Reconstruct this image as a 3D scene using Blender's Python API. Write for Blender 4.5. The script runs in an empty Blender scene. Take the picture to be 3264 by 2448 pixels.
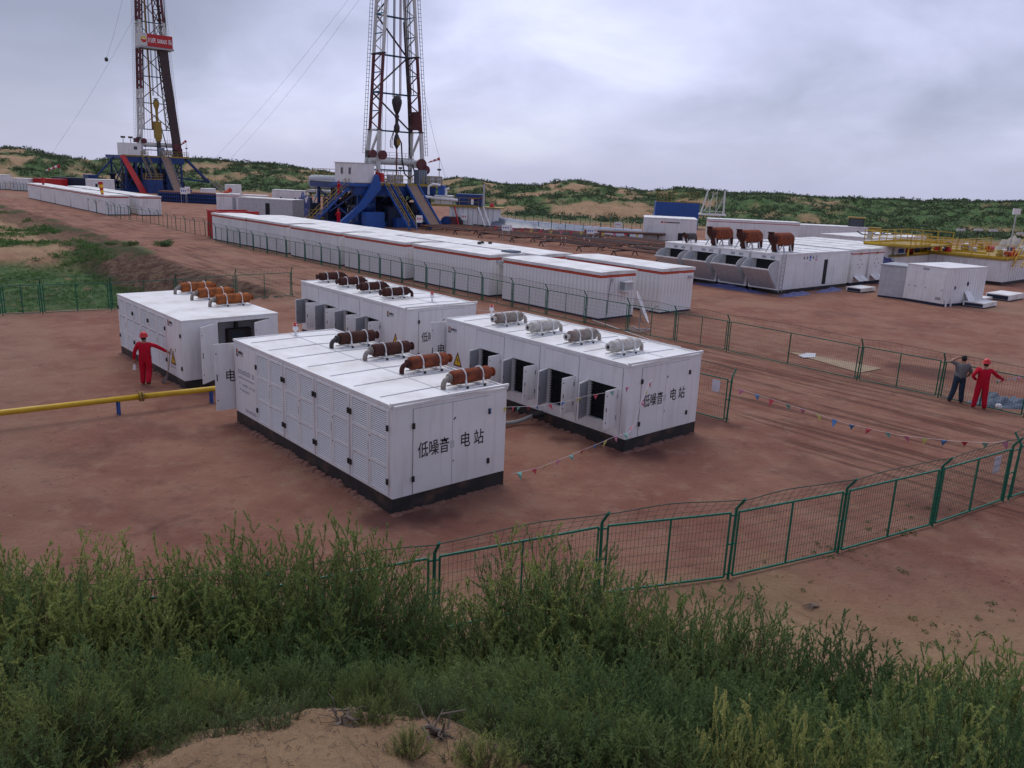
import bpy, math, random
import numpy as np
from mathutils import Vector, Matrix, noise
R = math.radians
sc = bpy.context.scene
C = sc.collection

# ------------------------------------------------------------------ camera
CAMH, PITCH, ROLL, FPX = 7.512, R(14.324), R(2.411), 2623.8
PW, PH = 3264, 2448
fw = Vector((0, math.cos(PITCH), -math.sin(PITCH)))
up0 = Vector((0, math.sin(PITCH), math.cos(PITCH)))
rt0 = Vector((1, 0, 0))
rt = rt0 * math.cos(ROLL) + up0 * math.sin(ROLL)
up = -rt0 * math.sin(ROLL) + up0 * math.cos(ROLL)
cd = bpy.data.cameras.new('camera'); cam = bpy.data.objects.new('camera', cd); C.objects.link(cam)
M = Matrix.Identity(4)
for i, v in enumerate((rt, up, -fw)):
    for j in range(3): M[j][i] = v[j]
M[2][3] = CAMH
cam.matrix_world = M
cd.sensor_width = 36; cd.lens = 36 * FPX / PW; cd.clip_start = .1; cd.clip_end = 4000
sc.camera = cam

def ray(px, py):
    return fw + rt * ((px - PW / 2) / FPX) - up * ((py - PH / 2) / FPX)
def at(px, py, z=0.0):
    """the point of the level z that the photograph shows there"""
    d = ray(px, py); t = (z - CAMH) / d.z
    return Vector((d.x * t, d.y * t, z))
def zat(px, py, dist):
    d = ray(px, py); return CAMH + d.z / math.hypot(d.x, d.y) * dist

# ------------------------------------------------------------------ sky and light
W = bpy.data.worlds.new('World'); sc.world = W; W.use_nodes = True
nt = W.node_tree; N = nt.nodes; L = nt.links
for n in list(N): N.remove(n)
def wn(t, **k):
    n = N.new(t)
    for a, b in k.items(): setattr(n, a, b)
    return n
tc = wn('ShaderNodeTexCoord'); sep = wn('ShaderNodeSeparateXYZ'); L.new(tc.outputs['Generated'], sep.inputs[0])
den = wn('ShaderNodeMath', operation='MAXIMUM'); L.new(sep.outputs[2], den.inputs[0]); den.inputs[1].default_value = 0.0
ad = wn('ShaderNodeMath', operation='ADD'); L.new(den.outputs[0], ad.inputs[0]); ad.inputs[1].default_value = .34
dx = wn('ShaderNodeMath', operation='DIVIDE'); L.new(sep.outputs[0], dx.inputs[0]); L.new(ad.outputs[0], dx.inputs[1])
dy = wn('ShaderNodeMath', operation='DIVIDE'); L.new(sep.outputs[1], dy.inputs[0]); L.new(ad.outputs[0], dy.inputs[1])
cb = wn('ShaderNodeCombineXYZ'); L.new(dx.outputs[0], cb.inputs[0]); L.new(dy.outputs[0], cb.inputs[1]); cb.inputs[2].default_value = 1.3
n1 = wn('ShaderNodeTexNoise'); n1.inputs['Scale'].default_value = .62; n1.inputs['Detail'].default_value = 5; n1.inputs['Roughness'].default_value = .5; n1.inputs['Distortion'].default_value = .3
L.new(cb.outputs[0], n1.inputs['Vector'])
n2 = wn('ShaderNodeTexNoise'); n2.inputs['Scale'].default_value = 2.4; n2.inputs['Detail'].default_value = 5; n2.inputs['Roughness'].default_value = .55; n2.inputs['Distortion'].default_value = .4
L.new(cb.outputs[0], n2.inputs['Vector'])
mixn = wn('ShaderNodeMath', operation='MULTIPLY_ADD'); L.new(n2.outputs[0], mixn.inputs[0]); mixn.inputs[1].default_value = .38
L.new(n1.outputs[0], mixn.inputs[2])
acc = mixn.outputs[0]
for (px_, py_, wid, amt) in ((1950, 230, 12, .025), (300, 60, 11, -.13), (2800, 130, 15, -.09), (350, 330, 9, .05), (1250, 60, 10, -.05)):     # the broad thick and thin places of the cloud deck
    dv = ray(px_, py_).normalized(); dt = wn('ShaderNodeVectorMath', operation='DOT_PRODUCT'); L.new(tc.outputs['Generated'], dt.inputs[0]); dt.inputs[1].default_value = dv
    mr_ = wn('ShaderNodeMapRange', interpolation_type='SMOOTHSTEP'); L.new(dt.outputs['Value'], mr_.inputs[0]); mr_.inputs[1].default_value = math.cos(R(wid)); mr_.inputs[2].default_value = 1.0; mr_.inputs[4].default_value = amt
    a2 = wn('ShaderNodeMath', operation='ADD'); L.new(acc, a2.inputs[0]); L.new(mr_.outputs[0], a2.inputs[1]); acc = a2.outputs[0]
cr = wn('ShaderNodeValToRGB'); L.new(acc, cr.inputs[0])
e = cr.color_ramp.elements
e[0].position = .50; e[0].color = (.225, .24, .335, 1)
e[1].position = .97; e[1].color = (.64, .67, .82, 1)
for p_, c_ in ((.64, (.285, .305, .425)), (.73, (.37, .39, .54)), (.84, (.485, .50, .69))):
    q = cr.color_ramp.elements.new(p_); q.color = (*c_, 1)
# calmer, even cloud towards the horizon
hz = wn('ShaderNodeMapRange'); L.new(sep.outputs[2], hz.inputs[0]); hz.inputs[1].default_value = -.03; hz.inputs[2].default_value = .10
hmix = wn('ShaderNodeMixRGB'); L.new(hz.outputs[0], hmix.inputs[0]); hmix.inputs[1].default_value = (.355, .37, .515, 1); L.new(cr.outputs[0], hmix.inputs[2])
bc = wn('ShaderNodeBackground'); L.new(hmix.outputs[0], bc.inputs[0]); bc.inputs[1].default_value = 1.07
sky = wn('ShaderNodeTexSky', sky_type='NISHITA', sun_disc=False)
SUN_EL, SUN_AZ = R(58), R(-25)
sky.sun_elevation = SUN_EL; sky.sun_rotation = SUN_AZ
bs = wn('ShaderNodeBackground'); L.new(sky.outputs[0], bs.inputs[0]); bs.inputs[1].default_value = .1
ms = wn('ShaderNodeMixShader'); ms.inputs[0].default_value = .9; L.new(bs.outputs[0], ms.inputs[1]); L.new(bc.outputs[0], ms.inputs[2])
wo = wn('ShaderNodeOutputWorld'); L.new(ms.outputs[0], wo.inputs[0])
sd = bpy.data.lights.new('sun', 'SUN'); sd.energy = 1.25; sd.angle = R(45); sd.color = (1, .965, .91)
sun = bpy.data.objects.new('sun', sd); C.objects.link(sun)
sdir = Vector((math.sin(SUN_AZ) * math.cos(SUN_EL), math.cos(SUN_AZ) * math.cos(SUN_EL), math.sin(SUN_EL)))
sun.rotation_euler = sdir.to_track_quat('Z', 'Y').to_euler(); sun.location = (0, 0, 60)
sc.view_settings.view_transform = 'Standard'; sc.view_settings.look = 'None'
sc.view_settings.exposure = 0.40; sc.view_settings.gamma = 1; sc.view_settings.use_curve_mapping = False
sc.render.engine = 'CYCLES'
sc.cycles.max_bounces = 6; sc.cycles.diffuse_bounces = 3; sc.cycles.transparent_max_bounces = 6

# ------------------------------------------------------------------ materials
def mat(name, col, rough=.6, metal=0.0, col2=None, scale=3.0, amt=.5, bump=0.0, bscale=40.0, stain=None, stain_amt=.35, stain_scale=1.2, streak=False, spec=.4):
    m = bpy.data.materials.new(name); m.use_nodes = True
    t = m.node_tree; n = t.nodes; l = t.links
    b = n['Principled BSDF']; b.inputs['Roughness'].default_value = rough; b.inputs['Metallic'].default_value = metal
    b.inputs['Specular IOR Level'].default_value = spec
    tcn = n.new('ShaderNodeTexCoord'); src = tcn.outputs['Object']
    if col2 is None: col2 = tuple(c * .8 for c in col)
    nz = n.new('ShaderNodeTexNoise'); nz.inputs['Scale'].default_value = scale; nz.inputs['Detail'].default_value = 6; nz.inputs['Roughness'].default_value = .6
    l.new(src, nz.inputs['Vector'])
    rp = n.new('ShaderNodeMapRange'); rp.inputs[1].default_value = .5 - .25 * (1 - amt) - .02; rp.inputs[2].default_value = .72
    l.new(nz.outputs[0], rp.inputs[0])
    mx = n.new('ShaderNodeMixRGB'); l.new(rp.outputs[0], mx.inputs[0]); mx.inputs[1].default_value = (*col, 1); mx.inputs[2].default_value = (*col2, 1)
    out = mx.outputs[0]
    if stain:
        mp = n.new('ShaderNodeMapping'); l.new(src, mp.inputs[0])
        mp.inputs['Scale'].default_value = (4, 4, .35) if streak else (1, 1, 1)
        ns = n.new('ShaderNodeTexNoise'); ns.inputs['Scale'].default_value = stain_scale; ns.inputs['Detail'].default_value = 8; ns.inputs['Roughness'].default_value = .65
        l.new(mp.outputs[0], ns.inputs['Vector'])
        r2 = n.new('ShaderNodeMapRange'); r2.inputs[1].default_value = .52; r2.inputs[2].default_value = .78; r2.inputs[4].default_value = stain_amt
        l.new(ns.outputs[0], r2.inputs[0])
        m2 = n.new('ShaderNodeMixRGB'); l.new(r2.outputs[0], m2.inputs[0]); l.new(out, m2.inputs[1]); m2.inputs[2].default_value = (*stain, 1)
        out = m2.outputs[0]
    l.new(out, b.inputs['Base Color'])
    if bump:
        nb = n.new('ShaderNodeTexNoise'); nb.inputs['Scale'].default_value = bscale; nb.inputs['Detail'].default_value = 4; l.new(src, nb.inputs['Vector'])
        bp = n.new('ShaderNodeBump'); bp.inputs['Strength'].default_value = bump; bp.inputs['Distance'].default_value = .02
        l.new(nb.outputs[0], bp.inputs['Height']); l.new(bp.outputs[0], b.inputs['Normal'])
    return m
MT = {}
def mk(k, *a, **kw): MT[k] = mat(k, *a, **kw)
mk('white_paint', (.79, .79, .79), .45, col2=(.69, .69, .69), scale=.9, stain=(.36, .27, .20), stain_amt=.36, stain_scale=1.6, streak=True, bump=.10, bscale=2.2)
mk('white_roof', (.82, .82, .82), .4, col2=(.66, .65, .63), scale=1.2, stain=(.42, .32, .24), stain_amt=.55, stain_scale=1.1, bump=.10, bscale=2)
mk('camp_white', (.79, .79, .78), .5, col2=(.68, .68, .68), scale=.7, stain=(.34, .26, .20), stain_amt=.45, stain_scale=.8, streak=True)
mk('camp_roof', (.82, .82, .82), .5, col2=(.58, .57, .54), scale=.9, stain=(.40, .32, .24), stain_amt=.55, stain_scale=1.0)
mk('grey_paint', (.36, .38, .41), .5, col2=(.30, .31, .34), scale=3, stain=(.25, .2, .17), stain_amt=.25)
mk('light_grey', (.52, .53, .55), .5, stain=(.3, .25, .2), stain_amt=.3, streak=True)
mk('black_skid', (.018, .022, .024), .55, col2=(.040, .037, .036), stain=(.15, .08, .06), stain_amt=.85, stain_scale=1.6)
mk('dark_interior', (.02, .022, .025), .8)
mk('black_rubber', (.02, .02, .02), .6)
mk('seam', (.16, .16, .17), .8)
mk('rust_orange', (.36, .115, .035), .9, col2=(.20, .062, .028), scale=5, amt=.6, bump=.3, stain=(.09, .035, .025), stain_amt=.6, stain_scale=2.4, spec=.15)
mk('rust_red', (.26, .07, .032), .9, col2=(.11, .035, .025), scale=4, amt=.6, bump=.3, stain=(.05, .022, .02), stain_amt=.7, stain_scale=2.0, spec=.15)
mk('rust_dark', (.075, .030, .024), .85, col2=(.04, .018, .018), scale=4, amt=.6, bump=.3, stain=(.14, .06, .035), stain_amt=.5, stain_scale=2.2, spec=.15)
mk('silver_worn', (.52, .50, .47), .6, metal=.15, col2=(.36, .32, .28), scale=6, amt=.7, bump=.3, stain=(.17, .065, .035), stain_amt=.95, stain_scale=2.2)
mk('silver_rusty', (.26, .235, .21), .65, metal=.1, col2=(.16, .095, .065), scale=5, amt=.9, bump=.3, stain=(.13, .04, .025), stain_amt=1.0, stain_scale=1.5)
mk('galvanised', (.5, .51, .52), .45, metal=.5, col2=(.38, .38, .4))
mk('green_paint', (.006, .14, .085), .45, col2=(.008, .10, .065), scale=8)
mk('green_wire', (.010, .060, .042), .6)
mk('yellow_paint', (.62, .40, .02), .45, col2=(.5, .30, .02), stain=(.2, .11, .05), stain_amt=.4)
mk('yellow_dirty', (.36, .245, .045), .65, col2=(.25, .17, .04), stain=(.12, .07, .03), stain_amt=.5)
mk('blue_paint', (.018, .095, .36), .45, col2=(.02, .07, .26), stain=(.05, .045, .05), stain_amt=.5)
mk('rig_blue', (.012, .055, .22), .5, col2=(.012, .03, .11), scale=1, stain=(.04, .035, .045), stain_amt=.6)
mk('navy', (.012, .022, .06), .6, col2=(.02, .025, .04))
mk('red_paint', (.48, .02, .022), .45, col2=(.40, .02, .02), stain=(.2, .05, .04), stain_amt=.3)
mk('stripe_red', (.50, .03, .028), .5)
mk('stripe_orange', (.60, .13, .03), .5)
mk('red_cloth', (.52, .012, .035), .8, col2=(.36, .01, .022), scale=5, bump=.2, bscale=14, spec=.1)
mk('grey_cloth', (.17, .17, .17), .9, col2=(.13, .13, .135), scale=5, bump=.2, bscale=14, spec=.1)
mk('jeans', (.035, .055, .085), .9, col2=(.025, .04, .06), scale=6, bump=.2, bscale=14, spec=.1)
mk('skin', (.42, .23, .15), .55)
mk('hair', (.012, .011, .011), .6)
mk('boot', (.06, .035, .025), .7)
mk('helmet_red', (.62, .03, .03), .3)
mk('mast_white', (.62, .62, .60), .5, col2=(.5, .5, .48), stain=(.2, .1, .08), stain_amt=.4)
mk('mast_red', (.13, .03, .035), .55, col2=(.09, .026, .03), stain=(.07, .04, .04), stain_amt=.4)
mk('mast_teal', (.02, .13, .20), .5)
mk('dark_steel', (.035, .033, .036), .6, col2=(.06, .045, .04))
mk('ramp_steel', (.27, .17, .12), .7, col2=(.2, .14, .12), scale=1, stain=(.12, .09, .09), stain_amt=.4)
mk('pipe_dark', (.085, .05, .042), .7, col2=(.05, .034, .032), scale=.5)
mk('pipe_stack', (.050, .034, .036), .7, col2=(.075, .05, .05), scale=1.5)
mk('pipe_rust', (.24, .09, .05), .8, col2=(.12, .05, .035), scale=.8)
mk('wood', (.34, .25, .16), .9, col2=(.24, .17, .11))
mk('dead_wood', (.16, .125, .10), .95, col2=(.09, .07, .055), scale=12, bump=.6)
mk('twig', (.13, .085, .05), .9, col2=(.08, .055, .035), scale=8)
mk('tarp', (.10, .12, .16), .32, col2=(.14, .16, .21), scale=.6, bump=.9, bscale=1.2)
mk('tarp_violet', (.06, .07, .19), .4, col2=(.10, .11, .26), scale=2, bump=.6, bscale=5)
mk('yellow_sign', (.80, .52, .02), .5)
mk('black_print', (.015, .015, .02), .6)
mk('faded_print', (.33, .34, .40), .6)
mk('red_print', (.55, .04, .03), .6)
mk('orange_print', (.70, .16, .03), .6)
mk('white_print', (.85, .85, .85), .5)
mk('blue_print', (.05, .15, .5), .5)
mk('paper', (.68, .67, .74), .6)
mk('flag_pink', (.62, .22, .34), .6); mk('flag_red', (.55, .07, .10), .6); mk('flag_blue', (.06, .20, .45), .6)
mk('flag_green', (.20, .45, .37), .6); mk('flag_yellow', (.60, .53, .16), .6); mk('flag_white', (.75, .7, .72), .6)
mk('glass', (.06, .075, .09), .15)
mk('concrete', (.36, .33, .29), .9, col2=(.3, .27, .24))
mk('clod', (.215, .105, .078), .95, col2=(.15, .075, .058), scale=6, bump=.8, bscale=20)
mk('hose', (.27, .27, .26), .8, bump=.5, bscale=60)
mk('net_blue', (.10, .13, .17), .8, col2=(.16, .20, .25), scale=6)

# ------------------------------------------------------------------ mesh helpers
class MB:
    def __init__(s): s.v = []; s.f = []; s.m = []; s.cur = 0
    def mi(s, i): s.cur = i; return s
    def add(s, v, f):
        o = len(s.v); s.v += [tuple(p) for p in v]; s.f += [tuple(i + o for i in q) for q in f]; s.m += [s.cur] * len(f); return s
    def box(s, x0, y0, z0, x1, y1, z1):
        v = [(x, y, z) for z in (z0, z1) for x, y in ((x0, y0), (x1, y0), (x1, y1), (x0, y1))]
        return s.add(v, [(3, 2, 1, 0), (4, 5, 6, 7), (0, 1, 5, 4), (1, 2, 6, 5), (2, 3, 7, 6), (3, 0, 4, 7)])
    def bar(s, p, q, w, h=None, upv=(0, 0, 1)):
        p = Vector(p); q = Vector(q); d = (q - p)
        if d.length < 1e-6: return s
        d.normalize(); u = Vector(upv)
        if abs(d.dot(u)) > .98: u = Vector((1, 0, 0))
        a = d.cross(u).normalized() * (w / 2); b = a.cross(d).normalized() * ((h or w) / 2)
        v = [p - a - b, p + a - b, p + a + b, p - a + b, q - a - b, q + a - b, q + a + b, q - a + b]
        return s.add(v, [(0, 1, 2, 3), (7, 6, 5, 4), (4, 5, 1, 0), (5, 6, 2, 1), (6, 7, 3, 2), (7, 4, 0, 3)])
    def tube(s, pts, r, n=8, caps=True):
        pts = [Vector(p) for p in pts]; k = len(pts)
        rs = r if isinstance(r, (list, tuple)) else [r] * k
        base = len(s.v); prev = None; vs = []
        for i, p in enumerate(pts):
            t = (pts[min(i + 1, k - 1)] - pts[max(i - 1, 0)])
            if t.length < 1e-9: t = Vector((0, 0, 1))
            t.normalize()
            if prev is None:
                a = t.cross(Vector((0, 0, 1)) if abs(t.z) < .9 else Vector((1, 0, 0))).normalized()
            else:
                a = prev - t * prev.dot(t)
                a = a.normalized() if a.length > 1e-6 else t.orthogonal().normalized()
            prev = a; b = t.cross(a)
            for j in range(n):
                g = 2 * math.pi * j / n; vs.append(p + a * (rs[i] * math.cos(g)) + b * (rs[i] * math.sin(g)))
        fs = []
        for i in range(k - 1):
            for j in range(n):
                fs.append((i * n + j, i * n + (j + 1) % n, (i + 1) * n + (j + 1) % n, (i + 1) * n + j))
        if caps: fs.append(tuple(range(n - 1, -1, -1))); fs.append(tuple((k - 1) * n + j for j in range(n)))
        return s.add(vs, fs)
    def lathe(s, prof, n=16, o=(0, 0, 0), axis='z'):
        """prof: (radius, height) pairs"""
        vs = []
        for r_, h in prof:
            for j in range(n):
                g = 2 * math.pi * j / n; a, b = r_ * math.cos(g), r_ * math.sin(g)
                p = (a, b, h) if axis == 'z' else ((h, a, b) if axis == 'x' else (b, h, a))
                vs.append((p[0] + o[0], p[1] + o[1], p[2] + o[2]))
        k = len(prof); fs = []
        for i in range(k - 1):
            for j in range(n): fs.append((i * n + j, i * n + (j + 1) % n, (i + 1) * n + (j + 1) % n, (i + 1) * n + j))
        if prof[0][0] > 1e-5: fs.append(tuple(range(n - 1, -1, -1)))
        if prof[-1][0] > 1e-5: fs.append(tuple((k - 1) * n + j for j in range(n)))
        return s.add(vs, fs)
    def prism(s, poly, ext):
        ext = Vector(ext); n = len(poly); v = [Vector(p) for p in poly]; v += [p + ext for p in v]
        return s.add(v, [tuple(range(n - 1, -1, -1)), tuple(range(n, 2 * n))] + [(i, (i + 1) % n, n + (i + 1) % n, n + i) for i in range(n)])
    def mesh(s, name, mats):
        me = bpy.data.meshes.new(name); me.from_pydata(s.v, [], s.f); 
        for m_ in (mats if isinstance(mats, (list, tuple)) else [mats]): me.materials.append(MT[m_] if isinstance(m_, str) else m_)
        if any(s.m): me.polygons.foreach_set('material_index', s.m)
        me.update(); return me
    def build(s, name, mats, parent=None, smooth=False, loc=None, rot=None, kind=None, label=None):
        me = s.mesh(name, mats)
        if smooth:
            me.polygons.foreach_set('use_smooth', [len(p.vertices) == 4 for p in me.polygons])
        return put(name, me, parent, loc, rot, kind, label)
def put(name, me, parent=None, loc=None, rot=None, kind=None, label=None):
    o = bpy.data.objects.new(name, me); C.objects.link(o)
    if parent: o.parent = parent
    if loc is not None: o.location = loc
    if rot is not None: o.rotation_euler = rot
    if kind: o['kind'] = kind
    if label: o['label'] = label
    return o
def tag(o, label, cat, group=None, kind=None):
    o['label'] = label; o['category'] = cat
    if group: o['group'] = group
    if kind: o['kind'] = kind
    return o
def thing(name, label, cat, loc=(0, 0, 0), rz=0, group=None):
    o = bpy.data.objects.new(name, None); C.objects.link(o); o.empty_display_size = .3
    o.location = loc; o.rotation_euler = (0, 0, rz)
    return tag(o, label, cat, group)
def copy_tree(o, label=None, loc=None, rz=None, scale=None):
    def rec(x, par):
        c = x.copy(); C.objects.link(c)
        if par: c.parent = par
        for ch in kids.get(x.name, ()): rec(ch, c)
        return c
    kids = {}
    def walk(x):
        kids[x.name] = list(x.children)
        for ch in kids[x.name]: walk(ch)
    walk(o)
    c = rec(o, None)
    if label: c['label'] = label
    if loc is not None: c.location = loc
    if rz is not None: c.rotation_euler = (0, 0, rz)
    if scale is not None: c.scale = scale
    return c
_tx = {}
def text_mesh(body, size, matname, depth=.0, align='LEFT', sx=1.0, bold=0.0):
    k = (body, size, matname, align, sx, bold)
    if k in _tx: return _tx[k]
    cu = bpy.data.curves.new('lettering', 'FONT'); cu.body = body; cu.size = size; cu.align_x = align; cu.extrude = .002; cu.offset = bold; cu.resolution_u = 3
    o = bpy.data.objects.new('lettering', cu); C.objects.link(o)
    dg = bpy.context.evaluated_depsgraph_get(); dg.update()
    me = bpy.data.meshes.new_from_object(o.evaluated_get(dg))
    C.objects.unlink(o); bpy.data.objects.remove(o)
    me.materials.clear(); me.materials.append(MT[matname])
    if sx != 1.0:
        for v in me.vertices: v.co.x *= sx
    _tx[k] = me; return me
def lettering(body, size, matname, parent, loc, rot, align='LEFT', sx=1.0, bold=0.0, name='lettering'):
    return put(name, text_mesh(body, size, matname, align=align, sx=sx, bold=bold), parent, loc, rot)

YAW = R(41.45)     # the whole site is laid out on one grid: local X runs to the right and away
AX = Vector((math.cos(YAW), math.sin(YAW), 0)); AY = Vector((-math.sin(YAW), math.cos(YAW), 0))
SIDE_ROT = (R(90), 0, R(-90))     # lettering on a wall that faces local -X
END_ROT = (R(90), 0, 0)           # lettering on a wall that faces local -Y
def smooth(a, b, x):
    t = min(1, max(0, (x - a) / (b - a))); return t * t * (3 - 2 * t)

# ------------------------------------------------------------------ terrain
def seg_dist(x, y, poly):
    best = 1e9; side = 1
    for (ax, ay), (bx, by) in zip(poly, poly[1:]):
        vx, vy = bx - ax, by - ay; t = ((x - ax) * vx + (y - ay) * vy) / (vx * vx + vy * vy); t = min(1, max(0, t))
        px_, py_ = ax + vx * t, ay + vy * t; d = math.hypot(x - px_, y - py_)
        if d < best: best = d; side = 1 if vx * (y - ay) - vy * (x - ax) > 0 else -1
    return best, side
EDGE = [(-12.2, 48.3), (-17.2, 53.6), (-24, 60.6), (-36.1, 76.8), (-55, 100), (-77.7, 125.5), (-112, 160), (-160, 205)]
FENL = [(-12.2, 48.3), (-15.4, 45.6), (-20.4, 41.6), (-24.6, 38.9), (-46, 25), (-80, 5)]
RIDGE = [(-900, 470), (0, 475), (90, 475), (190, 501), (295, 510), (590, 507), (690, 512), (830, 520), (915, 528), (1060, 555), (1250, 600), (1410, 576), (1462, 567), (1505, 573), (1620, 592), (1700, 594),
         (1770, 581), (1830, 577), (1920, 590), (2066, 612), (2110, 608), (2170, 601), (2260, 608), (2360, 620), (2480, 620), (2580, 630), (2800, 638), (3020, 642), (3264, 646), (4200, 655)]
RP = []
for x_, y_ in RIDGE:
    d = ray(x_, y_); RP.append((math.atan2(d.x, d.y), x_, y_))
def lerp_tab(tab, x):
    if x <= tab[0][0]: return tab[0][1]
    for (a, b), (c, d) in zip(tab, tab[1:]):
        if x <= c: return b + (d - b) * (x - a) / (c - a)
    return tab[-1][1]
R0T = [(-.62, 225), (-.42, 245), (-.25, 235), (-.12, 215), (0, 152), (.1, 150), (.2, 152), (.4, 150), (.6, 172)]
RRT = [(-.62, 330), (-.3, 330), (-.1, 320), (.02, 300), (.1, 300), (.2, 320), (.6, 330)]
ELT = []
for a_, x_, y_ in RP:
    r_ = lerp_tab(RRT, a_); ELT.append((a_, zat(x_, y_, r_)))
def fbm(x, y, s, o=4, z=0.0):
    return noise.fractal(Vector((x / s, y / s, z)), 1.0, 2.0, o)
def dune(x, y):
    """the camera stands on this sand dune"""
    if y > 16: return 0.0
    k = 1 - .36 * smooth(-.9, 2.8, x) - .24 * smooth(-1.3, -4.0, x)
    z = lerp_tab([(-60, 6.5), (-8, 6.0), (0, 5.8), (3.3, 4.64), (4.5, 4.10), (5.6, 3.25), (8, 1.35), (9.6, .4), (10.9, 0)], y)
    z *= k
    return z * (1 + .05 * fbm(x, y, 3.0)) + .10 * fbm(x + 9, y, 1.1) * smooth(0, 1, z) + .05 * fbm(x, y + 5, .35) * smooth(0, .3, z) + .02 * fbm(x, y + 5, .12) * smooth(0, .3, z)
def basin(x, y):
    """low sandy grassland left of the road: how deep it is here"""
    if x > -11 or y < 5: return 0.0
    de, se = seg_dist(x, y, EDGE); df, sf = seg_dist(x, y, FENL)
    if se < 0 or sf > 0: return 0.0
    d = smooth(0, 6.0, de) * smooth(0, 5.0, df)
    return d
def ground_z(x, y):
    r = math.hypot(x, y); a = math.atan2(x, y)
    z = dune(x, y)
    if r > 30:
        b = basin(x, y)
        if b > 0:
            back = smooth(64, 71, y) * smooth(-22, -30, x)
            z -= 1.6 * b * (1 - .75 * back) - b * (.16 * fbm(x, y, 4) + .10 * fbm(x, y, 1.0) * (1 - back))
            de, se = seg_dist(x, y, EDGE)
            if de < 9: z += smooth(0, 1.5, de) * smooth(9, 4, de) * (.34 * fbm(x * 1.5, y * 1.5, 1.8) + .16 * fbm(x, y, .5))
    if r > 120:
        aa = max(-2.2, min(2.2, a)); r0 = lerp_tab(R0T, aa); rr = lerp_tab(RRT, aa); h = lerp_tab(ELT, aa)
        t = (r - r0) / (rr - r0)
        if t > 0:
            if t < 1:
                e_ = t ** .85; z += h * (.35 * smooth(0, .45, t) + .65 * smooth(.2, 1.0, t)) + 2.3 * fbm(x, y, 26) * smooth(0, .2, t) * smooth(1.05, .8, t) + .9 * fbm(x, y, 8) * smooth(0, .2, t) + .5 * fbm(x, y, 3.5) * smooth(0, .2, t)
            else:
                z += h - 6 * smooth(0, .5, t - 1)
            z = min(z, CAMH + (h - CAMH) / rr * r + .12 * fbm(x, y, 5))
    return z

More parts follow.
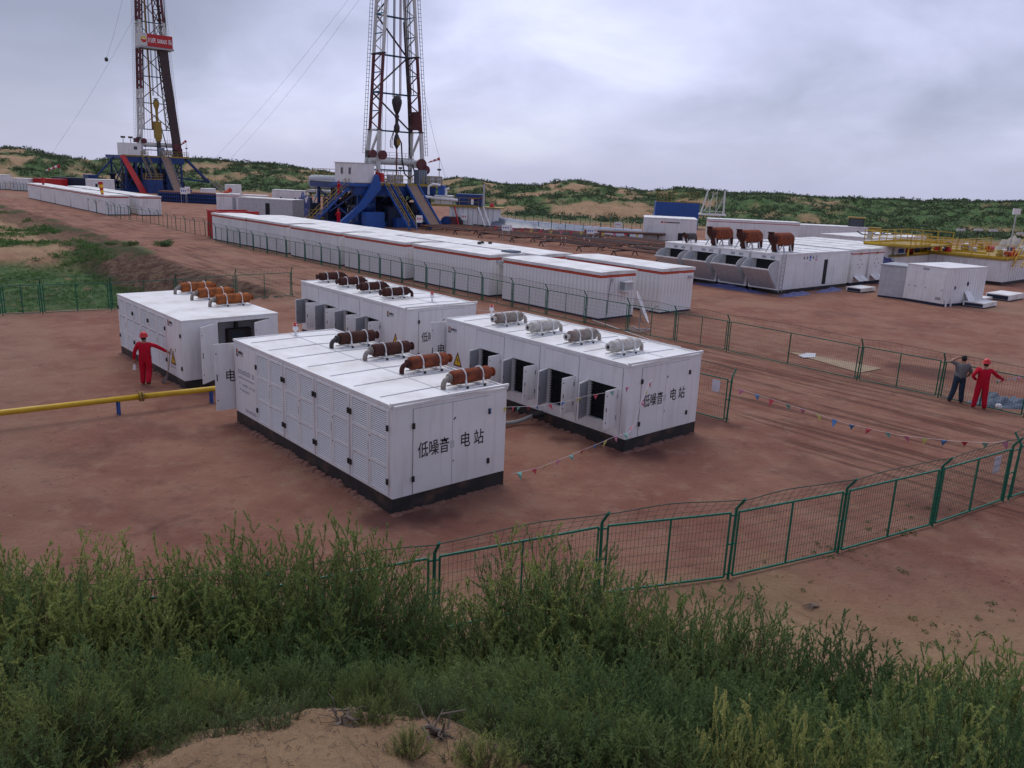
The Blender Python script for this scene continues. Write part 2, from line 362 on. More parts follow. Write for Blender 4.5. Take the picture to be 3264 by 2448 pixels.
TRK = [(-60, 110), (-28, 71), (-8, 50), (6, 35), (13, 27), (20, 19)]
def build_ground():
    azs = [-math.pi + i * (math.pi - R(48)) / 22 for i in range(22)] + [R(-48) + i * R(96) / 460 for i in range(460)] + [R(48) + i * (math.pi - R(48)) / 22 for i in range(22)]
    rs = [0.4]
    while rs[-1] < 1500: rs.append(rs[-1] * (1.0175 if rs[-1] < 420 else 1.12))
    na, nr = len(azs), len(rs)
    V = np.zeros((na * nr + 1, 3)); veg = np.zeros(na * nr + 1); sand = np.zeros(na * nr + 1); clod = np.zeros(na * nr + 1); trk = np.zeros(na * nr + 1); damp = np.zeros(na * nr + 1)
    DP = [(*at(a, b)[:2], r_) for a, b, r_ in ((1330, 1650, .55), (1230, 1655, .6), (1430, 1640, .35), (2245, 1345, .7), (2330, 1360, .4), (2060, 1445, .6), (1960, 1440, .4), (1790, 1400, .35), (2950, 1180, 1.6), (3100, 1170, 1.3))]
    V[0] = (0, 0, ground_z(0, 0)); sand[0] = 1
    SA = [tuple(at(x, y)[:2]) for x, y in ((1250, 1900), (2200, 1870), (2450, 1830), (2800, 1960), (3264, 2010), (3900, 2080))]
    for j, r in enumerate(rs):
        for i, a in enumerate(azs):
            x, y = r * math.sin(a), r * math.cos(a); k = 1 + j * na + i
            z = ground_z(x, y); V[k] = (x, y, z)
            g = s_ = c_ = 0.0
            if abs(a) < 1.6:
                if r < 32 and y < 20:
                    dd, sd_ = seg_dist(x, y, SA)
                    s_ = smooth(-1.6, 1.4, -dd * sd_ + .9 * fbm(x, y, 2.0))
                    if z > .25: s_ = 1.0
                if r > 30:
                    b = basin(x, y)
                    if b > 0:
                        de, se = seg_dist(x, y, EDGE)
                        back = smooth(64, 71, y) * smooth(-22, -30, x)
                        g = smooth(.72, .98, b + .10 * fbm(x, y, 3)) * (1 - back)
                        s_ = max(s_, smooth(.3, .8, b) * (.25 + .75 * back) * (.6 + .7 * fbm(x, y, 6) + back * .5))
                        if back > .4: g = max(g * 0, smooth(.05, .3, fbm(x + 30, y, 9)) * .75)
                        c_ = smooth(0, .06, b) * smooth(1.0, .93, b) * (1 - back * .5) * (1 if de < 9 else .3)
                if r > 120:
                    r0 = lerp_tab(R0T, a); t = (r - r0) / 60
                    if t > -.5:
                        s_ = max(s_, smooth(-.5, .1, t))
                        n_ = fbm(x, y * .8, 22) * .8 + fbm(x, y, 7) * .5
                        bias = lerp_tab([(-.62, .06), (-.42, .24), (-.2, .34), (0, .28), (.12, .10), (.2, .2), (.3, .44), (.6, .55)], a)
                        g = max(g, smooth(-.05, .22, n_ + bias) * smooth(-.3, .15, t))
            else: s_ = 1
            if 12 < r < 40: damp[k] = max(smooth(r_ * 1.35, r_ * .6, math.hypot(x - a_, y - b_) + .35 * r_ * fbm(x, y, .8)) for a_, b_, r_ in DP) if abs(a) < .9 else 0
            trk[k] = smooth(8.5, 5.0, abs(seg_dist(x, y, TRK)[0])) if r > 14 and r < 130 else 0
            veg[k] = g; sand[k] = min(1, max(0, s_)); clod[k] = c_
    F = []
    for i in range(na): F.append((0, 1 + i, 1 + (i + 1) % na))
    for j in range(nr - 1):
        for i in range(na):
            a0 = 1 + j * na + i; a1 = 1 + j * na + (i + 1) % na
            F.append((a0, a0 + na, a1 + na, a1))
    me = bpy.data.meshes.new('ground'); me.from_pydata(V.tolist(), [], F)
    me.polygons.foreach_set('use_smooth', [True] * len(me.polygons))
    for nm, arr in (('veg', veg), ('sand', sand), ('clod', clod), ('trk', trk), ('damp', damp)):
        at_ = me.attributes.new(nm, 'FLOAT', 'POINT'); at_.data.foreach_set('value', arr.astype(np.float32))
    me.materials.append(ground_material('ground_soil', False))
    if me.polygons[5].normal.z < 0: me.flip_normals()
    o = put('ground', me, kind='structure'); return o

def ground_material(name, road):
    m = bpy.data.materials.new(name); m.use_nodes = True
    t = m.node_tree; n = t.nodes; l = t.links; b = n['Principled BSDF']; b.inputs['Roughness'].default_value = .95; b.inputs['Specular IOR Level'].default_value = .15
    geo = n.new('ShaderNodeNewGeometry'); P = geo.outputs['Position']
    def nz(scale, det=6, rough=.6, vec=None, dist=0.0):
        q = n.new('ShaderNodeTexNoise'); q.inputs['Scale'].default_value = scale; q.inputs['Detail'].default_value = det; q.inputs['Roughness'].default_value = rough; q.inputs['Distortion'].default_value = dist
        l.new(vec or P, q.inputs['Vector']); return q.outputs[0]
    def rng(s, a, b_, c=0.0, d=1.0):
        q = n.new('ShaderNodeMapRange'); q.interpolation_type = 'SMOOTHSTEP'; l.new(s, q.inputs[0]); q.inputs[1].default_value = a; q.inputs[2].default_value = b_; q.inputs[3].default_value = c; q.inputs[4].default_value = d; return q.outputs[0]
    def mix(f, a, b_):
        q = n.new('ShaderNodeMixRGB'); l.new(f, q.inputs[0])
        for i, s in ((1, a), (2, b_)):
            if isinstance(s, tuple): q.inputs[i].default_value = (*s, 1)
            else: l.new(s, q.inputs[i])
        return q.outputs[0]
    def mth(op, a, b_=None):
        q = n.new('ShaderNodeMath'); q.operation = op
        for i, s in ((0, a), (1, b_)):
            if s is None: continue
            if isinstance(s, (int, float)): q.inputs[i].default_value = s
            else: l.new(s, q.inputs[i])
        return q.outputs[0]
    def attr(nm):
        q = n.new('ShaderNodeAttribute'); q.attribute_name = nm; return q.outputs['Fac']
    # red trodden soil, with paler sandy drifts and damp darker patches
    mp = n.new('ShaderNodeMapping'); l.new(P, mp.inputs[0]); mp.inputs['Rotation'].default_value = (0, 0, R(48.5)); 
    st = n.new('ShaderNodeMapping'); l.new(mp.outputs[0], st.inputs[0]); st.inputs['Scale'].default_value = (.22, 1.0, 1)
    red = mix(rng(nz(.35, 8, .65), .36, .64), (.245, .108, .076), (.315, .165, .114))
    red = mix(rng(nz(.11, 5, .6, vec=st.outputs[0]), .50, .68, 0, .7), red, (.31, .20, .135))
    red = mix(rng(nz(1.4, 8, .7), .52, .70, 0, .7), red, (.32, .205, .138))
    red = mix(rng(nz(.8, 8, .75, dist=.6), .53, .70, 0, .5), red, (.125, .058, .050))
    red = mix(rng(nz(.16, 6, .7, dist=.4), .54, .66, 0, .45), red, (.125, .060, .052))
    red = mix(rng(nz(9, 5, .7), .55, .75, 0, .5), red, (.14, .072, .056))
    red = mix(rng(nz(22, 3, .7), .60, .74, 0, .5), red, (.33, .23, .165))
    snd = mix(rng(nz(.9, 8, .65), .35, .65), (.365, .24, .138), (.295, .188, .110))
    snd = mix(rng(nz(12, 4, .7), .54, .74, 0, .6), snd, (.17, .11, .07))
    snd = mix(rng(nz(2.6, 7, .75, dist=.5), .56, .70, 0, .55), snd, (.20, .125, .085))
    if not road:
        sa = attr('sand'); va = attr('veg'); cl = attr('clod')
        col = mix(sa, red, snd)
        cc = mix(rng(nz(1.3, 8, .75), .42, .58), (.15, .078, .060), (.34, .22, .15))
        col = mix(mth('MULTIPLY', cl, .9), col, cc)
        gr = mix(rng(nz(.6, 6, .6), .35, .65), (.050, .098, .034), (.075, .14, .048))
        vm = mth('MULTIPLY', va, rng(nz(.75, 6, .7), .26, .46))
        col = mix(vm, col, gr)
    else: col = red
    if not road: col = mix(mth('MULTIPLY', attr('damp'), .75), col, (.105, .046, .040))
    # tyre tracks along the road direction
    mp2 = n.new('ShaderNodeMapping'); l.new(mp.outputs[0], mp2.inputs[0]); mp2.inputs['Scale'].default_value = (.055, 1.0, 1)
    tr = rng(nz(2.6, 7, .62, vec=mp2.outputs[0]), .50, .66)
    tm = mth('MULTIPLY', tr, rng(nz(.12, 3), .38, .54))
    if not road:
        rt_ = attr('trk'); inv = mth('SUBTRACT', rt_, mth('MAXIMUM', sa, mth('MAXIMUM', va, cl))); tm = mth('MULTIPLY', tm, inv)
    col = mix(mth('MULTIPLY', tm, .6), col, (.12, .060, .047))
    l.new(col, b.inputs['Base Color'])
    h = mth('ADD', mth('MULTIPLY', nz(2.2, 8, .7), .10), mth('MULTIPLY', nz(9, 6, .8), .05))
    h = mth('SUBTRACT', h, mth('MULTIPLY', tm, .09))
    if not road: h = mth('ADD', h, mth('MULTIPLY', mth('MULTIPLY', cl, nz(1.8, 8, .8)), 1.1))
    bp = n.new('ShaderNodeBump'); bp.inputs['Strength'].default_value = 1.0; bp.inputs['Distance'].default_value = 1.4
    l.new(h, bp.inputs['Height']); l.new(bp.outputs[0], b.inputs['Normal'])
    return m
build_ground()

def build_road():
    """dirt road between the camp fence and the generator yard, with worn wheel ruts"""
    left = [(-160, 203), (-112, 158.5), (-77, 124), (-54, 98), (-35, 75.5), (-23, 59.6), (-16.4, 52.6), (-10.5, 46.5), (-3, 38.5), (4, 31.5), (10, 26.0), (16, 20)]
    right = [(-153, 209), (-104, 165), (-72, 129), (-49, 103), (-31.5, 80.5), (-18.5, 66.6), (-11.5, 58.6), (-4.5, 50.5), (3, 42.3), (10, 35.2), (16.2, 28.8), (22, 23)]
    nu, nv = 220, 36; V = []; F = []
    def pt(tab, t):
        k = t * (len(tab) - 1); i = min(int(k), len(tab) - 2); f = k - i
        return Vector(tab[i]) * (1 - f) + Vector(tab[i + 1]) * f
    for i in range(nu + 1):
        a = pt(left, i / nu); b = pt(right, i / nu)
        for j in range(nv + 1):
            v = j / nv; p = a * (1 - v) + b * v; w = (b - a).length * v
            e_ = min(1, 4 * v, 4 * (1 - v))
            rut = 0
            for c, wd in ((1.6, .22), (3.3, .24), (4.4, .2), (5.9, .22)):
                cc = c + .25 * fbm(i * .08, c, 1.0, 2); rut += math.exp(-((w - cc) / wd) ** 2) * (.6 + .5 * fbm(i * .2, c * 3, 1.0, 2))
            z = .012 + .045 * e_ - .05 * rut * e_ + .02 * fbm(p.x, p.y, .8, 3) * e_
            if e_ < .02: z = -.12
            V.append((p.x, p.y, z + ground_z(p.x, p.y)))
    for i in range(nu):
        for j in range(nv):
            a0 = i * (nv + 1) + j; F.append((a0, a0 + nv + 1, a0 + nv + 2, a0 + 1))
    me = bpy.data.meshes.new('dirt_road'); me.from_pydata(V, [], F); me.polygons.foreach_set('use_smooth', [True] * len(F))
    me.materials.append(ground_material('road_soil', True))
    if me.polygons[5].normal.z < 0: me.flip_normals()
    put('dirt_road', me, kind='structure')
build_road()

# low scrub on the far dunes: one mass of small leafy clumps
def clump_cloud(name, spots, quads, matname, seed, flat=.55):
    """spots: x, y, z, radius"""
    rg = np.random.default_rng(seed); n = len(spots); S = np.array(spots)
    m = n * quads; c = np.repeat(S[:, :3], quads, 0); rad = np.repeat(S[:, 3], quads)
    d = rg.normal(size=(m, 3)); d /= np.linalg.norm(d, axis=1)[:, None]
    q = d * (rad * rg.uniform(.45, 1.0, m) ** .6)[:, None]; q[:, 2] = np.abs(q[:, 2]) * flat * 1.5
    ctr = c + q; a = rg.normal(size=(m, 3)); a /= np.linalg.norm(a, axis=1)[:, None]
    b = np.cross(a, d); b /= (np.linalg.norm(b, axis=1)[:, None] + 1e-9)
    s = (rad * rg.uniform(.16, .34, m))[:, None]
    v = np.stack([ctr - a * s, ctr + b * s * .8, ctr + a * s], 1).reshape(-1, 3)
    me = bpy.data.meshes.new(name); me.vertices.add(len(v)); me.vertices.foreach_set('co', v.ravel())
    me.loops.add(m * 3); me.loops.foreach_set('vertex_index', np.arange(m * 3)); me.polygons.add(m)
    me.polygons.foreach_set('loop_start', np.arange(m) * 3); me.polygons.foreach_set('loop_total', np.full(m, 3))
    tint = np.repeat(np.clip(np.repeat(rg.uniform(0, 1, n), quads) * .6 + rg.uniform(0, .4, m), 0, 1), 3)
    at_ = me.attributes.new('tint', 'FLOAT', 'POINT'); at_.data.foreach_set('value', tint.astype(np.float32))
    me.materials.append(MT[matname]); me.update(); me.validate(); return me
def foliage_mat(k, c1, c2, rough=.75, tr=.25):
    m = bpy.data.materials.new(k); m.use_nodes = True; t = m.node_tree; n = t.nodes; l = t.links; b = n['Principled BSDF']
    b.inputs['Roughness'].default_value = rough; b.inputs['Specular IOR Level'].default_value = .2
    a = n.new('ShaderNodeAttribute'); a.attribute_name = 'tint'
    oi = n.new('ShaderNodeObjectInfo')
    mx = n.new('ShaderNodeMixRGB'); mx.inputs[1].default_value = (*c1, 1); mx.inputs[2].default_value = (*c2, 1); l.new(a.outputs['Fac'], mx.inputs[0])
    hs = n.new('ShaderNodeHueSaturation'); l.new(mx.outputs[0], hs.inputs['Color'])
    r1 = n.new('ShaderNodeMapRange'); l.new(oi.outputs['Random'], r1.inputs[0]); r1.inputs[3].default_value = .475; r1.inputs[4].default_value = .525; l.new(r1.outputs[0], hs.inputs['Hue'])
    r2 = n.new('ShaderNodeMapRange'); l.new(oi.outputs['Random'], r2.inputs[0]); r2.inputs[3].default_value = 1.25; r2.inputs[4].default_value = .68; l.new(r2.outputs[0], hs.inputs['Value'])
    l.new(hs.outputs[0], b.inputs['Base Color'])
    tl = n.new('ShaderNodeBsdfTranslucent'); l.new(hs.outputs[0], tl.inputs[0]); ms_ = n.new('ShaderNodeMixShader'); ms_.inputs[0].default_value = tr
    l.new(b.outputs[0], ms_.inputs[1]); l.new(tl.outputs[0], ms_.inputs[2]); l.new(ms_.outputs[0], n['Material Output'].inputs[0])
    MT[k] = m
foliage_mat('scrub_far', (.060, .086, .046), (.115, .148, .075), tr=.2)
foliage_mat('scrub_near', (.058, .090, .030), (.32, .39, .125), tr=.38)
foliage_mat('scrub_dark', (.046, .082, .036), (.205, .295, .110), tr=.36)
foliage_mat('scrub_flower', (.14, .18, .05), (.44, .46, .16), tr=.4)
foliage_mat('grass_leaf', (.045, .110, .030), (.115, .205, .055))
rnd = random.Random(5)
sp = []
while len(sp) < 12500:
    a = rnd.uniform(-.64, .62); r0 = lerp_tab(R0T, a); rr = lerp_tab(RRT, a)
    r = r0 + (rr + 6 - r0) * rnd.random() ** .8 - 4
    x, y = r * math.sin(a), r * math.cos(a)
    n_ = fbm(x, y * .8, 22) * .8 + fbm(x, y, 7) * .5
    bias = lerp_tab([(-.62, -.02), (-.42, .14), (-.2, .24), (0, .2), (.12, .0), (.2, .14), (.3, .36), (.6, .48)], a)
    if rnd.random() > smooth(-.12, .25, n_ + bias) * .97 + .03: continue
    sp.append((x, y, ground_z(x, y) - .15, rnd.uniform(.45, 1.25) * (1.3 if rnd.random() < .15 else 1)))
for a_, x_, y_ in RP:      # bushes that break the skyline
    pass
for i in range(600):
    a = rnd.uniform(-.62, .60); rr = lerp_tab(RRT, a) - rnd.uniform(0, 8); x, y = rr * math.sin(a), rr * math.cos(a)
    if fbm(x, y, 14) + (.25 if (a < -.1 or a > .12) else .0) > -.08: sp.append((x, y, ground_z(x, y) - .2, rnd.uniform(.9, 2.0)))
o = put('dune_scrub', clump_cloud('dune_scrub', sp, 22, 'scrub_far', 3)); tag(o, 'low green scrub growing all over the sand dunes behind the site', 'scrub', kind='stuff')
# low bushes and grass in the hollow left of the road
sp = []
for i in range(90000):
    x = rnd.uniform(-75, -13); y = rnd.uniform(36, 110)
    if abs(math.atan2(x, y)) > .62: continue
    b = basin(x, y)
    if b < .5: continue
    back = smooth(64, 71, y) * smooth(-22, -30, x)
    if back < .4:
        if smooth(.70, .95, b) * (.75 + 1.0 * fbm(x, y, 3)) < rnd.random(): continue
        sp.append((x, y, ground_z(x, y) - .03, rnd.uniform(.08, .24)))
    elif fbm(x + 30, y, 9) > .08 and y > 66 and rnd.random() < .4: sp.append((x, y, ground_z(x, y) - .03, rnd.uniform(.2, .5)))
    if len(sp) > 15000: break
o = put('meadow_grass', clump_cloud('meadow_grass', sp, 12, 'grass_leaf', 4, .5)); tag(o, 'short green grass and weeds in the hollow left of the dirt road', 'grass', kind='stuff')
for k, (px_, py_, s_) in enumerate(((530, 795, .75), (420, 790, .5), (350, 785, .45), (745, 790, .3))):
    p = at(px_, py_ + 12, -.6); p.z = ground_z(p.x, p.y)
    rg = random.Random(k); sp = [(rg.gauss(0, s_ * .45), rg.gauss(0, s_ * .45), rg.uniform(0, s_ * .35), s_ * .6) for _ in range(9)]
    if k == 3: continue
    o = put('round_shrub', clump_cloud('round_shrub', sp, 60, 'scrub_dark', 20 + k), loc=p)
    tag(o, ['bushy round green shrub alone on the pale sand bank left of the road', 'small low shrub on the sand bank, just left of the round one', 'smallest shrub on the sand bank, furthest left of the three'][k], 'shrub', 'shrubs on the sand bank')

# ------------------------------------------------------------------ generator containers
def rect_hole(mb, axis, t0, t1, u0, u1, z0, z1, holes):
    """a slab (t0..t1 thick) over u0..u1, z0..z1 with rectangular openings; axis 'x': slab faces X and u is Y"""
    def b(ua, ub, za, zb):
        if ub - ua < 1e-4 or zb - za < 1e-4: return
        if axis == 'x': mb.box(t0, ua, za, t1, ub, zb)
        else: mb.box(ua, t0, za, ub, t1, zb)
    cur = u0
    for (ha, hb, za, zb) in sorted(holes):
        b(cur, ha, z0, z1); b(ha, hb, z0, za); b(ha, hb, zb, z1); cur = hb
    b(cur, u1, z0, z1)
_mesh = {}
def shared(key, fn):
    if key not in _mesh: _mesh[key] = fn()
    return _mesh[key]
def muffler(par, loc, matn, pipe, flip=False, r=.172, ln=1.10, dirty=None):
    """axis along X, elbow at low X unless flipped"""
    key = ('muf', matn, r, ln)
    body = shared(key + ('b',), lambda: MB().lathe([(.06, -.01), (r * .95, 0), (r, .02), (r, .10), (r * 1.02, .105), (r * 1.02, .125), (r, .13), (r, ln * .5 - .01), (r * 1.02, ln * .5), (r, ln * .5 + .01), (r, ln - .1), (r, ln - .02), (r * .95, ln), (.06, ln + .01)], 20, axis='x').mesh('muffler', matn))
    for p_ in body.polygons: p_.use_smooth = True
    o = put('muffler', body, par, loc, (0, 0, math.pi if flip else 0))
    def elbow():
        m_ = MB(); pts = [(.02, 0, 0), (-.08, 0, 0)] + [(-.08 - .17 * math.sin(a), 0, -.15 + .15 * math.cos(a)) for a in (R(20), R(45), R(70), R(90))] + [(-.25, 0, -.26)]
        m_.tube(pts, .062, 12); m_.tube([(-.075, 0, 0), (-.05, 0, 0)], .11, 14); m_.tube([(-.105, 0, 0), (-.09, 0, 0)], .11, 14); return m_.mesh('elbow', pipe)
    put('elbow', shared(key + ('e', pipe), elbow), o)
    def outlet():
        m_ = MB(); m_.tube([(ln, 0, 0), (ln + .14, 0, 0)], .065, 12); m_.tube([(ln + .13, 0, 0), (ln + .155, 0, 0)], .115, 16); m_.mi(1).tube([(ln + .1551, 0, 0), (ln + .157, 0, 0)], .055, 12); return m_.mesh('outlet', [pipe if matn.startswith('silver') else matn, 'dark_interior'])
    put('outlet', shared(key + ('o', pipe), outlet), o)
    def brk():
        m_ = MB(); pts = [(0, (r + .014) * math.cos(g), (r + .014) * math.sin(g)) for g in [R(-20 + i * 22) for i in range(11)]]
        for a, b in zip(pts, pts[1:]): m_.bar(a, b, .045, .014, upv=(1, 0, 0))
        for s_ in (-1, 1): m_.bar((0, s_ * (r + .01), -.06), (0, s_ * (r + .03), -.22), .045, .03)
        m_.box(-.03, -(r + .06), -.245, .03, r + .06, -.22)
        m_.mi(1).box(-.03, -(r + .09), -.245, .03, -(r + .061), -.19); m_.mi(1).box(-.03, (r + .061), -.245, .03, (r + .09), -.19); return m_.mesh('bracket', ['white_print', 'black_rubber'])
    bm_ = shared(key + ('k',), brk)
    for q in (ln * .26, ln * .74): put('bracket', bm_, o, (q, 0, 0))
    rl = shared(key + ('r',), lambda: MB().box(-.0, -(r + .07), -.246, ln, -(r + .03), -.221).box(0, r + .03, -.246, ln, r + .07, -.221).mesh('rail', 'white_print'))
    put('rail', rl, o)
    return o
def siren(par, loc):
    m_ = MB(); m_.lathe([(.06, 0), (.06, .02), (.035, .03), (.035, .16), (.07, .17), (.08, .20), (.08, .27), (.05, .30), (.05, .31)], 12)
    m_.tube([(.07, 0, .2), (.13, 0, .18), (.13, 0, .08), (.05, 0, .04)], .008, 5)
    o = m_.build('warning_lamp', 'white_paint', par, loc=loc)
    k = MB().lathe([(.075, .31), (.07, .36), (.04, .40), (0, .41)], 10).build('lamp_dome', 'stripe_red', o)
    k2 = MB().box(-.08, -.012, .325, .08, .012, .365).box(-.012, -.08, .326, .012, .08, .366).build('dome_cage', 'white_print', o)
    return o
def logo(par, y, z, x=-.004):
    """two dark bars, a red block and lettering"""
    o = MB().box(x, y - .045, z - .22, x + .003, y, z).mi(0).box(x, y - .115, z - .22, x + .003, y - .068, z - .13).build('logo', ['black_print'], par)
    MB().box(x, y - .115, z - .10, x + .003, y - .068, z).build('logo_block', 'orange_print', o)
    lettering('anico', .155, 'black_print', o, (x, y - .135, z - .115), SIDE_ROT, sx=1.0, bold=.004)
    dash_print(o, x, y - .14, z - .175, .34, .035, 9)
def dash_print(par, x, y, z, w, h, n, matn='faded_print', axis='x'):
    m_ = MB(); rr = random.Random(int(abs(y * 1000) + z * 100 + n)); st = w / n
    for i in range(n):
        if rr.random() < .06: continue
        a = y - i * st; hh = h * rr.uniform(.75, 1)
        for k in range(2): m_.box(x, a - st * .75, z + k * hh * .55, x + .002, a, z + k * hh * .55 + hh * .3)
        m_.box(x, a - st * .45, z, x + .002, a - st * .3, z + hh)
    return m_.build('small_print', matn, par, kind='stuff')
def warning_sign(par, y, z, w=.50, h=.52, x=-.006):
    o = MB().prism([(x, y, z), (x, y - w, z), (x, y - w / 2, z + h)], (.004, 0, 0)).build('warning_sign', 'mast_red', par)
    i_ = .055; MB().prism([(x - .002, y - i_ * 1.5, z + i_), (x - .002, y - w + i_ * 1.5, z + i_), (x - .002, y - w / 2, z + h - i_ * 1.9)], (.0018, 0, 0)).build('sign_face', 'yellow_sign', o)
    c = y - w / 2; xx = x - .004
    MB().prism([(xx, c + .03, z + .34), (xx, c + .045, z + .20), (xx, c - .005, z + .22), (xx, c - .02, z + .08), (xx, c - .055, z + .245), (xx, c + .0, z + .235)], (.0016, 0, 0)).build('bolt_mark', 'black_print', o)
def hinge_at(par, loc, rot=(0, 0, 0)):
    me = shared('hinge', lambda: MB().box(-.035, -.03, -.065, 0, .03, .065).mesh('hinge', 'black_rubber'))
    return put('hinge', me, par, loc, rot)
def end_doors(par, W_, xs=(.53, 1.62, 2.71), z0=.385, z1=2.385, text=True):
    for k in (0, 1):
        a, b = xs[k] + .006, xs[k + 1] - .006
        m_ = MB().box(a, -.016, z0, b, 0, z1); m_.mi(1).box(a + (b - a - .045 if k == 0 else .015), -.020, 1.28, a + (b - a - .015 if k == 0 else .045), -.0161, 1.46)
        m_.mi(2).box(b - .09 if k == 0 else a + .04, -.022, 1.98, b - .05 if k == 0 else a + .08, -.0161, 2.02) if k == 1 else None
        if k == 1: m_.mi(2).box(a + .02, -.022, .95, a + .05, -.0161, .98); m_.mi(2).box(a + .02, -.022, 1.96, a + .05, -.0161, 1.99)
        d = m_.build('door', ['white_paint', 'light_grey', 'black_rubber'], par)
        hx = xs[0] if k == 0 else xs[2]
        for z in (2.0, .75): hinge_at(d, (hx, -.016, z), (0, 0, R(90)))
        if text:
            if k == 0: lettering('低噪音', .40, 'black_print', d, (.655, -.019, 1.245), END_ROT, sx=.74, bold=.0025)
            else: lettering('电 站', .40, 'black_print', d, (1.84, -.019, 1.265), END_ROT, sx=.80, bold=.0025)
    m_ = MB()
    for x in xs: m_.box(x - .005, -.003, z0, x + .005, .002, z1)
    m_.box(xs[0], -.003, z1, xs[-1], .002, z1 + .008); m_.build('door_gap', 'seam', par)
def gen_base(t, Wd, Ln, holes_side=(), holes_end=(), zb=.37, zt=2.47, crown=.05, ribs=7, rimmed=True, inside='dark_interior'):
    m_ = MB(); dx_ = .45 if holes_side else 0; dy_ = 1.1 if holes_end else 0
    m_.box(dx_, dy_, zb, Wd, Ln, zt)
    if holes_side: rect_hole(m_, 'x', 0, dx_, dy_, Ln, zb, zt, holes_side)
    if holes_end: rect_hole(m_, 'y', 0, dy_, dx_, Wd, zb, zt, holes_end)
    if dy_ and not dx_: pass
    m_.build('body', 'white_paint', t)
    r_ = MB(); e = .02
    if crown: r_.prism([(-e, -e, zt), (Wd + e, -e, zt), (Wd + e, -e, zt + .03), (Wd / 2 + .1, -e, zt + crown), (-e, -e, zt + .03)], (0, Ln + 2 * e, 0))
    else: r_.box(-e, -e, zt, Wd + e, Ln + e, zt + .04)
    rf = r_.build('roof', 'white_roof', t)
    if ribs:
        xm = Wd / 2 + .1
        for k in range(ribs):
            y = Ln * (k + .75) / (ribs + .35)
            q = MB()
            q.bar((.22, y, zt + .034), (xm, y + .02, zt + crown + .004), .035, .018); q.bar((xm + .02, y + .02, zt + crown + .004), (Wd - .25, y, zt + .036), .035, .018)
            q.build('roof_seam', 'grey_paint', rf)
        MB().bar((xm, 0, zt + crown + .003), (xm, Ln, zt + crown + .003), .03, .012).build('roof_ridge', 'light_grey', rf)
    if rimmed:
        q = MB()
        for a in (-e, Wd + e - .04): q.box(a, -e, zt + .032, a + .04, Ln + e, zt + .065)
        q.box(-e + .041, Ln + e - .04, zt + .032, Wd + e - .041, Ln + e, zt + .065)
        q.build('roof_rim', 'white_paint', rf)
        q = MB().box(-.05, -e, zt + .066, Wd + .05, -e + .07, zt + .12); q.box(-.06, -.01, zt + .02, -.03, .06, zt + .065)
        q.build('end_rail', 'white_paint', rf)
    # black skid with fork pockets
    s = MB(); s.box(.0, .0, 0, .22, Ln, zb - .012); s.box(Wd - .22, 0, 0, Wd, Ln, zb - .012); s.box(.22, 0, .0, Wd - .22, .14, zb - .012); s.box(.22, Ln - .14, 0, Wd - .22, Ln, zb - .012)
    s.box(.03, .03, zb - .012, Wd - .03, Ln - .03, zb)
    s.build('skid', 'black_skid', t)
def door_leaf(par, hinge, direction, w, h, z0, matn='white_paint', inner='light_grey', name='door', hinges=True, text=None):
    """an opened leaf; direction = unit vector from the hinge to the free edge, in the thing's frame"""
    d = Vector(direction).normalized(); nrm = Vector((-d.y, d.x, 0)); ang = math.atan2(d.y, d.x)
    m_ = MB().box(0, -.03, z0, w, .0, z0 + h); m_.mi(1).box(.04, -.036, z0 + .05, w - .04, -.0305, z0 + h - .05); m_.mi(2).box(w - .07, .001, z0 + h * .45, w - .045, .012, z0 + h * .55)
    m_.box(w - .07, .001, z0 + h * .15, w - .04, .01, z0 + h * .15 + .03); m_.box(w - .07, .001, z0 + h * .85, w - .04, .01, z0 + h * .85 + .03)
    o = m_.build(name, [matn, inner, 'black_rubber'], par, loc=(hinge[0], hinge[1], 0), rot=(0, 0, ang))
    return o
GEN = 'generator containers in the fenced yard'
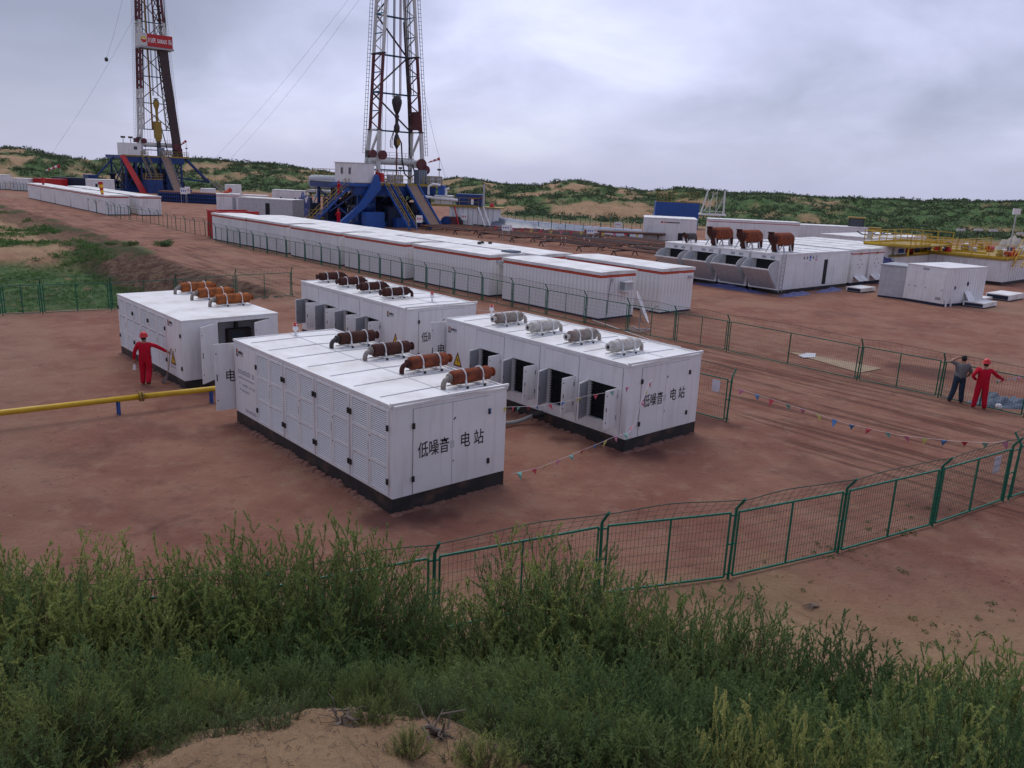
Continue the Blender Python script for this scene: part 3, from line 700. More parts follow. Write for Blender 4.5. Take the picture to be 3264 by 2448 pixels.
# A: nearest, louvred long side
def gen_A():
    t = thing('generator_container', 'nearest white generator container, louvred long side, four dark to orange rusty silencers on its roof', 'generator', (-2.556, 17.110, 0), R(90 - 48.576), GEN)
    Wd, Ln = 3.253, 8.452
    gen_base(t, Wd, Ln)
    slat = MB().prism([(-.024, 0, .004), (-.020, 0, -.004), (-.006, 0, .018), (-.010, 0, .026)], (0, .66, 0)).mesh('slat', 'white_paint')
    edges = ((.13, .95, 1.77), (1.82, 2.65, 3.48), (3.55, 4.37, 5.20), (5.28, 6.10, 6.93))
    for pr in edges:
        for k in (0, 1):
            a, b = pr[k] + .006, pr[k + 1] - .006
            m_ = MB(); x0, x1 = -.026, -.0005; s = .075
            zz = [.40, .47, 1.05, 1.12, 1.70, 1.77, 2.35, 2.40]
            m_.box(x0, a, zz[0], x1, a + s, zz[-1]); m_.box(x0, b - s, zz[0], x1, b, zz[-1])
            for i in (0, 2, 4, 6): m_.box(x0, a + s, zz[i], x1, b - s, zz[i + 1])
            m_.mi(1).box(-.0035, a + s, zz[1], -.0006, b - s, zz[6])
            d = m_.build('louvre_door', ['white_paint', 'seam'], t)
            w = b - a - 2 * s
            for i in (1, 3, 5):
                for j in range(12):
                    q = put('slat', slat, d, (0, a + s + .002, zz[i] + .008 + j * .0475)); q.scale = (1, (w - .004) / .66, 1)
            yh = a + .02 if k == 0 else b - .02
            for z in (2.0, .75): hinge_at(d, (x0, yh, z))
            if k == 1: MB().box(-.034, a + .015, 1.28, -.0262, a + .04, 1.48).build('handle', 'light_grey', d)
            if k == 0:
                for zl in (1.62, 1.02): MB().box(-.034, b - .04, zl, -.0262, b - .015, zl + .03).build('latch', 'black_rubber', d)
    p_ = MB().box(-.012, 7.0, .40, -.0005, 8.35, 2.40).build('side_panel', 'white_paint', t)
    logo(p_, 8.27, 2.28, x=-.016)
    for (y, z, w, h, n) in ((8.20, 1.58, 1.12, .15, 13), (8.18, 1.44, 1.08, .06, 26), (8.12, 1.26, .08, .09, 1), (7.98, 1.24, .92, .08, 16), (8.12, 1.08, .08, .09, 1), (7.98, 1.07, .52, .07, 12), (7.75, .50, .72, .11, 11)):
        dash_print(p_, -.0145, y, z, w, h, n)
    end_doors(t, Wd)
    for y, mt, pp in ((.62, 'rust_orange', 'silver_rusty'), (2.38, 'rust_red', 'rust_dark'), (4.14, 'rust_dark', 'silver_rusty'), (5.95, 'rust_dark', 'dark_steel')):
        muffler(t, (2.05, y, 2.765), mt if mt != 'rust_orange' else 'rust_red', pp)
    siren(t, (1.80, 8.15, 2.50))
    o = door_leaf(t, (.54, 8.49), (-1, .13, 0), 1.08, 2.0, .385)
    lettering('电', .40, 'black_print', o, (.80, .003, 1.265), (R(90), 0, R(180)), sx=.80, bold=.0025)
    return t
# B and C: four opened shutter bays on the long side
def gen_open(loc, yaw, bays, label, mufs, siren_loc, leafs=True, sign=(8.01, .93), logo_y=8.32, mir=1, Ln=8.452, ang=95):
    t = thing('generator_container', label, 'generator', loc, R(90 - yaw), GEN); Wd = 3.253
    holes = [(a, b, .70, 1.80) for a, b in bays]
    gen_base(t, Wd, Ln, holes_side=holes)
    for a, b in bays:
        m_ = MB(); rect_hole(m_, 'x', -.010, -.0005, a - .13, b + .15, .42, 2.39, [(a, b, .70, 1.80)]); m_.build('bay_panel', 'white_paint', t)
        g = MB(); 
        for y in (a - .14, b + .155): g.box(-.0025, y - .004, .42, -.0003, y + .004, 2.39)
        g.box(-.0025, a - .14, 2.392, -.0003, b + .155, 2.40); g.build('panel_gap', 'seam', t)
        m_ = MB(); 
        m_.box(.16, a + .002, .702, .20, b - .002, 1.798)
        for j in range(13): m_.mi(0).box(.10, a + .002, .72 + j * .083, .159, b - .002, .735 + j * .083)
        m_.mi(1)
        for j in range(1, 4): m_.box(.085, a + (b - a) * j / 4 - .008, .702, .099, a + (b - a) * j / 4 + .008, 1.798)
        m_.build('radiator', ['dark_interior', 'black_rubber'], t)
        lw = (b - a) / 2
        f = door_leaf(t, (-.012, b), (-.95, -.30, 0), lw, 1.1, .70, matn='white_paint', inner='white_paint', name='shutter_door')
        # the far leaf turns its grey lining towards the near end
        MB().box(.03, .0012, .73, lw - .03, .006, 1.77).build('lining', 'grey_paint', f)
        nn = door_leaf(t, (-.012, a), (-.99, -.12, 0), lw, 1.1, .70, matn='white_paint', inner='grey_paint', name='shutter_door')
        for z in (1.55, .95):
            hinge_at(nn, (.02, 0, z), (0, 0, R(90)))
    p_ = MB().box(-.010, bays[-1][1] + .17 if mir > 0 else .12, .42, -.0005, Ln - .08 if mir > 0 else bays[0][0] - .15, 2.39).build('side_panel', 'white_paint', t)
    logo(p_, logo_y, 2.26, x=-.014); warning_sign(p_, *sign, x=-.016)
    end_doors(t, Wd)
    for y, mt, pp in mufs: muffler(t, (1.68, y, 2.765), mt, pp, flip=True)
    siren(t, siren_loc)
    return t
gen_A()
gB = gen_open((3.244, 22.142, 0), 48.32, ((.37, 1.52), (2.08, 3.23), (3.77, 4.90), (5.47, 6.60)),
    'white generator container with four open shutter bays and four silvery silencers on its roof', ((1.25, 'silver_worn', 'silver_worn'), (2.98, 'silver_rusty', 'silver_worn'), (4.72, 'silver_worn', 'silver_worn'), (6.48, 'silver_rusty', 'silver_worn')), (1.9, 8.3, 2.5))
lf = door_leaf(gB, (.54, 8.49), (-1, .13, 0), 1.08, 2.0, .385)
lettering('电', .40, 'black_print', lf, (.84, .003, 1.265), (R(90), 0, R(180)), sx=.80, bold=.0025)
lettering('站', .40, 'black_print', lf, (.50, .003, 1.265), (R(90), 0, R(180)), sx=.80, bold=.0025)
gC = gen_open((-3.988, 30.036, 0), 48.96, ((1.82, 2.96), (3.53, 4.65), (5.22, 6.34), (6.96, 8.08)),
    'rear white generator container by the road with four dark rusty silencers and open shutters', ((2.55, 'rust_dark', 'rust_dark'), (4.30, 'rust_dark', 'rust_dark'), (6.05, 'rust_dark', 'rust_dark'), (7.80, 'rust_dark', 'rust_dark')), (1.9, 1.1, 2.5), sign=(.99, .98), logo_y=1.33, mir=-1)
def gen_D():
    t = thing('generator_container', 'smaller white generator container at left with a plain roof and three bright orange silencers', 'generator', (-11.009, 26.756, 0), R(90 - 47.995), GEN)
    Wd, Ln = 3.408, 6.72
    gen_base(t, Wd, Ln, holes_end=[(1.22, 3.12, .34, 2.20)], zb=.30, zt=2.32, crown=0, ribs=0, rimmed=False)
    MB().box(1.222, 1.06, .342, 3.118, 1.098, 2.198).build('bulkhead', 'grey_paint', t)
    c = MB().box(1.9, .78, 1.15, 2.75, 1.058, 1.75).box(1.6, .98, .42, 1.64, 1.058, 2.1).box(2.2, .85, 1.75, 2.3, 1.0, 1.98).build('control_cabinet', 'dark_steel', t)
    MB().box(2.0, .765, 1.45, 2.5, .779, 1.68).build('screen', 'glass', c)
    for pr in ((1.49, 2.36, 3.23), (3.23, 4.07, 4.91), (4.91, 5.76, 6.61)):
        for k in (0, 1):
            a, b = pr[k] + .006, pr[k + 1] - .006; s = .08
            m_ = MB(); zz = [.33, .39, .93, .98, 1.56, 1.61, 2.18, 2.24]; x0, x1 = -.024, -.0005
            m_.box(x0, a, zz[0], x1, a + s, zz[-1]); m_.box(x0, b - s, zz[0], x1, b, zz[-1])
            for i in (0, 2, 4, 6): m_.box(x0, a + s, zz[i], x1, b - s, zz[i + 1])
            m_.mi(1).box(-.0035, a + s, zz[1], -.0006, b - s, zz[6])
            d = m_.build('louvre_door', ['white_paint', 'seam'], t)
            m_ = MB()
            for i in (1, 3, 5):
                for j in range(12):
                    z = zz[i] + .006 + j * .0462; m_.prism([(-.022, a + s + .002, z + .004), (-.018, a + s + .002, z - .003), (-.006, a + s + .002, z + .019), (-.010, a + s + .002, z + .027)], (0, b - a - 2 * s - .004, 0))
            m_.build('louvre_slats', 'white_paint', d, kind='stuff')
            yh = a + .02 if k == 0 else b - .02
            for z in (1.86, .75): hinge_at(d, (x0, yh, z))
            if k == 1: MB().box(-.032, a + .015, 1.2, -.0242, a + .035, 1.38).build('handle', 'yellow_dirty', d)
    p_ = MB().box(-.012, .10, .33, -.0005, 1.42, 2.24).build('side_panel', 'white_paint', t)
    for z in (1.82, .70): hinge_at(p_, (-.012, .12, z))
    logo(p_, 1.27, 2.22, x=-.016); warning_sign(p_, 1.14, .70, .46, .50, x=-.018); dash_print(p_, -.0145, 1.16, .58, .46, .06, 10)
    MB().box(-.02, .66, 1.18, -.0121, .69, 1.30).build('handle', 'yellow_dirty', p_)
    l1 = door_leaf(t, (1.21, -.01), (-.80, -.60, 0), 1.02, 1.92, .27)
    l2 = door_leaf(t, (3.13, -.01), (-.84, -.54, 0), .98, 1.88, .30)
    for l_ in (l1, l2):
        for z in (2.0, .5): hinge_at(l_, (.06, -.03, z), (0, 0, R(90)))
    for y in (2.25, 3.98, 5.72): muffler(t, (2.12, y, 2.36 + .25), 'rust_orange', 'silver_rusty', r=.185, ln=1.22)
gen_D()

# ------------------------------------------------------------------ camp houses
def camp_house(label, loc, yaw, ln=8.0, wd=2.866, h=2.63, panels=True, group='camp houses in the double row along the road', bright=True):
    t = thing('camp_house', label, 'camp house', loc, R(90 - yaw), group)
    e = .06
    m_ = MB().box(.03, .03, .12, wd - .03, ln - .03, h - .30)
    m_.build('core', 'camp_white', t)
    MB().box(.02, .02, .0, wd - .02, ln - .02, .12).build('skid', 'navy', t)
    n = max(1, round(ln / .30)); pw = ln / n
    rib = shared(('rib', round(pw, 4), h), lambda: MB().prism([(0, .012, .10), (.028, .004, .10), (.028, pw - .004, .10), (0, pw - .012, .10)], (0, 0, h - .32 - .10)).mesh('wall_panel', 'camp_white'))
    if panels:
        for i in range(n): put('wall_panel', rib, t, (0, i * pw, 0))
        n2 = round(wd / .30); s2 = wd / n2 / pw
        for i in range(n2):
            q = put('wall_panel', rib, t, (i * wd / n2 + wd / n2, 0, 0), (0, 0, R(90))); q.scale = (1, s2, 1)
    else:
        m_ = MB()
        for i in range(n): m_.box(0, i * pw + .01, .10, .028, (i + 1) * pw - .01, h - .32)
        n2 = round(wd / .30)
        for i in range(n2): m_.box(i * wd / n2 + .01, 0, .10, (i + 1) * wd / n2 - .01, .028, h - .32)
        m_.build('wall_cladding', 'camp_white', t, kind='stuff')
    # stripes run right round under the eaves
    for za, zb, mt in ((h - .30, h - .26, 'stripe_orange'), (h - .26, h - .195, 'stripe_red'), (h - .35, h - .30, 'stripe_red')):
        MB().box(-.003, -.003, za, wd + .003, ln + .003, zb).build('stripe', mt, t)
    r_ = MB().box(-e, -e, h - .195, wd + e, ln + e, h - .03); r_.prism([(-e, -e, h - .03), (wd + e, -e, h - .03), (wd / 2, -e, h + .01)], (0, ln + 2 * e, 0))
    rf = r_.build('roof', 'camp_roof', t)
    m_ = MB()
    for i in range(int(ln / .30)): m_.box(-e - .012, .1 + i * .30, h - .16, -e, .14 + i * .30, h - .035)
    for i in range(int(wd / .30)): m_.box(.1 + i * .30, -e - .012, h - .16, .14 + i * .30, -e, h - .035)
    m_.build('eaves_ribs', 'camp_roof', rf, kind='stuff')
    return t
H1 = 'white camp house with red stripe, '
front = [((4.517, 44.14), 48.0), ((-1.70, 51.10), 47.2), ((-7.80, 57.60), 47.2), ((-13.75, 64.20), 47.4), ((-19.80, 71.20), 47.2), ((-25.12, 76.80), 46.6)]
labF = ['nearest house of the roadside row, with the air conditioner', 'second of the roadside row, open hatch at its end',
        'third house of the roadside row from the satellite dish', 'fourth house of the roadside row from the satellite dish', 'fifth of the roadside row, next to last', 'last house of the roadside row, beside the red skip']
houses = []
for i, (xy, yw) in enumerate(front):
    houses.append(camp_house(H1 + labF[i], (*xy, 0), yw, ln=8.0 if i < 5 else 7.3, panels=i < 3))
back = [((8.325, 47.19), 49.35), ((1.45, 52.6), 48.0), ((-3.9, 58.3), 48.0), ((-9.5, 63.8), 48.0), ((-14.9, 69.6), 47.5), ((-20.0, 75.0), 47.0)]
labB = ['grimy grey roof, nearest of the rear row', 'second of the rear row, dark vents on its roof', 'third house of the rear row', 'fourth house of the rear row', 'fifth house of the rear row', 'last of the rear row, farthest from the dish']
for i, (xy, yw) in enumerate(back):
    houses.append(camp_house(H1 + labB[i], (*xy, 0), yw, ln=7.9, panels=i < 1))
h0 = houses[0]
ac = MB().box(1.55, -.45, 2.0, 2.3, -.05, 2.06).build('ac_canopy', 'camp_white', h0)
m_ = MB().box(1.55, -.40, 1.5, 2.3, -.004, 1.56)
for k in range(9): m_.box(1.56 + k * .088, -.42, 1.56, 1.59 + k * .088, -.40, 2.0)
m_.mi(1).box(1.60, -.36, 1.561, 2.25, -.004, 1.98); m_.build('air_conditioner', ['camp_white', 'grey_paint'], h0)
MB().box(.75, -.12, 2.1, .95, -.004, 2.25).build('junction_box', 'light_grey', h0)
MB().tube([(.85 + .22 * math.sin(g), -.06, 1.72 + .38 * math.cos(g)) for g in [i * math.pi / 9 for i in range(19)]], .012, 5).build('cable', 'light_grey', h0)
MB().tube([(.8, -.03, 2.1), (.68, -.03, 1.3), (.66, -.03, .3)], .012, 5).build('cable', 'black_rubber', h0)
h1 = houses[1]
MB().prism([(.9, -.03, 2.25), (2.1, -.03, 2.25), (2.5, -.95, 1.05), (1.7, -.95, 1.1)], (.05, 0, -.05)).build('open_hatch', 'camp_white', h1)
MB().bar((1.1, -.1, 2.3), (2.6, -.9, 1.4), .12).bar((.8, -.1, 2.1), (2.0, -.9, .9), .09).build('hatch_frame', 'light_grey', h1)
MB().box(1.2, -.05, .35, 2.2, -.004, .75).build('vent_grille', 'grey_paint', h1)
MB().box(2.0, .2, 2.63, 2.8, 1.2, 2.75).build('roof_cover', 'net_blue', h1)
h6 = houses[6]
MB().box(1.4, -.02, 2.0, 1.75, -.004, 2.3).build('hatch_plate', 'camp_roof', h6)
MB().box(2.35, -.3, 1.98, 2.55, -.004, 2.12).build('flood_lamp', 'light_grey', h6)
MB().box(-.03, 3.0, 1.35, -.004, 3.3, 1.39).build('socket_flap', 'black_rubber', h6)
h7 = houses[7]
for q in ((.8, 7.1), (1.3, 7.4), (1.7, 7.0)): MB().lathe([(.12, 0), (.16, .08), (.1, .16), (0, .2)], 8, (q[0], q[1], 2.63)).build('roof_vent', 'dark_steel', h7)
for hh in (houses[1], houses[3], houses[4]):
    MB().box(.55, -.12, 2.1, .75, -.004, 2.28).build('junction_box', 'light_grey', hh)

# satellite dish on its cross foot
t = thing('satellite_dish', 'white satellite dish on a cross-shaped ground frame beside the nearest camp house', 'dish', (6.35, 41.65, 0), R(20))
m_ = MB(); pr = []
for i in range(7): r_ = .88 * i / 6; pr.append((r_, .16 * (r_ / .88) ** 2))
for i in range(6, -1, -1): r_ = .88 * i / 6; pr.append((r_, .16 * (r_ / .88) ** 2 - .015))
m_.lathe(pr, 24); m_.build('reflector', 'camp_white', t, loc=(0, 0, 1.15), rot=(R(0), R(66), R(-30)))
MB().bar((.05, 0, .1), (.05, 0, 1.0), .05).bar((.05, 0, .6), (.5, 0, .12), .03).build('mast', 'galvanised', t)
MB().bar((-.7, 0, .06), (.7, 0, .06), .05).bar((0, -.7, .06), (0, .7, .06), .05).bar((-.7, 0, .06), (0, .7, .06), .03).bar((.7, 0, .06), (0, -.7, .06), .03).bar((-.7, 0, .06), (0, -.7, .06), .03).build('foot_frame', 'galvanised', t)
MB().bar((0, 0, .75), (.75, -.35, 1.3), .02).box(.70, -.40, 1.25, .82, -.3, 1.36).build('feed_arm', 'galvanised', t)

# ------------------------------------------------------------------ fences
def fence(label, pts, h=1.78, arm=(.28), side=1, wires=(.075, .15), group='green mesh fences', mesh=True, post_r=.03, frames=True, skip=(), slack=.06, base=None, wire_t=.004, top_z=None):
    """a run of mesh panels between bent-topped posts; pts are the post feet"""
    p0 = Vector((*pts[0], 0)); t = thing('mesh_fence', label, 'fence', (0, 0, 0), 0, group)
    P = [Vector((x, y, ground_z(x, y))) for x, y in pts]
    dirn = (P[-1] - P[0]).normalized(); nrm = Vector((-dirn.y, dirn.x, 0)) * side
    tops = []
    rj = random.Random(len(pts))
    for i, p in enumerate(P):
        lean = Vector((rj.gauss(0, .012), rj.gauss(0, .012), 0))
        k = MB(); up_ = p + Vector((0, 0, h - .30)) + lean * h; tp = up_ + nrm * .20 + Vector((0, 0, .27)); tops.append(tp)
        k.tube([p - Vector((0, 0, .1)), up_], post_r, 8); k.tube([up_, tp], post_r * .9, 8)
        if frames:
            for z in (.12, .75, 1.35): k.bar(p + Vector((0, 0, z)) - dirn * .09, p + Vector((0, 0, z)) + dirn * .09, .03, .03)
        k.build('post', 'green_paint', t)
    for i in range(len(P) - 1):
        if i in skip: continue
        a, b = P[i], P[i + 1]; d = (b - a); ln = d.length; d.normalize(); g = .10 if frames else 0
        a2 = a + d * g; b2 = b - d * g; z0, z1 = .06, h - .38
        Z = Vector((0, 0, 1)); k = MB(); w = .035
        if frames:
            k.bar(a2 + Z * z0, a2 + Z * z1, w); k.bar(b2 + Z * z0, b2 + Z * z1, w)
            k.bar(a2 + Z * z1, b2 + Z * z1, w); k.bar(a2 + Z * z0, b2 + Z * z0, w); m_ = (a2 + b2) / 2; k.bar(m_ + Z * z0, m_ + Z * z1, w)
        else:
            k.bar(a2 + Z * z1, b2 + Z * z1, w * .9); m_ = (a2 + b2) / 2; k.bar(m_ + Z * z0, m_ + Z * z1, w * .8); k.bar(a2 + Z * z0, b2 + Z * z0, w * .8)
        o = k.build('panel_frame', 'green_paint', t)
        if mesh:
            k = MB(); nx = max(2, int((b2 - a2).length / wires[0])); nz_ = max(2, int((z1 - z0) / wires[1]))
            for j in range(1, nx):
                p = a2 + (b2 - a2) * j / nx
                q = p + Z * z1; k.bar(p + Z * z0, q, wire_t)
            for j in range(1, nz_): k.bar(a2 + Z * (z0 + (z1 - z0) * j / nz_), b2 + Z * (z0 + (z1 - z0) * j / nz_), wire_t)
            k.build('wire_mesh', 'green_wire', t, kind='stuff')
        # outward leaning top strip with a sagging edge wire
        k = MB(); n = 14; prev = None
        for j in range(n + 1):
            f = j / n; bulge = math.sin(math.pi * f) * slack + .012 * math.sin(9 * f + i)
            q = tops[i] * (1 - f) + tops[i + 1] * f + Z * (bulge - .02); 
            if prev is not None: k.bar(prev, q, .014)
            if mesh:
                lo = a2 * (1 - f) + b2 * f + Z * z1
                k.bar(lo, q, wire_t)
            prev = q
        if mesh:
            for f2 in (.35, .7):
                pr = None
                for j in range(n + 1):
                    f = j / n; bulge = math.sin(math.pi * f) * slack
                    q = (tops[i] * (1 - f) + tops[i + 1] * f + Z * (bulge - .02)) * f2 + (a2 * (1 - f) + b2 * f + Z * z1) * (1 - f2)
                    if pr is not None: k.bar(pr, q, wire_t)
                    pr = q
        k.build('top_wire', 'green_wire', t)
    return t
near = [(-8.3, 9.0), (-5.95, 10.0), (-3.55, 11.05), (-1.15, 12.3), (1.76, 13.82), (4.38, 14.72), (7.05, 16.11), (9.86, 17.77), (12.51, 19.55)]
fn = fence('near green mesh fence with bent post tops crossing the foreground behind the bushes', near, side=-1, wires=(.078, .16), wire_t=.0045)
MB().box(-.15, -.006, -.22, .15, 0, .22).build('notice', 'paper', fn, loc=(11.98, 19.22, 1.08), rot=(0, 0, R(33)))
fence('green mesh fence post and panel standing just right of the near fence end', [(12.72, 19.68), (15.4, 21.5)], side=1)
long_f = [(17.92, 27.77)] + [(16.05, 30.1), (13.90, 32.40), (9.78, 37.15), (7.75, 39.06), (5.69, 41.04), (3.70, 43.0), (1.72, 45.15), (-.19, 47.3), (-2.02, 49.4), (-3.89, 51.4), (-5.85, 53.5), (-7.74, 55.7), (-9.61, 57.9), (-11.47, 60.0), (-13.33, 62.1), (-15.23, 64.3), (-17.06, 66.5), (-19.2, 68.8), (-21.5, 71.2), (-23.3, 73.1), (-25.2, 75.3), (-27.2, 77.8), (-29.1, 80.0)]
long_f = [(19.8, 25.6)] + long_f
fl = fence('long green mesh fence between the dirt road and the camp house rows', long_f, side=1, wires=(.085, .17), slack=.05, wire_t=.004)
MB().bar((13.9, 32.4, .06), (11.84, 34.77, .06), .03).build('sill', 'green_paint', fl)
MB().bar((11.84, 34.77, .06), (11.84, 34.77, 1.4), .035).build('mid_post', 'green_paint', fl)
# fence going on along the road beyond the red skip, and the far camp fence
fence('green mesh fence along the empty stretch of road beyond the red skip', [tuple(at(x, y)[:2]) for x, y in ((672, 762), (655, 752), (622, 748), (592, 741), (562, 734), (535, 727), (507, 718), (480, 712), (455, 706), (418, 702))], side=1, mesh=False, frames=False, post_r=.04)
fence('green mesh fence in front of the far camp house row', [tuple(at(x, y)[:2]) for x, y in ((412, 700), (385, 698), (368, 692), (347, 688), (328, 682), (308, 679), (289, 674), (275, 669), (260, 667), (243, 662), (229, 658), (214, 655), (200, 651), (187, 649), (172, 645), (158, 642), (147, 639), (135, 636), (125, 634), (114, 631), (103, 627), (93, 624))], side=1, mesh=False, frames=False, post_r=.045)
fence('green mesh fence round the farthest white cabin at the left edge', [tuple(at(x, y)[:2]) for x, y in ((86, 612), (76, 611), (66, 610), (56, 609), (46, 608), (36, 607), (18, 606), (2, 605))], side=1, mesh=False, frames=False, post_r=.05)
lft = [tuple(at(x, y)[:2]) for x, y in ((-190, 1012), (10, 1005), (137, 1000), (355, 990), (562, 962), (752, 958))] + [(-13.11, 47.99)]
fence('green mesh fence at left, between the generator yard and the grassy hollow', lft, side=-1, wires=(.085, .17))
fc = fence('short green mesh fence ending at a corner post beside the open shutter container', [(1.45, 30.9), (3.3, 29.1), (5.15, 27.35), (6.99, 25.63)], side=1, wires=(.08, .16))
MB().box(-.14, -.006, -.2, .14, 0, .2).build('notice', 'paper', fc, loc=(6.62, 25.95, 1.12), rot=(0, 0, R(-43)))
fence('near fence along the dark plastic lined pit', [tuple(at(x, y)[:2]) for x, y in ((1605, 728), (1635, 733), (1672, 739), (1715, 744), (1757, 748), (1800, 752), (1857, 755), (1912, 748), (1985, 752))], side=1, mesh=False, frames=False, post_r=.045)
fence('far fence on the sand behind the dark plastic lined pit', [tuple(at(x, y)[:2]) for x, y in ((1590, 700), (1617, 697), (1643, 701), (1672, 703), (1700, 706), (1728, 708), (1757, 712), (1787, 714), (1816, 716), (1850, 718), (1880, 722), (1915, 726), (1945, 728), (1980, 733), (2013, 736), (2040, 740))], side=1, mesh=False, frames=False, post_r=.045)

# lined pit: the near edge of its bank is folded dark sheeting
def pit():
    V = []; F = []; nu, nv = 70, 8; bot = [(1560, 738), (1640, 745), (1760, 752), (1900, 757), (2048, 760)]; 
    for i in range(nu + 1):
        k = i / nu * (len(bot) - 1); j0 = min(int(k), len(bot) - 2); f = k - j0
        p = at(bot[j0][0] + (bot[j0 + 1][0] - bot[j0][0]) * f, bot[j0][1] + (bot[j0 + 1][1] - bot[j0][1]) * f)
        for j in range(nv + 1):
            v = j / nv; q = p + Vector((.1, 1, 0)) * (v * 5.2)
            z = (1.75 - .9 * i / nu) * math.sin(v * math.pi / 2) + .09 * fbm(i * .55 + v * 2, v * 1.2, 1.0, 3)
            V.append((q.x, q.y, z + .02))
        q = p + Vector((.1, 1, 0)) * 7.5; V.append((q.x, q.y, -.2))
    w = nv + 2
    for i in range(nu):
        for j in range(nv + 1): a = i * w + j; F.append((a, a + w, a + w + 1, a + 1))
    me = bpy.data.meshes.new('pit_lining'); me.from_pydata(V, [], F); me.materials.append(MT['tarp']); me.polygons.foreach_set('use_smooth', [True] * len(F))
    o = put('pit_lining', me); tag(o, 'dark grey plastic sheeting lining the bank of the pit at the foot of the dunes', 'plastic sheet')
pit()

# ------------------------------------------------------------------ yard things
t = thing('gas_pipe', 'yellow gas pipe with a flange on blue supports at left', 'pipe', (0, 0, 0))
pa, pb = at(-420, 1352, .50), at(672, 1248, .42)
g0 = at(0, 1316, .47); g1 = at(450, 1264, .47); pb = at(672, 1240, .45); pa = g0 + (g0 - g1)
for a_, b_ in ((pa, g1 - (g1 - g0).normalized() * .05), (g1 + (g1 - g0).normalized() * .05, pb + (pb - g1))):
    MB().tube([a_, b_], .085, 16).build('pipe_length', 'yellow_paint', t, smooth=True)
d_ = (g1 - g0).normalized(); m_ = MB()
for s_ in (-.05, .03): m_.tube([g1 + d_ * s_, g1 + d_ * (s_ + .025)], .155, 16)
for k in range(8):
    g = k * math.pi / 4; off = Vector((0, 0, 1)) * math.cos(g) * .13 + d_.cross(Vector((0, 0, 1))) * math.sin(g) * .13; m_.tube([g1 + off - d_ * .075, g1 + off + d_ * .08], .012, 6)
m_.build('flange', 'yellow_dirty', t)
for q in ((377, 1318), (660, 1272)):
    p = at(*q, 0); k = MB()
    f = (p - g0).dot(d_); c = g0 + d_ * f
    side_ = d_.cross(Vector((0, 0, 1)))
    for s_ in (-1, 1): k.bar((c.x + side_.x * .055 * s_, c.y + side_.y * .055 * s_, 0), (c.x + side_.x * .055 * s_, c.y + side_.y * .055 * s_, c.z - .086), .03, .20, upv=tuple(side_))
    k.bar((c.x, c.y, 0), (c.x, c.y, c.z - .086), .02, .12); k.build('support', 'blue_paint', t)
hz_ = [at(1605, 1350, .12), at(1640, 1346, .10), at(1668, 1338, .14), at(1690, 1328, .24), at(1706, 1322, .30)]
o = MB().tube([at(1560, 1355, .08)] + hz_, .062, 10).build('grey_hose', 'hose', smooth=True); tag(o, 'thick grey hose running out from the base of the open shutter container', 'hose')
o = MB().tube([at(1700, 1323, .30), at(1716, 1321, .34), at(1730, 1318, .36)], .10, 12).build('hose_coupling', 'black_rubber'); tag(o, 'black coupling where the grey hose meets the container skid', 'coupling')
# white cable lying on the ground past the dish
o = MB().tube([at(x, y, .02) for x, y in ((1890, 1020), (1950, 1040), (2010, 1062), (2070, 1082), (2130, 1098), (2170, 1106))], .022, 5).build('ground_cable', 'camp_white'); tag(o, 'white cable lying on the ground from the nearest camp house past the dish', 'cable')
o = MB().tube([at(x, y, .02) for x, y in ((1510, 985), (1560, 992), (1610, 999))], .02, 5).build('ground_cable', 'light_grey'); tag(o, 'pale cable on the ground behind the generator containers', 'cable')
# concrete slab in the soil beyond the fence
sl = [at(x, y, .012) for x, y in ((2470, 1108), (2560, 1128), (2800, 1180), (2790, 1182), (2700, 1162), (2520, 1135))]
def patch(name, pts, z, mt, label, cat, th=.02):
    m_ = MB(); m_.prism([(p.x, p.y, z - th) for p in pts], (0, 0, th)); o = m_.build(name, mt); return tag(o, label, cat)
patch('board', [at(x, y) for x, y in ((2505, 1122), (2560, 1128), (2812, 1176), (2740, 1190))], .03, 'wood', 'pale flat board lying on the soil just beyond the long road fence', 'board')
patch('sheet', [at(x, y) for x, y in ((2545, 1136), (2570, 1128), (2600, 1130), (2598, 1142), (2560, 1143))], .055, 'light_grey', 'grey scrap sheet lying on the pale board beyond the fence', 'sheet', .02)
rr = random.Random(8)
pit_ = at(3190, 1290)
sp = [(pit_.x + rr.gauss(0, .75), pit_.y + rr.gauss(0, .35), rr.uniform(0, .10), .32) for _ in range(24)]
def cloth_heap(name, c, rx, ry, h, mt, label, cat, seed):
    n = 26; V = []; F = []
    for i in range(n + 1):
        for j in range(n + 1):
            u, v = i / n * 2 - 1, j / n * 2 - 1; r = math.hypot(u, v); 
            z = h * max(0, 1 - r ** 2) * (.65 + .9 * fbm(u * 3 + seed, v * 3, 1.0, 4)) + .0
            V.append((u * rx, v * ry, max(-.05, z) if r < 1 else -.06))
    for i in range(n):
        for j in range(n): a = i * (n + 1) + j; F.append((a, a + n + 1, a + n + 2, a + 1))
    me = bpy.data.meshes.new(name); me.from_pydata(V, [], F); me.polygons.foreach_set('use_smooth', [True] * len(F)); me.materials.append(MT[mt])
    return tag(put(name, me, loc=c), label, cat)
cloth_heap('net_heap', pit_, 1.25, .6, .42, 'net_blue', 'heap of blue grey netting on the ground beside the fence at the right edge', 'netting', 1)
o = MB().lathe([(0, -.1), (.08, -.08), (.11, 0), (.08, .08), (0, .1)], 10).build('plastic_bottle', 'white_print', loc=at(3183, 1295, .1) - Vector((0, .0, .0))); tag(o, 'small white plastic thing lying in front of the netting heap', 'litter')
# thin litter
for q, lab, mt in (((1580, 1410), 'tiny scrap', 'paper'),):
    pass

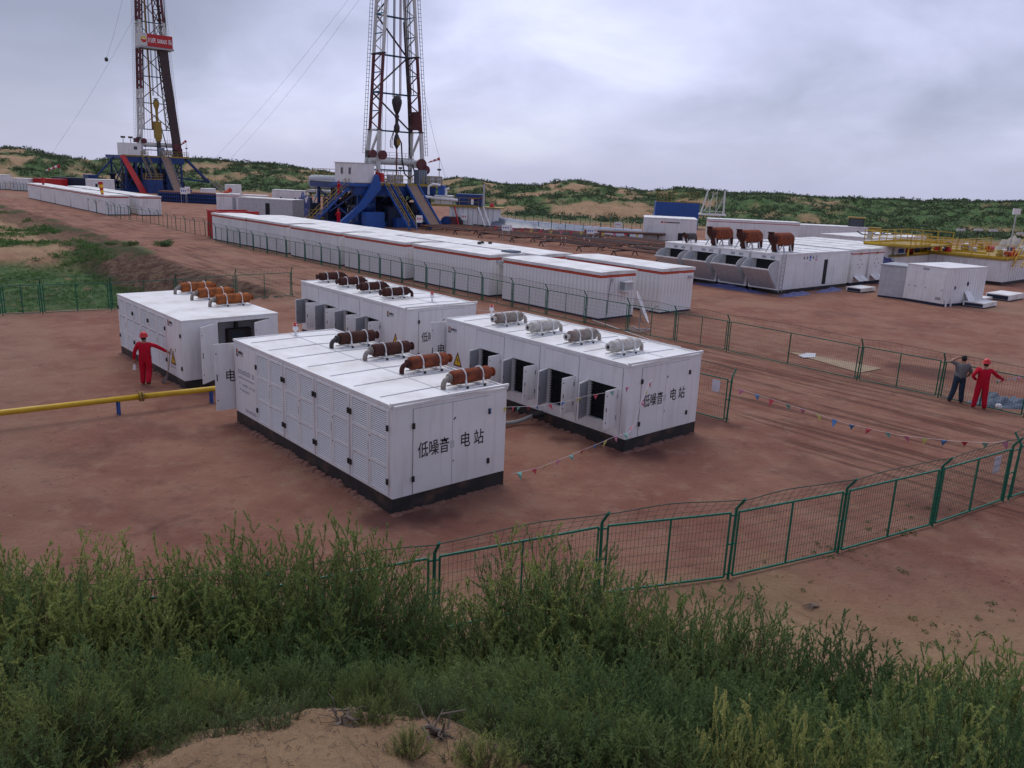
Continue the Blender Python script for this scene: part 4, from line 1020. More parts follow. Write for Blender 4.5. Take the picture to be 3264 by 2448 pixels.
# ------------------------------------------------------------------ red skip and middle cabins
t = thing('red_skip', 'red open steel skip behind the last camp house of the roadside row', 'skip', at(700, 768) + AX * 1.7 + AY * 1.5, YAW)
m_ = MB()
Hs = 2.65
tt = t
def ocean(x, y): pass
m_.box(-1.2, -.4, .1, 2.9, -.32, Hs); m_.box(-1.2, 2.6, .1, 2.9, 2.68, Hs); m_.box(-1.2, -.32, .1, -1.12, 2.6, Hs); m_.box(2.82, -.32, .1, 2.9, 2.6, Hs); m_.box(-1.12, -.32, .1, 2.82, 2.6, .2)
m_.build('tub', 'red_paint', t)
m_ = MB()
for k in range(6): m_.box(-1.24, -.1 + k * .5, .1, -1.201, .0 + k * .5, Hs - .1)
for k in range(8): m_.box(-1.1 + k * .5, -.44, .1, -1.0 + k * .5, -.401, Hs - .1)
m_.build('rib', 'red_paint', t, kind='stuff')
MB().box(-1.26, -.46, Hs, 2.96, -.28, Hs + .1).box(-1.26, 2.56, Hs, 2.96, 2.74, Hs + .1).box(-1.26, -.28, Hs, -1.08, 2.56, Hs + .1).build('rim', 'red_paint', t)

def cabin(name, label, cat, loc, rz, lx, ly, h, mt='camp_white', roofm='camp_roof', door=None, skid='navy', ribs=True, stripe=None, z0=.12, group=None, text=None):
    t = thing(name, label, cat, loc, rz, group)
    m_ = MB().box(0, 0, z0, lx, ly, h - .12)
    if ribs:
        for i in range(int(lx / .3)): m_.box(.05 + i * .3, -.022, z0 + .08, .22 + i * .3, 0, h - .16)
        for i in range(int(ly / .3)): m_.box(-.022, .05 + i * .3, z0 + .08, 0, .22 + i * .3, h - .16)
    m_.build('body', mt, t)
    MB().box(-.04, -.04, h - .12, lx + .04, ly + .04, h).build('roof', roofm, t)
    MB().box(.03, .03, 0, lx - .03, ly - .03, z0).build('skid', skid, t)
    if door:
        for (face, a, b, za, zb, m2) in door:
            if face == 'y': o = MB().box(a, -.045, za, b, -.023, zb).build('door', m2, t)
            else: o = MB().box(-.045, a, za, -.023, b, zb).build('door', m2, t)
    if stripe:
        MB().box(-.03, -.03, h - .38, lx + .01, -.0235, h - .30).box(-.03, -.03, h - .38, -.0235, ly + .01, h - .30).build('stripe', stripe, t)
    return t
def c_at(px, py, H=None): return at(px, py)
p = at(790, 692); q = at(952, 702)
ang = math.atan2(q.y - p.y, q.x - p.x)
t = cabin('site_cabin', 'long pale grey cabin with a dark open doorway, left of the big blue rig', 'cabin', at(760, 690), ang - R(3), 9.0, 2.8, 2.75, mt='light_grey', door=[('y', 4.6, 5.3, .25, 2.1, 'dark_interior'), ('y', 3.8, 4.59, .25, 2.1, 'light_grey')])
t = cabin('site_cabin', 'white cabin with a grey door between the far rig and the long grey cabin', 'cabin', at(692, 674), R(20), 3.5, 3.0, 2.7, door=[('y', 2.3, 2.85, .15, 2.2, 'grey_paint'), ('y', 2.9, 3.4, .15, 2.2, 'white_paint')], stripe='stripe_red')
for (x, y, lx, lab) in ((872, 655, 2.6, 'small white cabin with vents behind the long grey cabin, left one of the two'), (918, 658, 2.6, 'small white cabin with an awning behind the long grey cabin, right one of the two')):
    cabin('site_cabin', lab, 'cabin', at(x, y), R(10), lx * 1.35, 2.6, 2.9, door=[('y', 1.2, 1.5, 1.1, 1.6, 'dark_interior'), ('y', 3.0, 3.3, 1.7, 2.1, 'blue_print')])
# far camp: near row and back row
lab6 = ['nearest house of the far camp, red windsock in front of it', 'second', 'third', 'fourth', 'fifth', 'last']
Lc = at(410, 683); far_rows = [((410, 683), ), ((312, 667),), ((254, 657),), ((212, 650),), ((160, 641),), ]
G2 = 'camp houses of the far camp by the distant rig'
fp = [at(342, 686) + AY * (9.3 * k) for k in range(5)]
for i, p in enumerate(fp):
    camp_house('distant white camp house, ' + ['nearest of the far camp front row, beside the road', 'second of the far camp front row', 'third of the far camp front row', 'fourth of the far camp front row', 'last of the far camp front row'][i], p, 48.5, ln=8.4, h=2.6, panels=False, group=G2)
fb = [at(447, 687) + AY * (9.3 * k) for k in range(4)]
for i, p in enumerate(fb):
    camp_house('distant white camp house, ' + ['nearest of the far camp rear row', 'second of the far camp rear row', 'third of the far camp rear row', 'last of the far camp rear row'][i], p, 48.5, ln=8.4, h=2.6, panels=False, group=G2)
cabin('white_cabin', 'small white cabin alone behind a fence at the far left', 'cabin', at(36, 607), R(5), 3.6, 3.0, 2.5)
cabin('white_cabin', 'white cabin cut off by the left edge of the view', 'cabin', at(-30, 603), R(5), 3.0, 3.0, 3.0)
cabin('white_cabin', 'tall white cabin with a small dark sign, in front of the far rig', 'cabin', at(277, 628), R(20), 4.6, 3.0, 3.3, door=[('y', 1.6, 2.0, 1.9, 2.5, 'dark_interior')])
cabin('red_container', 'low red container half hidden behind the far camp row', 'container', at(110, 609), R(6), 5.5, 3, 2.6, mt='red_paint', roofm='red_paint')
cabin('dark_tank', 'dark blue low tank behind the far camp row', 'tank', at(168, 609), R(6), 6.5, 3, 2.9, mt='navy', roofm='navy')

# ------------------------------------------------------------------ engine houses with scoops and big silencers
def big_silencer(par, loc, s=1.0, mt='rust_red'):
    """fat horizontal vessel on splayed legs with an upturned elbow at the left end"""
    r = .48 * s
    m_ = MB().lathe([(.05, -.45 * s), (r * .8, -.40 * s), (r * .97, -.30 * s), (r, -.2 * s), (r, 1.45 * s), (r * .9, 1.6 * s), (r * .6, 1.72 * s), (.05, 1.76 * s)], 20, axis='x')
    o = m_.build('silencer', mt, par, smooth=True, loc=loc)
    pts = [(-.20, 0, .0), (-.52, 0, .02), (-.74, 0, .14), (-.82, 0, .32), (-.84, 0, .50)]
    MB().tube([tuple(c * s for c in p_) for p_ in pts], [.40 * s, .33 * s, .26 * s, .20 * s, .18 * s], 14).tube([(-.85 * s, 0, .48 * s), (-.85 * s, 0, .54 * s)], .24 * s, 14).build('upturned_elbow', 'rust_dark', o, smooth=True)
    MB().lathe([(.28 * s, -.62 * s), (.28 * s, -.35 * s), (.36 * s, -.2 * s)], 14, o=(-.1 * s, 0, -.1 * s)).tube([(-.1 * s, 0, -.1 * s), (-.1 * s, 0, -.85 * s)], .2 * s, 12).build('inlet', 'rust_dark', o)
    MB().tube([(1.5 * s, 0, .1 * s), (1.85 * s, 0, .0), (1.98 * s, 0, -.35 * s), (2.0 * s, 0, -.85 * s)], [.26 * s, .22 * s, .18 * s, .17 * s], 12).build('tail_pipe', 'rust_dark', o, smooth=True)
    for x in (-.35, .45, 1.35):
        for y in (-1, 1): MB().bar((x * s, y * .25 * s, -.3 * s), ((x - .12) * s, y * .5 * s, -.88 * s), .08 * s).build('leg', 'light_grey', o)
    return o
def engine_house(label, loc, sil=1.0, silm='rust_red'):
    t = thing('engine_house', label, 'engine house', loc, YAW, 'engine houses in a row')
    lx, wy, h = 9.85, 2.42, 2.82
    m_ = MB(); m_.box(.55, 0, .28, lx, wy, h - .1); rect_hole(m_, 'x', 0, .55, 0, wy, .28, h - .1, [(.16, wy - .16, .5, 2.36)]); m_.build('body', 'white_paint', t)
    MB().box(.50, .162, .502, .548, wy - .162, 2.358).build('radiator', 'dark_interior', t)
    rf = MB().box(-.03, -.03, h - .1, lx + .03, wy + .03, h).build('roof', 'white_roof', t)
    for k in range(3): MB().box(2.5 + k * 2.3, .05, h + .001, 2.53 + k * 2.3, wy - .05, h + .02).build('roof_seam', 'grey_paint', rf)
    MB().box(0, .05, 0, lx, .32, .28).box(0, wy - .32, 0, lx, wy - .05, .28).box(.3, .32, .0, .5, wy - .32, .27).build('skid', 'black_skid', t)
    MB().box(.05, .02, 2.48, -.01, .0, 2.6).box(-.012, .5, 2.45, -.0005, .85, 2.62).box(-.012, 1.2, 2.45, -.0005, 1.55, 2.62).build('vent', 'grey_paint', t)
    # scoop: two quarter-round cheeks, a raking front plate and a bar along its lip
    hd = thing_part(t, 'air_scoop')
    def cheek(y):
        pts = [(-.001, y, .42)] + [(-1.28 + .0, y, 1.78)] + [(-1.28 + 1.28 * math.sin(g), y, 1.78 + .62 * (1 - math.cos(g)) * 1.0) for g in [R(a) for a in (15, 30, 45, 60, 75, 90)]]
        pts = [(-.001, y, .42), (-1.30, y, 1.76)] + [(-1.30 + 1.299 * (1 - math.cos(g)), y, 1.76 + .62 * math.sin(g)) for g in [R(a) for a in (18, 36, 54, 72, 90)]]
        return pts
    MB().prism(cheek(.14), (0, .03, 0)).build('cheek', 'light_grey', hd); MB().prism(cheek(wy - .17), (0, .03, 0)).build('cheek', 'light_grey', hd)
    MB().prism([(-.001, .171, .42), (-.03, .171, .39), (-1.33, .171, 1.74), (-1.30, .171, 1.77)], (0, wy - .342, 0)).build('front_plate', 'light_grey', hd)
    MB().bar((-1.32, .1, 1.79), (-1.32, wy - .1, 1.79), .09).build('lip_bar', 'white_roof', hd)
    big_silencer(t, (1.15, wy * .5, h + .88 * sil), sil, silm)
    return t
def thing_part(par, name):
    o = bpy.data.objects.new(name, None); C.objects.link(o); o.parent = par; o.empty_display_size = .1; return o
base = Vector((18.45, 58.15, 0))
labs = ['nearest engine house with a raised air scoop, ladder and warning stickers on its side', 'second engine house from the right, rusty silencer on top', 'third engine house from the right, rusty silencer on top', 'farthest engine house, small dark silencer on top']
eng = []
for i in range(4):
    eng.append(engine_house('white ' + labs[i], base + AY * (2.62 * i), 1.02 if i < 3 else .55, 'rust_red' if i < 3 else 'dark_steel'))
e0 = eng[0]
lad = MB(); lad.bar((-.02, -.08, .15), (.12, -.08, 2.95), .04).bar((.42, -.08, .15), (.50, -.08, 2.95), .04)
for k in range(9): lad.bar((.0 + .013 * k, -.08, .4 + k * .3), (.42 + .008 * k, -.08, .4 + k * .3), .03)
lad.build('ladder', 'galvanised', e0)
for a, b in ((2.1, 3.35), (3.38, 4.65), (4.68, 5.95), (6.55, 7.4), (7.45, 9.3)):
    MB().box(a, -.018, .42, b - .02, -.0005, 2.2).build('side_door', 'white_paint', e0)
MB().box(5.98, -.01, .40, 6.5, -.0005, 2.25).build('doorway', 'dark_interior', e0)
for k, mt in enumerate(('yellow_sign', 'yellow_sign', 'blue_print', 'yellow_sign', 'light_grey')):
    x = 2.95 + k * .42
    if mt == 'yellow_sign': MB().prism([(x, -.008, 2.38), (x + .26, -.008, 2.38), (x + .13, -.008, 2.62)], (0, .007, 0)).build('sticker', 'seam', e0)
    elif mt == 'blue_print': MB().tube([(x + .13, -.008, 2.5), (x + .13, -.001, 2.5)], .13, 16).box(x, -.008, 2.24, x + .26, -.001, 2.32).build('sticker', mt, e0)
    else: MB().tube([(x + .13, -.008, 2.5), (x + .13, -.001, 2.5)], .13, 16).mi(1).box(x, -.008, 2.24, x + .26, -.001, 2.32).build('sticker', [mt, 'red_print'], e0)
# violet sheeting under the engine houses
for k, (a, b, w) in enumerate(((-1.0, 3.2, .9), (3.4, 7.4, .8))):
    c = base + AX * ((a + b) / 2) + AY * (-.75)
    if k == 1: c += AX * .5
    o = cloth_heap('ground_sheet', c, (b - a) / 2, w * .55, .22, 'tarp_violet', ['violet plastic sheeting spread on the ground at the near foot of the engine house ladder', 'violet plastic sheeting on the ground along the engine house side doors'][k], 'plastic sheet', k + 4); o.rotation_euler = (0, 0, YAW)
c = base + AX * (-.6) + AY * 3.6; o = cloth_heap('ground_sheet', c, 3.4, .6, .22, 'tarp_violet', 'violet plastic sheeting on the ground under the air scoops', 'plastic sheet', 9); o.rotation_euler = (0, 0, YAW + R(90))

# control houses behind, red stripe under the roof
def control_house(label, loc, lx=2.35, ly=9.0):
    t = cabin('control_house', label, 'control house', loc, YAW, lx, ly, 2.85, ribs=False, stripe='stripe_red', z0=.25)
    MB().box(.25, -.02, .4, 2.1, -.0005, 2.15).build('hatch_panel', 'white_paint', t)
    for k in range(2): MB().prism([(.35 + k * .85, -.02, .75), (1.1 + k * .85, -.02, .75), (1.15 + k * .85, -.55, .38), (.40 + k * .85, -.55, .38)], (0, -.0, .03)).build('open_flap', 'white_roof', t)
    for q in ((.8, 1.6), (1.5, 1.6), (1.12, 1.35), (1.15, 1.95)): MB().box(q[0], -.032, q[1], q[0] + .09, -.0205, q[1] + .1).build('catch', 'seam', t)
    MB().prism([(1.0, -.034, 2.4), (1.3, -.034, 2.4), (1.15, -.034, 2.68)], (0, .003, 0)).build('sticker', 'yellow_dirty', t)
    return t
c0 = base + AX * 10.6
for i in range(2):
    control_house(['white control house with open flaps, left one of the two with a red stripe', 'white control house with a red stripe, right one behind the grey box'][i], c0 + AX * (2.75 * i) + AY * .1)
# more long roofs behind them
for i in range(2):
    cabin('control_house', ['long white house whose roof shows behind the striped ones, nearer', 'long white house whose roof shows behind the striped ones, farther'][i], 'control house', c0 + AX * (5.6 + 2.9 * i) + AY * .8, YAW, 2.4, 9, 2.85, ribs=False)
# grey box and white generator house in front of them
g0 = at(2792, 946); g1 = at(2870, 955)
t = cabin('grey_box', 'plain blue grey box between the striped houses and the white container', 'container', at(2795, 945), R(-42), 2.35, 2.6, 2.35, mt='light_grey', ribs=False, roofm='grey_paint')
t = thing('white_container', 'white container with double doors on its end and a propped flap on its ribbed side', 'container', at(3003, 978), R(-42), None)
t.rotation_euler = (0, 0, math.atan2(*(reversed((at(3003, 978) - at(2876, 957))[:2]))))
lx = (at(3003, 978) - at(2876, 957)).length; Hc = 2.55
t.location = at(2876, 957); ly = 4.6
m_ = MB().box(0, 0, .18, lx, ly, Hc)
for i in range(15): m_.box(lx, .1 + i * .3, .3, lx + .025, .28 + i * .3, Hc - .12)
m_.build('body', 'white_paint', t); MB().box(-.02, -.02, Hc, lx + .04, ly + .02, Hc + .05).build('roof', 'white_roof', t); MB().box(.02, .02, 0, lx - .02, ly - .02, .18).build('skid', 'navy', t)
for a, b in ((.12, .75), (.78, 1.42), (1.45, lx - .1)): MB().box(a, -.02, .22, b, -.0005, 2.2).build('door', 'white_paint', t)
MB().box(lx * .4, -.012, 2.3, lx * .55, -.0005, 2.45).box(lx * .8, -.028, .4, lx * .93, -.0205, .6).build('vent', 'grey_paint', t)
for q in ((.3, 1.1), (.7, 1.1), (.85, 1.1), (1.55, 1.1), (lx - .25, 1.05)): MB().box(q[0], -.032, q[1], q[0] + .07, -.0205, q[1] + .06).build('catch', 'seam', t)
MB().box(lx + .026, 1.0, 1.15, lx + .04, 1.15, 1.35).box(lx + .026, 2.4, 1.35, lx + .04, 2.6, 1.6).build('socket', 'navy', t)
MB().prism([(lx + .03, 2.2, .95), (lx + .03, 2.9, .95), (lx + .5, 2.9, .25), (lx + .5, 2.2, .25)], (.03, 0, .02)).build('open_flap', 'white_paint', t)
for q in (.4, .95): MB().box(lx + .1, q - .3, 0, lx + .18, q - .22, .5).build('jack_leg', 'white_paint', t)
# covers and beams on the ground right of it
def lid(label, px, py, lx, ly, h, rz, mt='white_roof'):
    t = thing('cover_plate', label, 'cover', at(px, py), rz, 'white covers on the ground at right')
    MB().box(0, 0, .08, lx, ly, h).build('plate', mt, t); MB().box(.05, .05, 0, lx - .05, ly - .05, .08).box(-.01, .08, .1, -.0005, ly - .1, h - .06).build('underside', 'navy', t)
lid('flat white cover lying on the ground just right of the white container', 3135, 985, 2.3, 1.35, .36, YAW)
lid('flat white cover with dark holes, lying farther right than the first', 3215, 962, 3.0, 1.6, .45, YAW)
lid('small white plate behind the flat cover, next to the container', 3135, 962, 1.6, 1.0, .25, YAW)
lid('white boards on the ground left of the grey box', 2745, 935, 2.2, 1.2, .35, YAW)

# ------------------------------------------------------------------ mud tanks with yellow railings at right
def railing(par, pts, z, h=1.1, mt='yellow_paint', name='railing', step=1.4, w=.05):
    m_ = MB(); P = [Vector((*p_, z)) for p_ in pts]
    for a, b in zip(P, P[1:]):
        d = b - a; n = max(1, round(d.length / step))
        for k in range(n + 1): q = a + d * k / n; m_.bar(q, q + Vector((0, 0, h)), w)
        for zz in (h, h * .55): m_.bar(a + Vector((0, 0, zz)), b + Vector((0, 0, zz)), w)
        m_.bar(a + Vector((0, 0, .08)), b + Vector((0, 0, .08)), w * .4, .16)
    return m_.build(name, mt, par)
t = thing('mud_tank', 'big white mud tank with yellow railings, pumps and stairs on top at the right edge', 'tank', Vector((41.0, 70.0, 0)), YAW)
m_ = MB().box(0, 0, .3, 12, 9.5, 2.1)
for i in range(16): m_.box(-.05, .1 + i * .6, .35, 0, .2 + i * .6, 2.05)
for i in range(20): m_.box(.1 + i * .6, -.05, .35, .2 + i * .6, 0, 2.05)
m_.build('tank_wall', 'camp_white', t); MB().box(-.1, -.1, 2.1, 12.1, 9.6, 2.25).build('walkway', 'yellow_dirty', t); MB().box(.2, .1, 0, 11.8, 9.4, .3).build('skid', 'dark_steel', t)
railing(t, [(-.05, 9.5), (-.05, .0), (12, .0)], 2.25)
railing(t, [(4, 3), (4, 9.5)], 2.25); railing(t, [(0, 5.5), (12, 5.5)], 2.25)
rr = random.Random(11)
for k in range(26):
    x, y = rr.uniform(.6, 11), rr.uniform(.6, 9); c = rr.choice(['red_paint', 'blue_paint', 'white_paint', 'rig_blue', 'red_paint', 'light_grey', 'yellow_dirty'])
    if rr.random() < .5: MB().lathe([(.05, 0), (.28, .02), (.3, .3), (.22, .42), (.22, .6), (.05, .62)], 10, (x, y, 2.26)).box(x - .5, y - .12, 2.26, x + .5, y + .12, 2.42).build('pump', c, t)
    else: MB().tube([(x - .5, y, 2.55), (x + .45, y, 2.55)], rr.uniform(.16, .28), 12).box(x - .4, y - .2, 2.26, x + .4, y + .2, 2.38).build('motor', c, t)
for k, x in enumerate((1.2, 5.2)):
    s_ = MB(); 
    for yy in (-.0, .7): s_.bar((x, -.9 + yy, 1.6), (x + 1.4, -.9 + yy, 3.0), .06, .16); s_.bar((x, -.9 + yy, 2.5), (x + 1.4, -.9 + yy, 3.9), .045)
    for j in range(7): s_.box(x + j * .2, -.9, 1.7 + j * .2, x + j * .2 + .18, -.2, 1.73 + j * .2)
    s_.build('stair', 'yellow_paint', t)
t = thing('mud_tank', 'long white mud tank with a raised yellow railed platform, left of the big one', 'tank', Vector((31.9, 70.4, 0)), YAW)
MB().box(0, -.0, .3, 9.0, 6.0, 2.0).build('tank_wall', 'camp_white', t); MB().box(-.1, -.1, 2.0, 9.1, 6.1, 2.12).build('walkway', 'yellow_dirty', t); MB().box(.2, .1, 0, 8.8, 5.9, .3).build('skid', 'dark_steel', t)
railing(t, [(3.4, .0), (9.0, .0)], 2.12)
MB().box(3.0, 3.2, 2.13, 8.2, 4.6, 2.95).box(.6, 3.4, 2.13, 2.4, 5.5, 2.8).build('shaker_box', 'light_grey', t)
MB().tube([(-.4, 1.2, .6), (.9, 1.6, 3.0)], .16, 10).build('chute_pipe', 'camp_white', t)
MB().box(-.6, -1.4, 2.86, 7.7, 2.6, 2.98).build('platform', 'yellow_dirty', t)
for q in ((-.4, -1.2), (7.5, -1.2), (-.4, 2.4), (7.5, 2.4)): MB().bar((*q, 2.12), (*q, 2.86), .1).build('platform_post', 'yellow_paint', t)
railing(t, [(-.6, -1.4), (-.6, 2.6), (7.7, 2.6), (7.7, -1.4)], 2.98, h=1.07, step=1.3)
railing(t, [(-.6, -1.4), (3.2, -1.4)], 2.98, h=1.0, step=.9)
MB().box(-.3, 2.5, 3.3, .5, 2.54, 3.9).build('notice', 'light_grey', t)
MB().lathe([(.35, 0), (.35, .5), (.2, .6), (.05, .62)], 12, (6.0, 1.2, 2.13)).lathe([(.4, 0), (.4, .6), (.1, .7)], 12, (5.0, 1.1, 2.13)).build('agitator', 'red_paint', t)
for k, q in enumerate(((2, .6), (3.4, .5), (4.8, .6))): MB().tube([(q[0] - .4, q[1], 2.42), (q[0] + .5, q[1], 2.42)], .2, 12).build('motor', ['blue_paint', 'red_paint', 'rig_blue'][k], t)
cloth_heap('tarp_bundle', Vector((31.0, 69.8, 0)), 2.2, 1.1, 1.6, 'tarp_violet', 'blue violet tarpaulin bundle between the striped house and the mud tanks', 'tarpaulin', 6)
# bench-like pipe frame and dark brush heap at the right edge
t = thing('walkway_ramp', 'low white steel ramp frame on the ground below the big mud tank', 'ramp', at(3060, 892), 0)
k = at(3185, 905) - at(3060, 892); m_ = MB(); m_.bar((0, 0, .5), (k.x, k.y, .35), .08).bar((0, 0, .08), (k.x, k.y, .08), .08)
for j in range(7): m_.bar((k.x * j / 6, k.y * j / 6, .08), (k.x * j / 6, k.y * j / 6, .48 - .02 * j), .06)
m_.bar((k.x, k.y, .35), (k.x + 2.6, k.y + 1.6, .9), .08); m_.build('frame', 'camp_white', t)
# floodlights on poles behind
for i, (x, y0, y1, lab) in enumerate(((2995, 860, 742, 'tall floodlight pole with a square white lamp at the right edge'), )):
    b = Vector((43.5, 74.0, 2.25)); t = thing('floodlight_pole', lab, 'lamp post', b)
    MB().bar((0, 0, 0), (0, 0, 3.6), .08).build('pole', 'galvanised', t); MB().box(-.3, -.1, 3.6, .3, .1, 4.1).build('lamp_head', 'white_roof', t)
for i, (x, y) in enumerate(((3062, 736), (3118, 736), (3166, 738), (3255, 748))):
    r_ = 150; d = ray(x, y); s_ = r_ / math.hypot(d.x, d.y); b = Vector((d.x * s_, d.y * s_, 0)); z = CAMH + d.z * s_
    b.z = ground_z(b.x, b.y); t = thing('solar_lamp', ['leftmost', 'second', 'third', 'rightmost'][i] + ' of the four pale lamp panels in the scrub behind the mud tanks', 'lamp post', b, 0, 'pale lamp panels in the scrub')
    MB().bar((0, 0, 0), (0, 0, z - b.z), .1).build('pole', 'dark_steel', t); MB().box(-.6, -.3, z - b.z, .6, .3, z - b.z + .3).build('panel', 'light_grey', t)
# soil mound by the tanks
cloth_heap('sand_mound', Vector((50, 82, 0)), 6.0, 4.5, 3.6, 'concrete', 'mound of sand behind the mud tank railings', 'sand heap', 12)

# ------------------------------------------------------------------ things behind the engine houses
t = cabin('white_container', 'white corrugated container with a small dark sign, behind the farthest engine house', 'container', at(2048, 768), R(-8), 6.5, 6.0, 2.95)
MB().box(2.1, -.05, 2.35, 2.35, -.03, 2.55).box(2.45, -.05, 2.4, 3.9, -.03, 2.5).build('sign_text', 'red_print', t); MB().box(2.9, -.05, 2.38, 4.4, -.04, 2.5).build('sign_text', 'seam', t)
MB().box(4.3, -.06, .3, 4.9, -.03, 1.2).build('open_port', 'dark_interior', t)
cabin('flat_container', 'long white flat roofed container with a red stripe behind the rusty silencers', 'container', at(2255, 768), R(-6), 11.5, 3.0, 2.9, stripe='stripe_red')
cabin('flat_container', 'low long white container left of the yellow loader', 'container', at(2465, 772), R(-6), 12.0, 3.4, 2.5, ribs=True)
c = Vector((21.9, 136.0, 0))
t = thing('blue_bin', 'big bright blue slope-sided metal bin behind the white container', 'bin', c, R(-6))
m_ = MB(); m_.prism([(-.5, 0, 0), (-.25, 0, 1.2), (0, 0, 2.2), (.05, 0, 4.1), (7.0, 0, 4.1), (7.0, 0, 0)], (0, 4, 0)); 
for k in range(13): m_.box(.5 + k * .5, -.06, .2, .72 + k * .5, 0, 4.0)
m_.build('wall', 'blue_paint', t); railing(t, [(.1, .1), (7.0, .1)], 4.1, h=1.6, mt='yellow_dirty', step=.6)
t = thing('truss_stand', 'white steel truss stand in front of the blue bin', 'truss', Vector((26.3, 122.0, 2.9)), R(-6)); t.scale = (.5, .5, .56)
m_ = MB()
top = [(1.6, .5), (6.4, .5), (1.6, 2.0), (6.4, 2.0)]; bot = [(0, 0), (6.6, 0), (0, 2.6), (6.6, 2.6)]
for (a, b), (c_, d_) in zip(bot, top): m_.bar((a, b, 0), (c_, d_, 6.2), .22)
m_.bar((.0, 0, .3), (6.6, 0, .3), .2).bar((0, 0, .9), (6.6, 0, .9), .14)
for xa in (2.4, 4.2): m_.bar((xa, 0, .3), (3.6 + (xa - 3.3) * .6, .5, 6.0), .14)
m_.bar((1.0, 0, .9), (3.6, .4, 5.6), .12).bar((4.8, .2, 2.2), (6.4, .4, 5.4), .12).bar((4.2, 0, .9), (6.4, .3, 4.0), .12).bar((.8, 0, 1.0), (2.4, .3, 3.4), .12).bar((2.4, 0, 1.0), (1.5, .3, 5), .12)
m_.build('truss_frame', 'mast_white', t); MB().box(-.4, -.4, -.1, 7.2, 3, .25).build('plinth', 'camp_white', t)
# wheel loader cab
t = thing('wheel_loader', 'yellow wheel loader with a dark cab parked beyond the white roofs', 'loader', Vector((45.5, 113.5, 0)), R(-20))
MB().box(-1.6, -1.1, 1.0, 3.2, 1.1, 2.0).box(1.6, -.9, 2.0, 3.2, .9, 2.5).build('body', 'yellow_dirty', t)
MB().box(-.9, -.85, 2.001, .9, .85, 3.6).build('cab', 'glass', t); MB().box(-1.1, -1, 3.6, 1.1, 1, 3.75).build('cab_roof', 'yellow_dirty', t)
for q in ((-.9, -.85), (.9, -.85), (-.9, .85), (.9, .85)): MB().bar((*q, 2.0), (*q, 3.6), .12).build('cab_post', 'dark_steel', t)
for q in ((-1.2, -1.2), (2.2, -1.2), (-1.2, 1.0), (2.2, 1.0)): MB().tube([(q[0], q[1] - .1, .75), (q[0], q[1] + .35, .75)], .75, 18).build('wheel', 'black_rubber', t)
MB().box(-3.6, -1.3, .2, -2.6, 1.3, 1.1).bar((-2.8, -.6, .8), (-1.2, -.6, 1.8), .2).bar((-2.8, .6, .8), (-1.2, .6, 1.8), .2).build('bucket', 'yellow_dirty', t)
cabin('roof_tank', 'long white tank roofs with black hoses right of the engine houses', 'tank', Vector((36.0, 84.5, 0)), YAW, 12, 6, 2.7, ribs=False)
m_ = MB()
for k in range(4): m_.tube([(34.5 + k * 1.5, 85.5 + k * .9, 3.25), (35.3 + k * 1.5, 86.2 + k, 2.95), (36.6 + k * 1.5, 87.2 + k, 2.85), (37.6 + k * 1.5, 88.5 + k, 3.05)], .06, 6)
tag(m_.build('roof_hose', 'black_rubber', None), 'black hoses curling over the long white tank roofs', 'hose')

# ------------------------------------------------------------------ drilling rigs
def stairs(par, p, q, w, rail='yellow_dirty', side='rig_blue', axis=(1, 0, 0), n=None, name='staircase'):
    """flight from p (top, left stringer) to q (foot); axis = direction of the width"""
    p, q, ax = Vector(p), Vector(q), Vector(axis); m_ = MB(); L_ = (q - p).length; n = n or int(L_ / .32)
    for s_ in (0, w): m_.bar(p + ax * s_, q + ax * s_, .10, .26)
    for k in range(1, n): c = p + (q - p) * k / n; m_.bar(c + ax * .05, c + ax * (w - .05), .22, .04)
    o = m_.build(name, side, par); m_ = MB()
    for s_ in (0, w):
        for zz in (.55, 1.05): m_.bar(p + ax * s_ + Vector((0, 0, zz)), q + ax * s_ + Vector((0, 0, zz)), .055)
        for k in range(0, n + 1, 4): c = p + (q - p) * k / n + ax * s_; m_.bar(c, c + Vector((0, 0, 1.05)), .055)
    m_.build('handrail', rail, o); return o
def windsock(label, loc, pole, d, colA='stripe_red', colB='white_print', ln=1.7, r=.22):
    t = thing('windsock', label, 'windsock', loc)
    MB().bar((0, 0, 0), (0, 0, pole), .06).build('pole', 'galvanised', t)
    d = Vector(d).normalized(); n = 6
    for k in range(n):
        a = Vector((0, 0, pole)) + d * (ln * k / n); b = Vector((0, 0, pole)) + d * (ln * (k + 1) / n)
        MB().tube([a, b], [r * (1 - .11 * k), r * (1 - .11 * (k + 1))], 10, caps=False).build('sock_band', colA if k % 2 == 0 else colB, t)
    return t
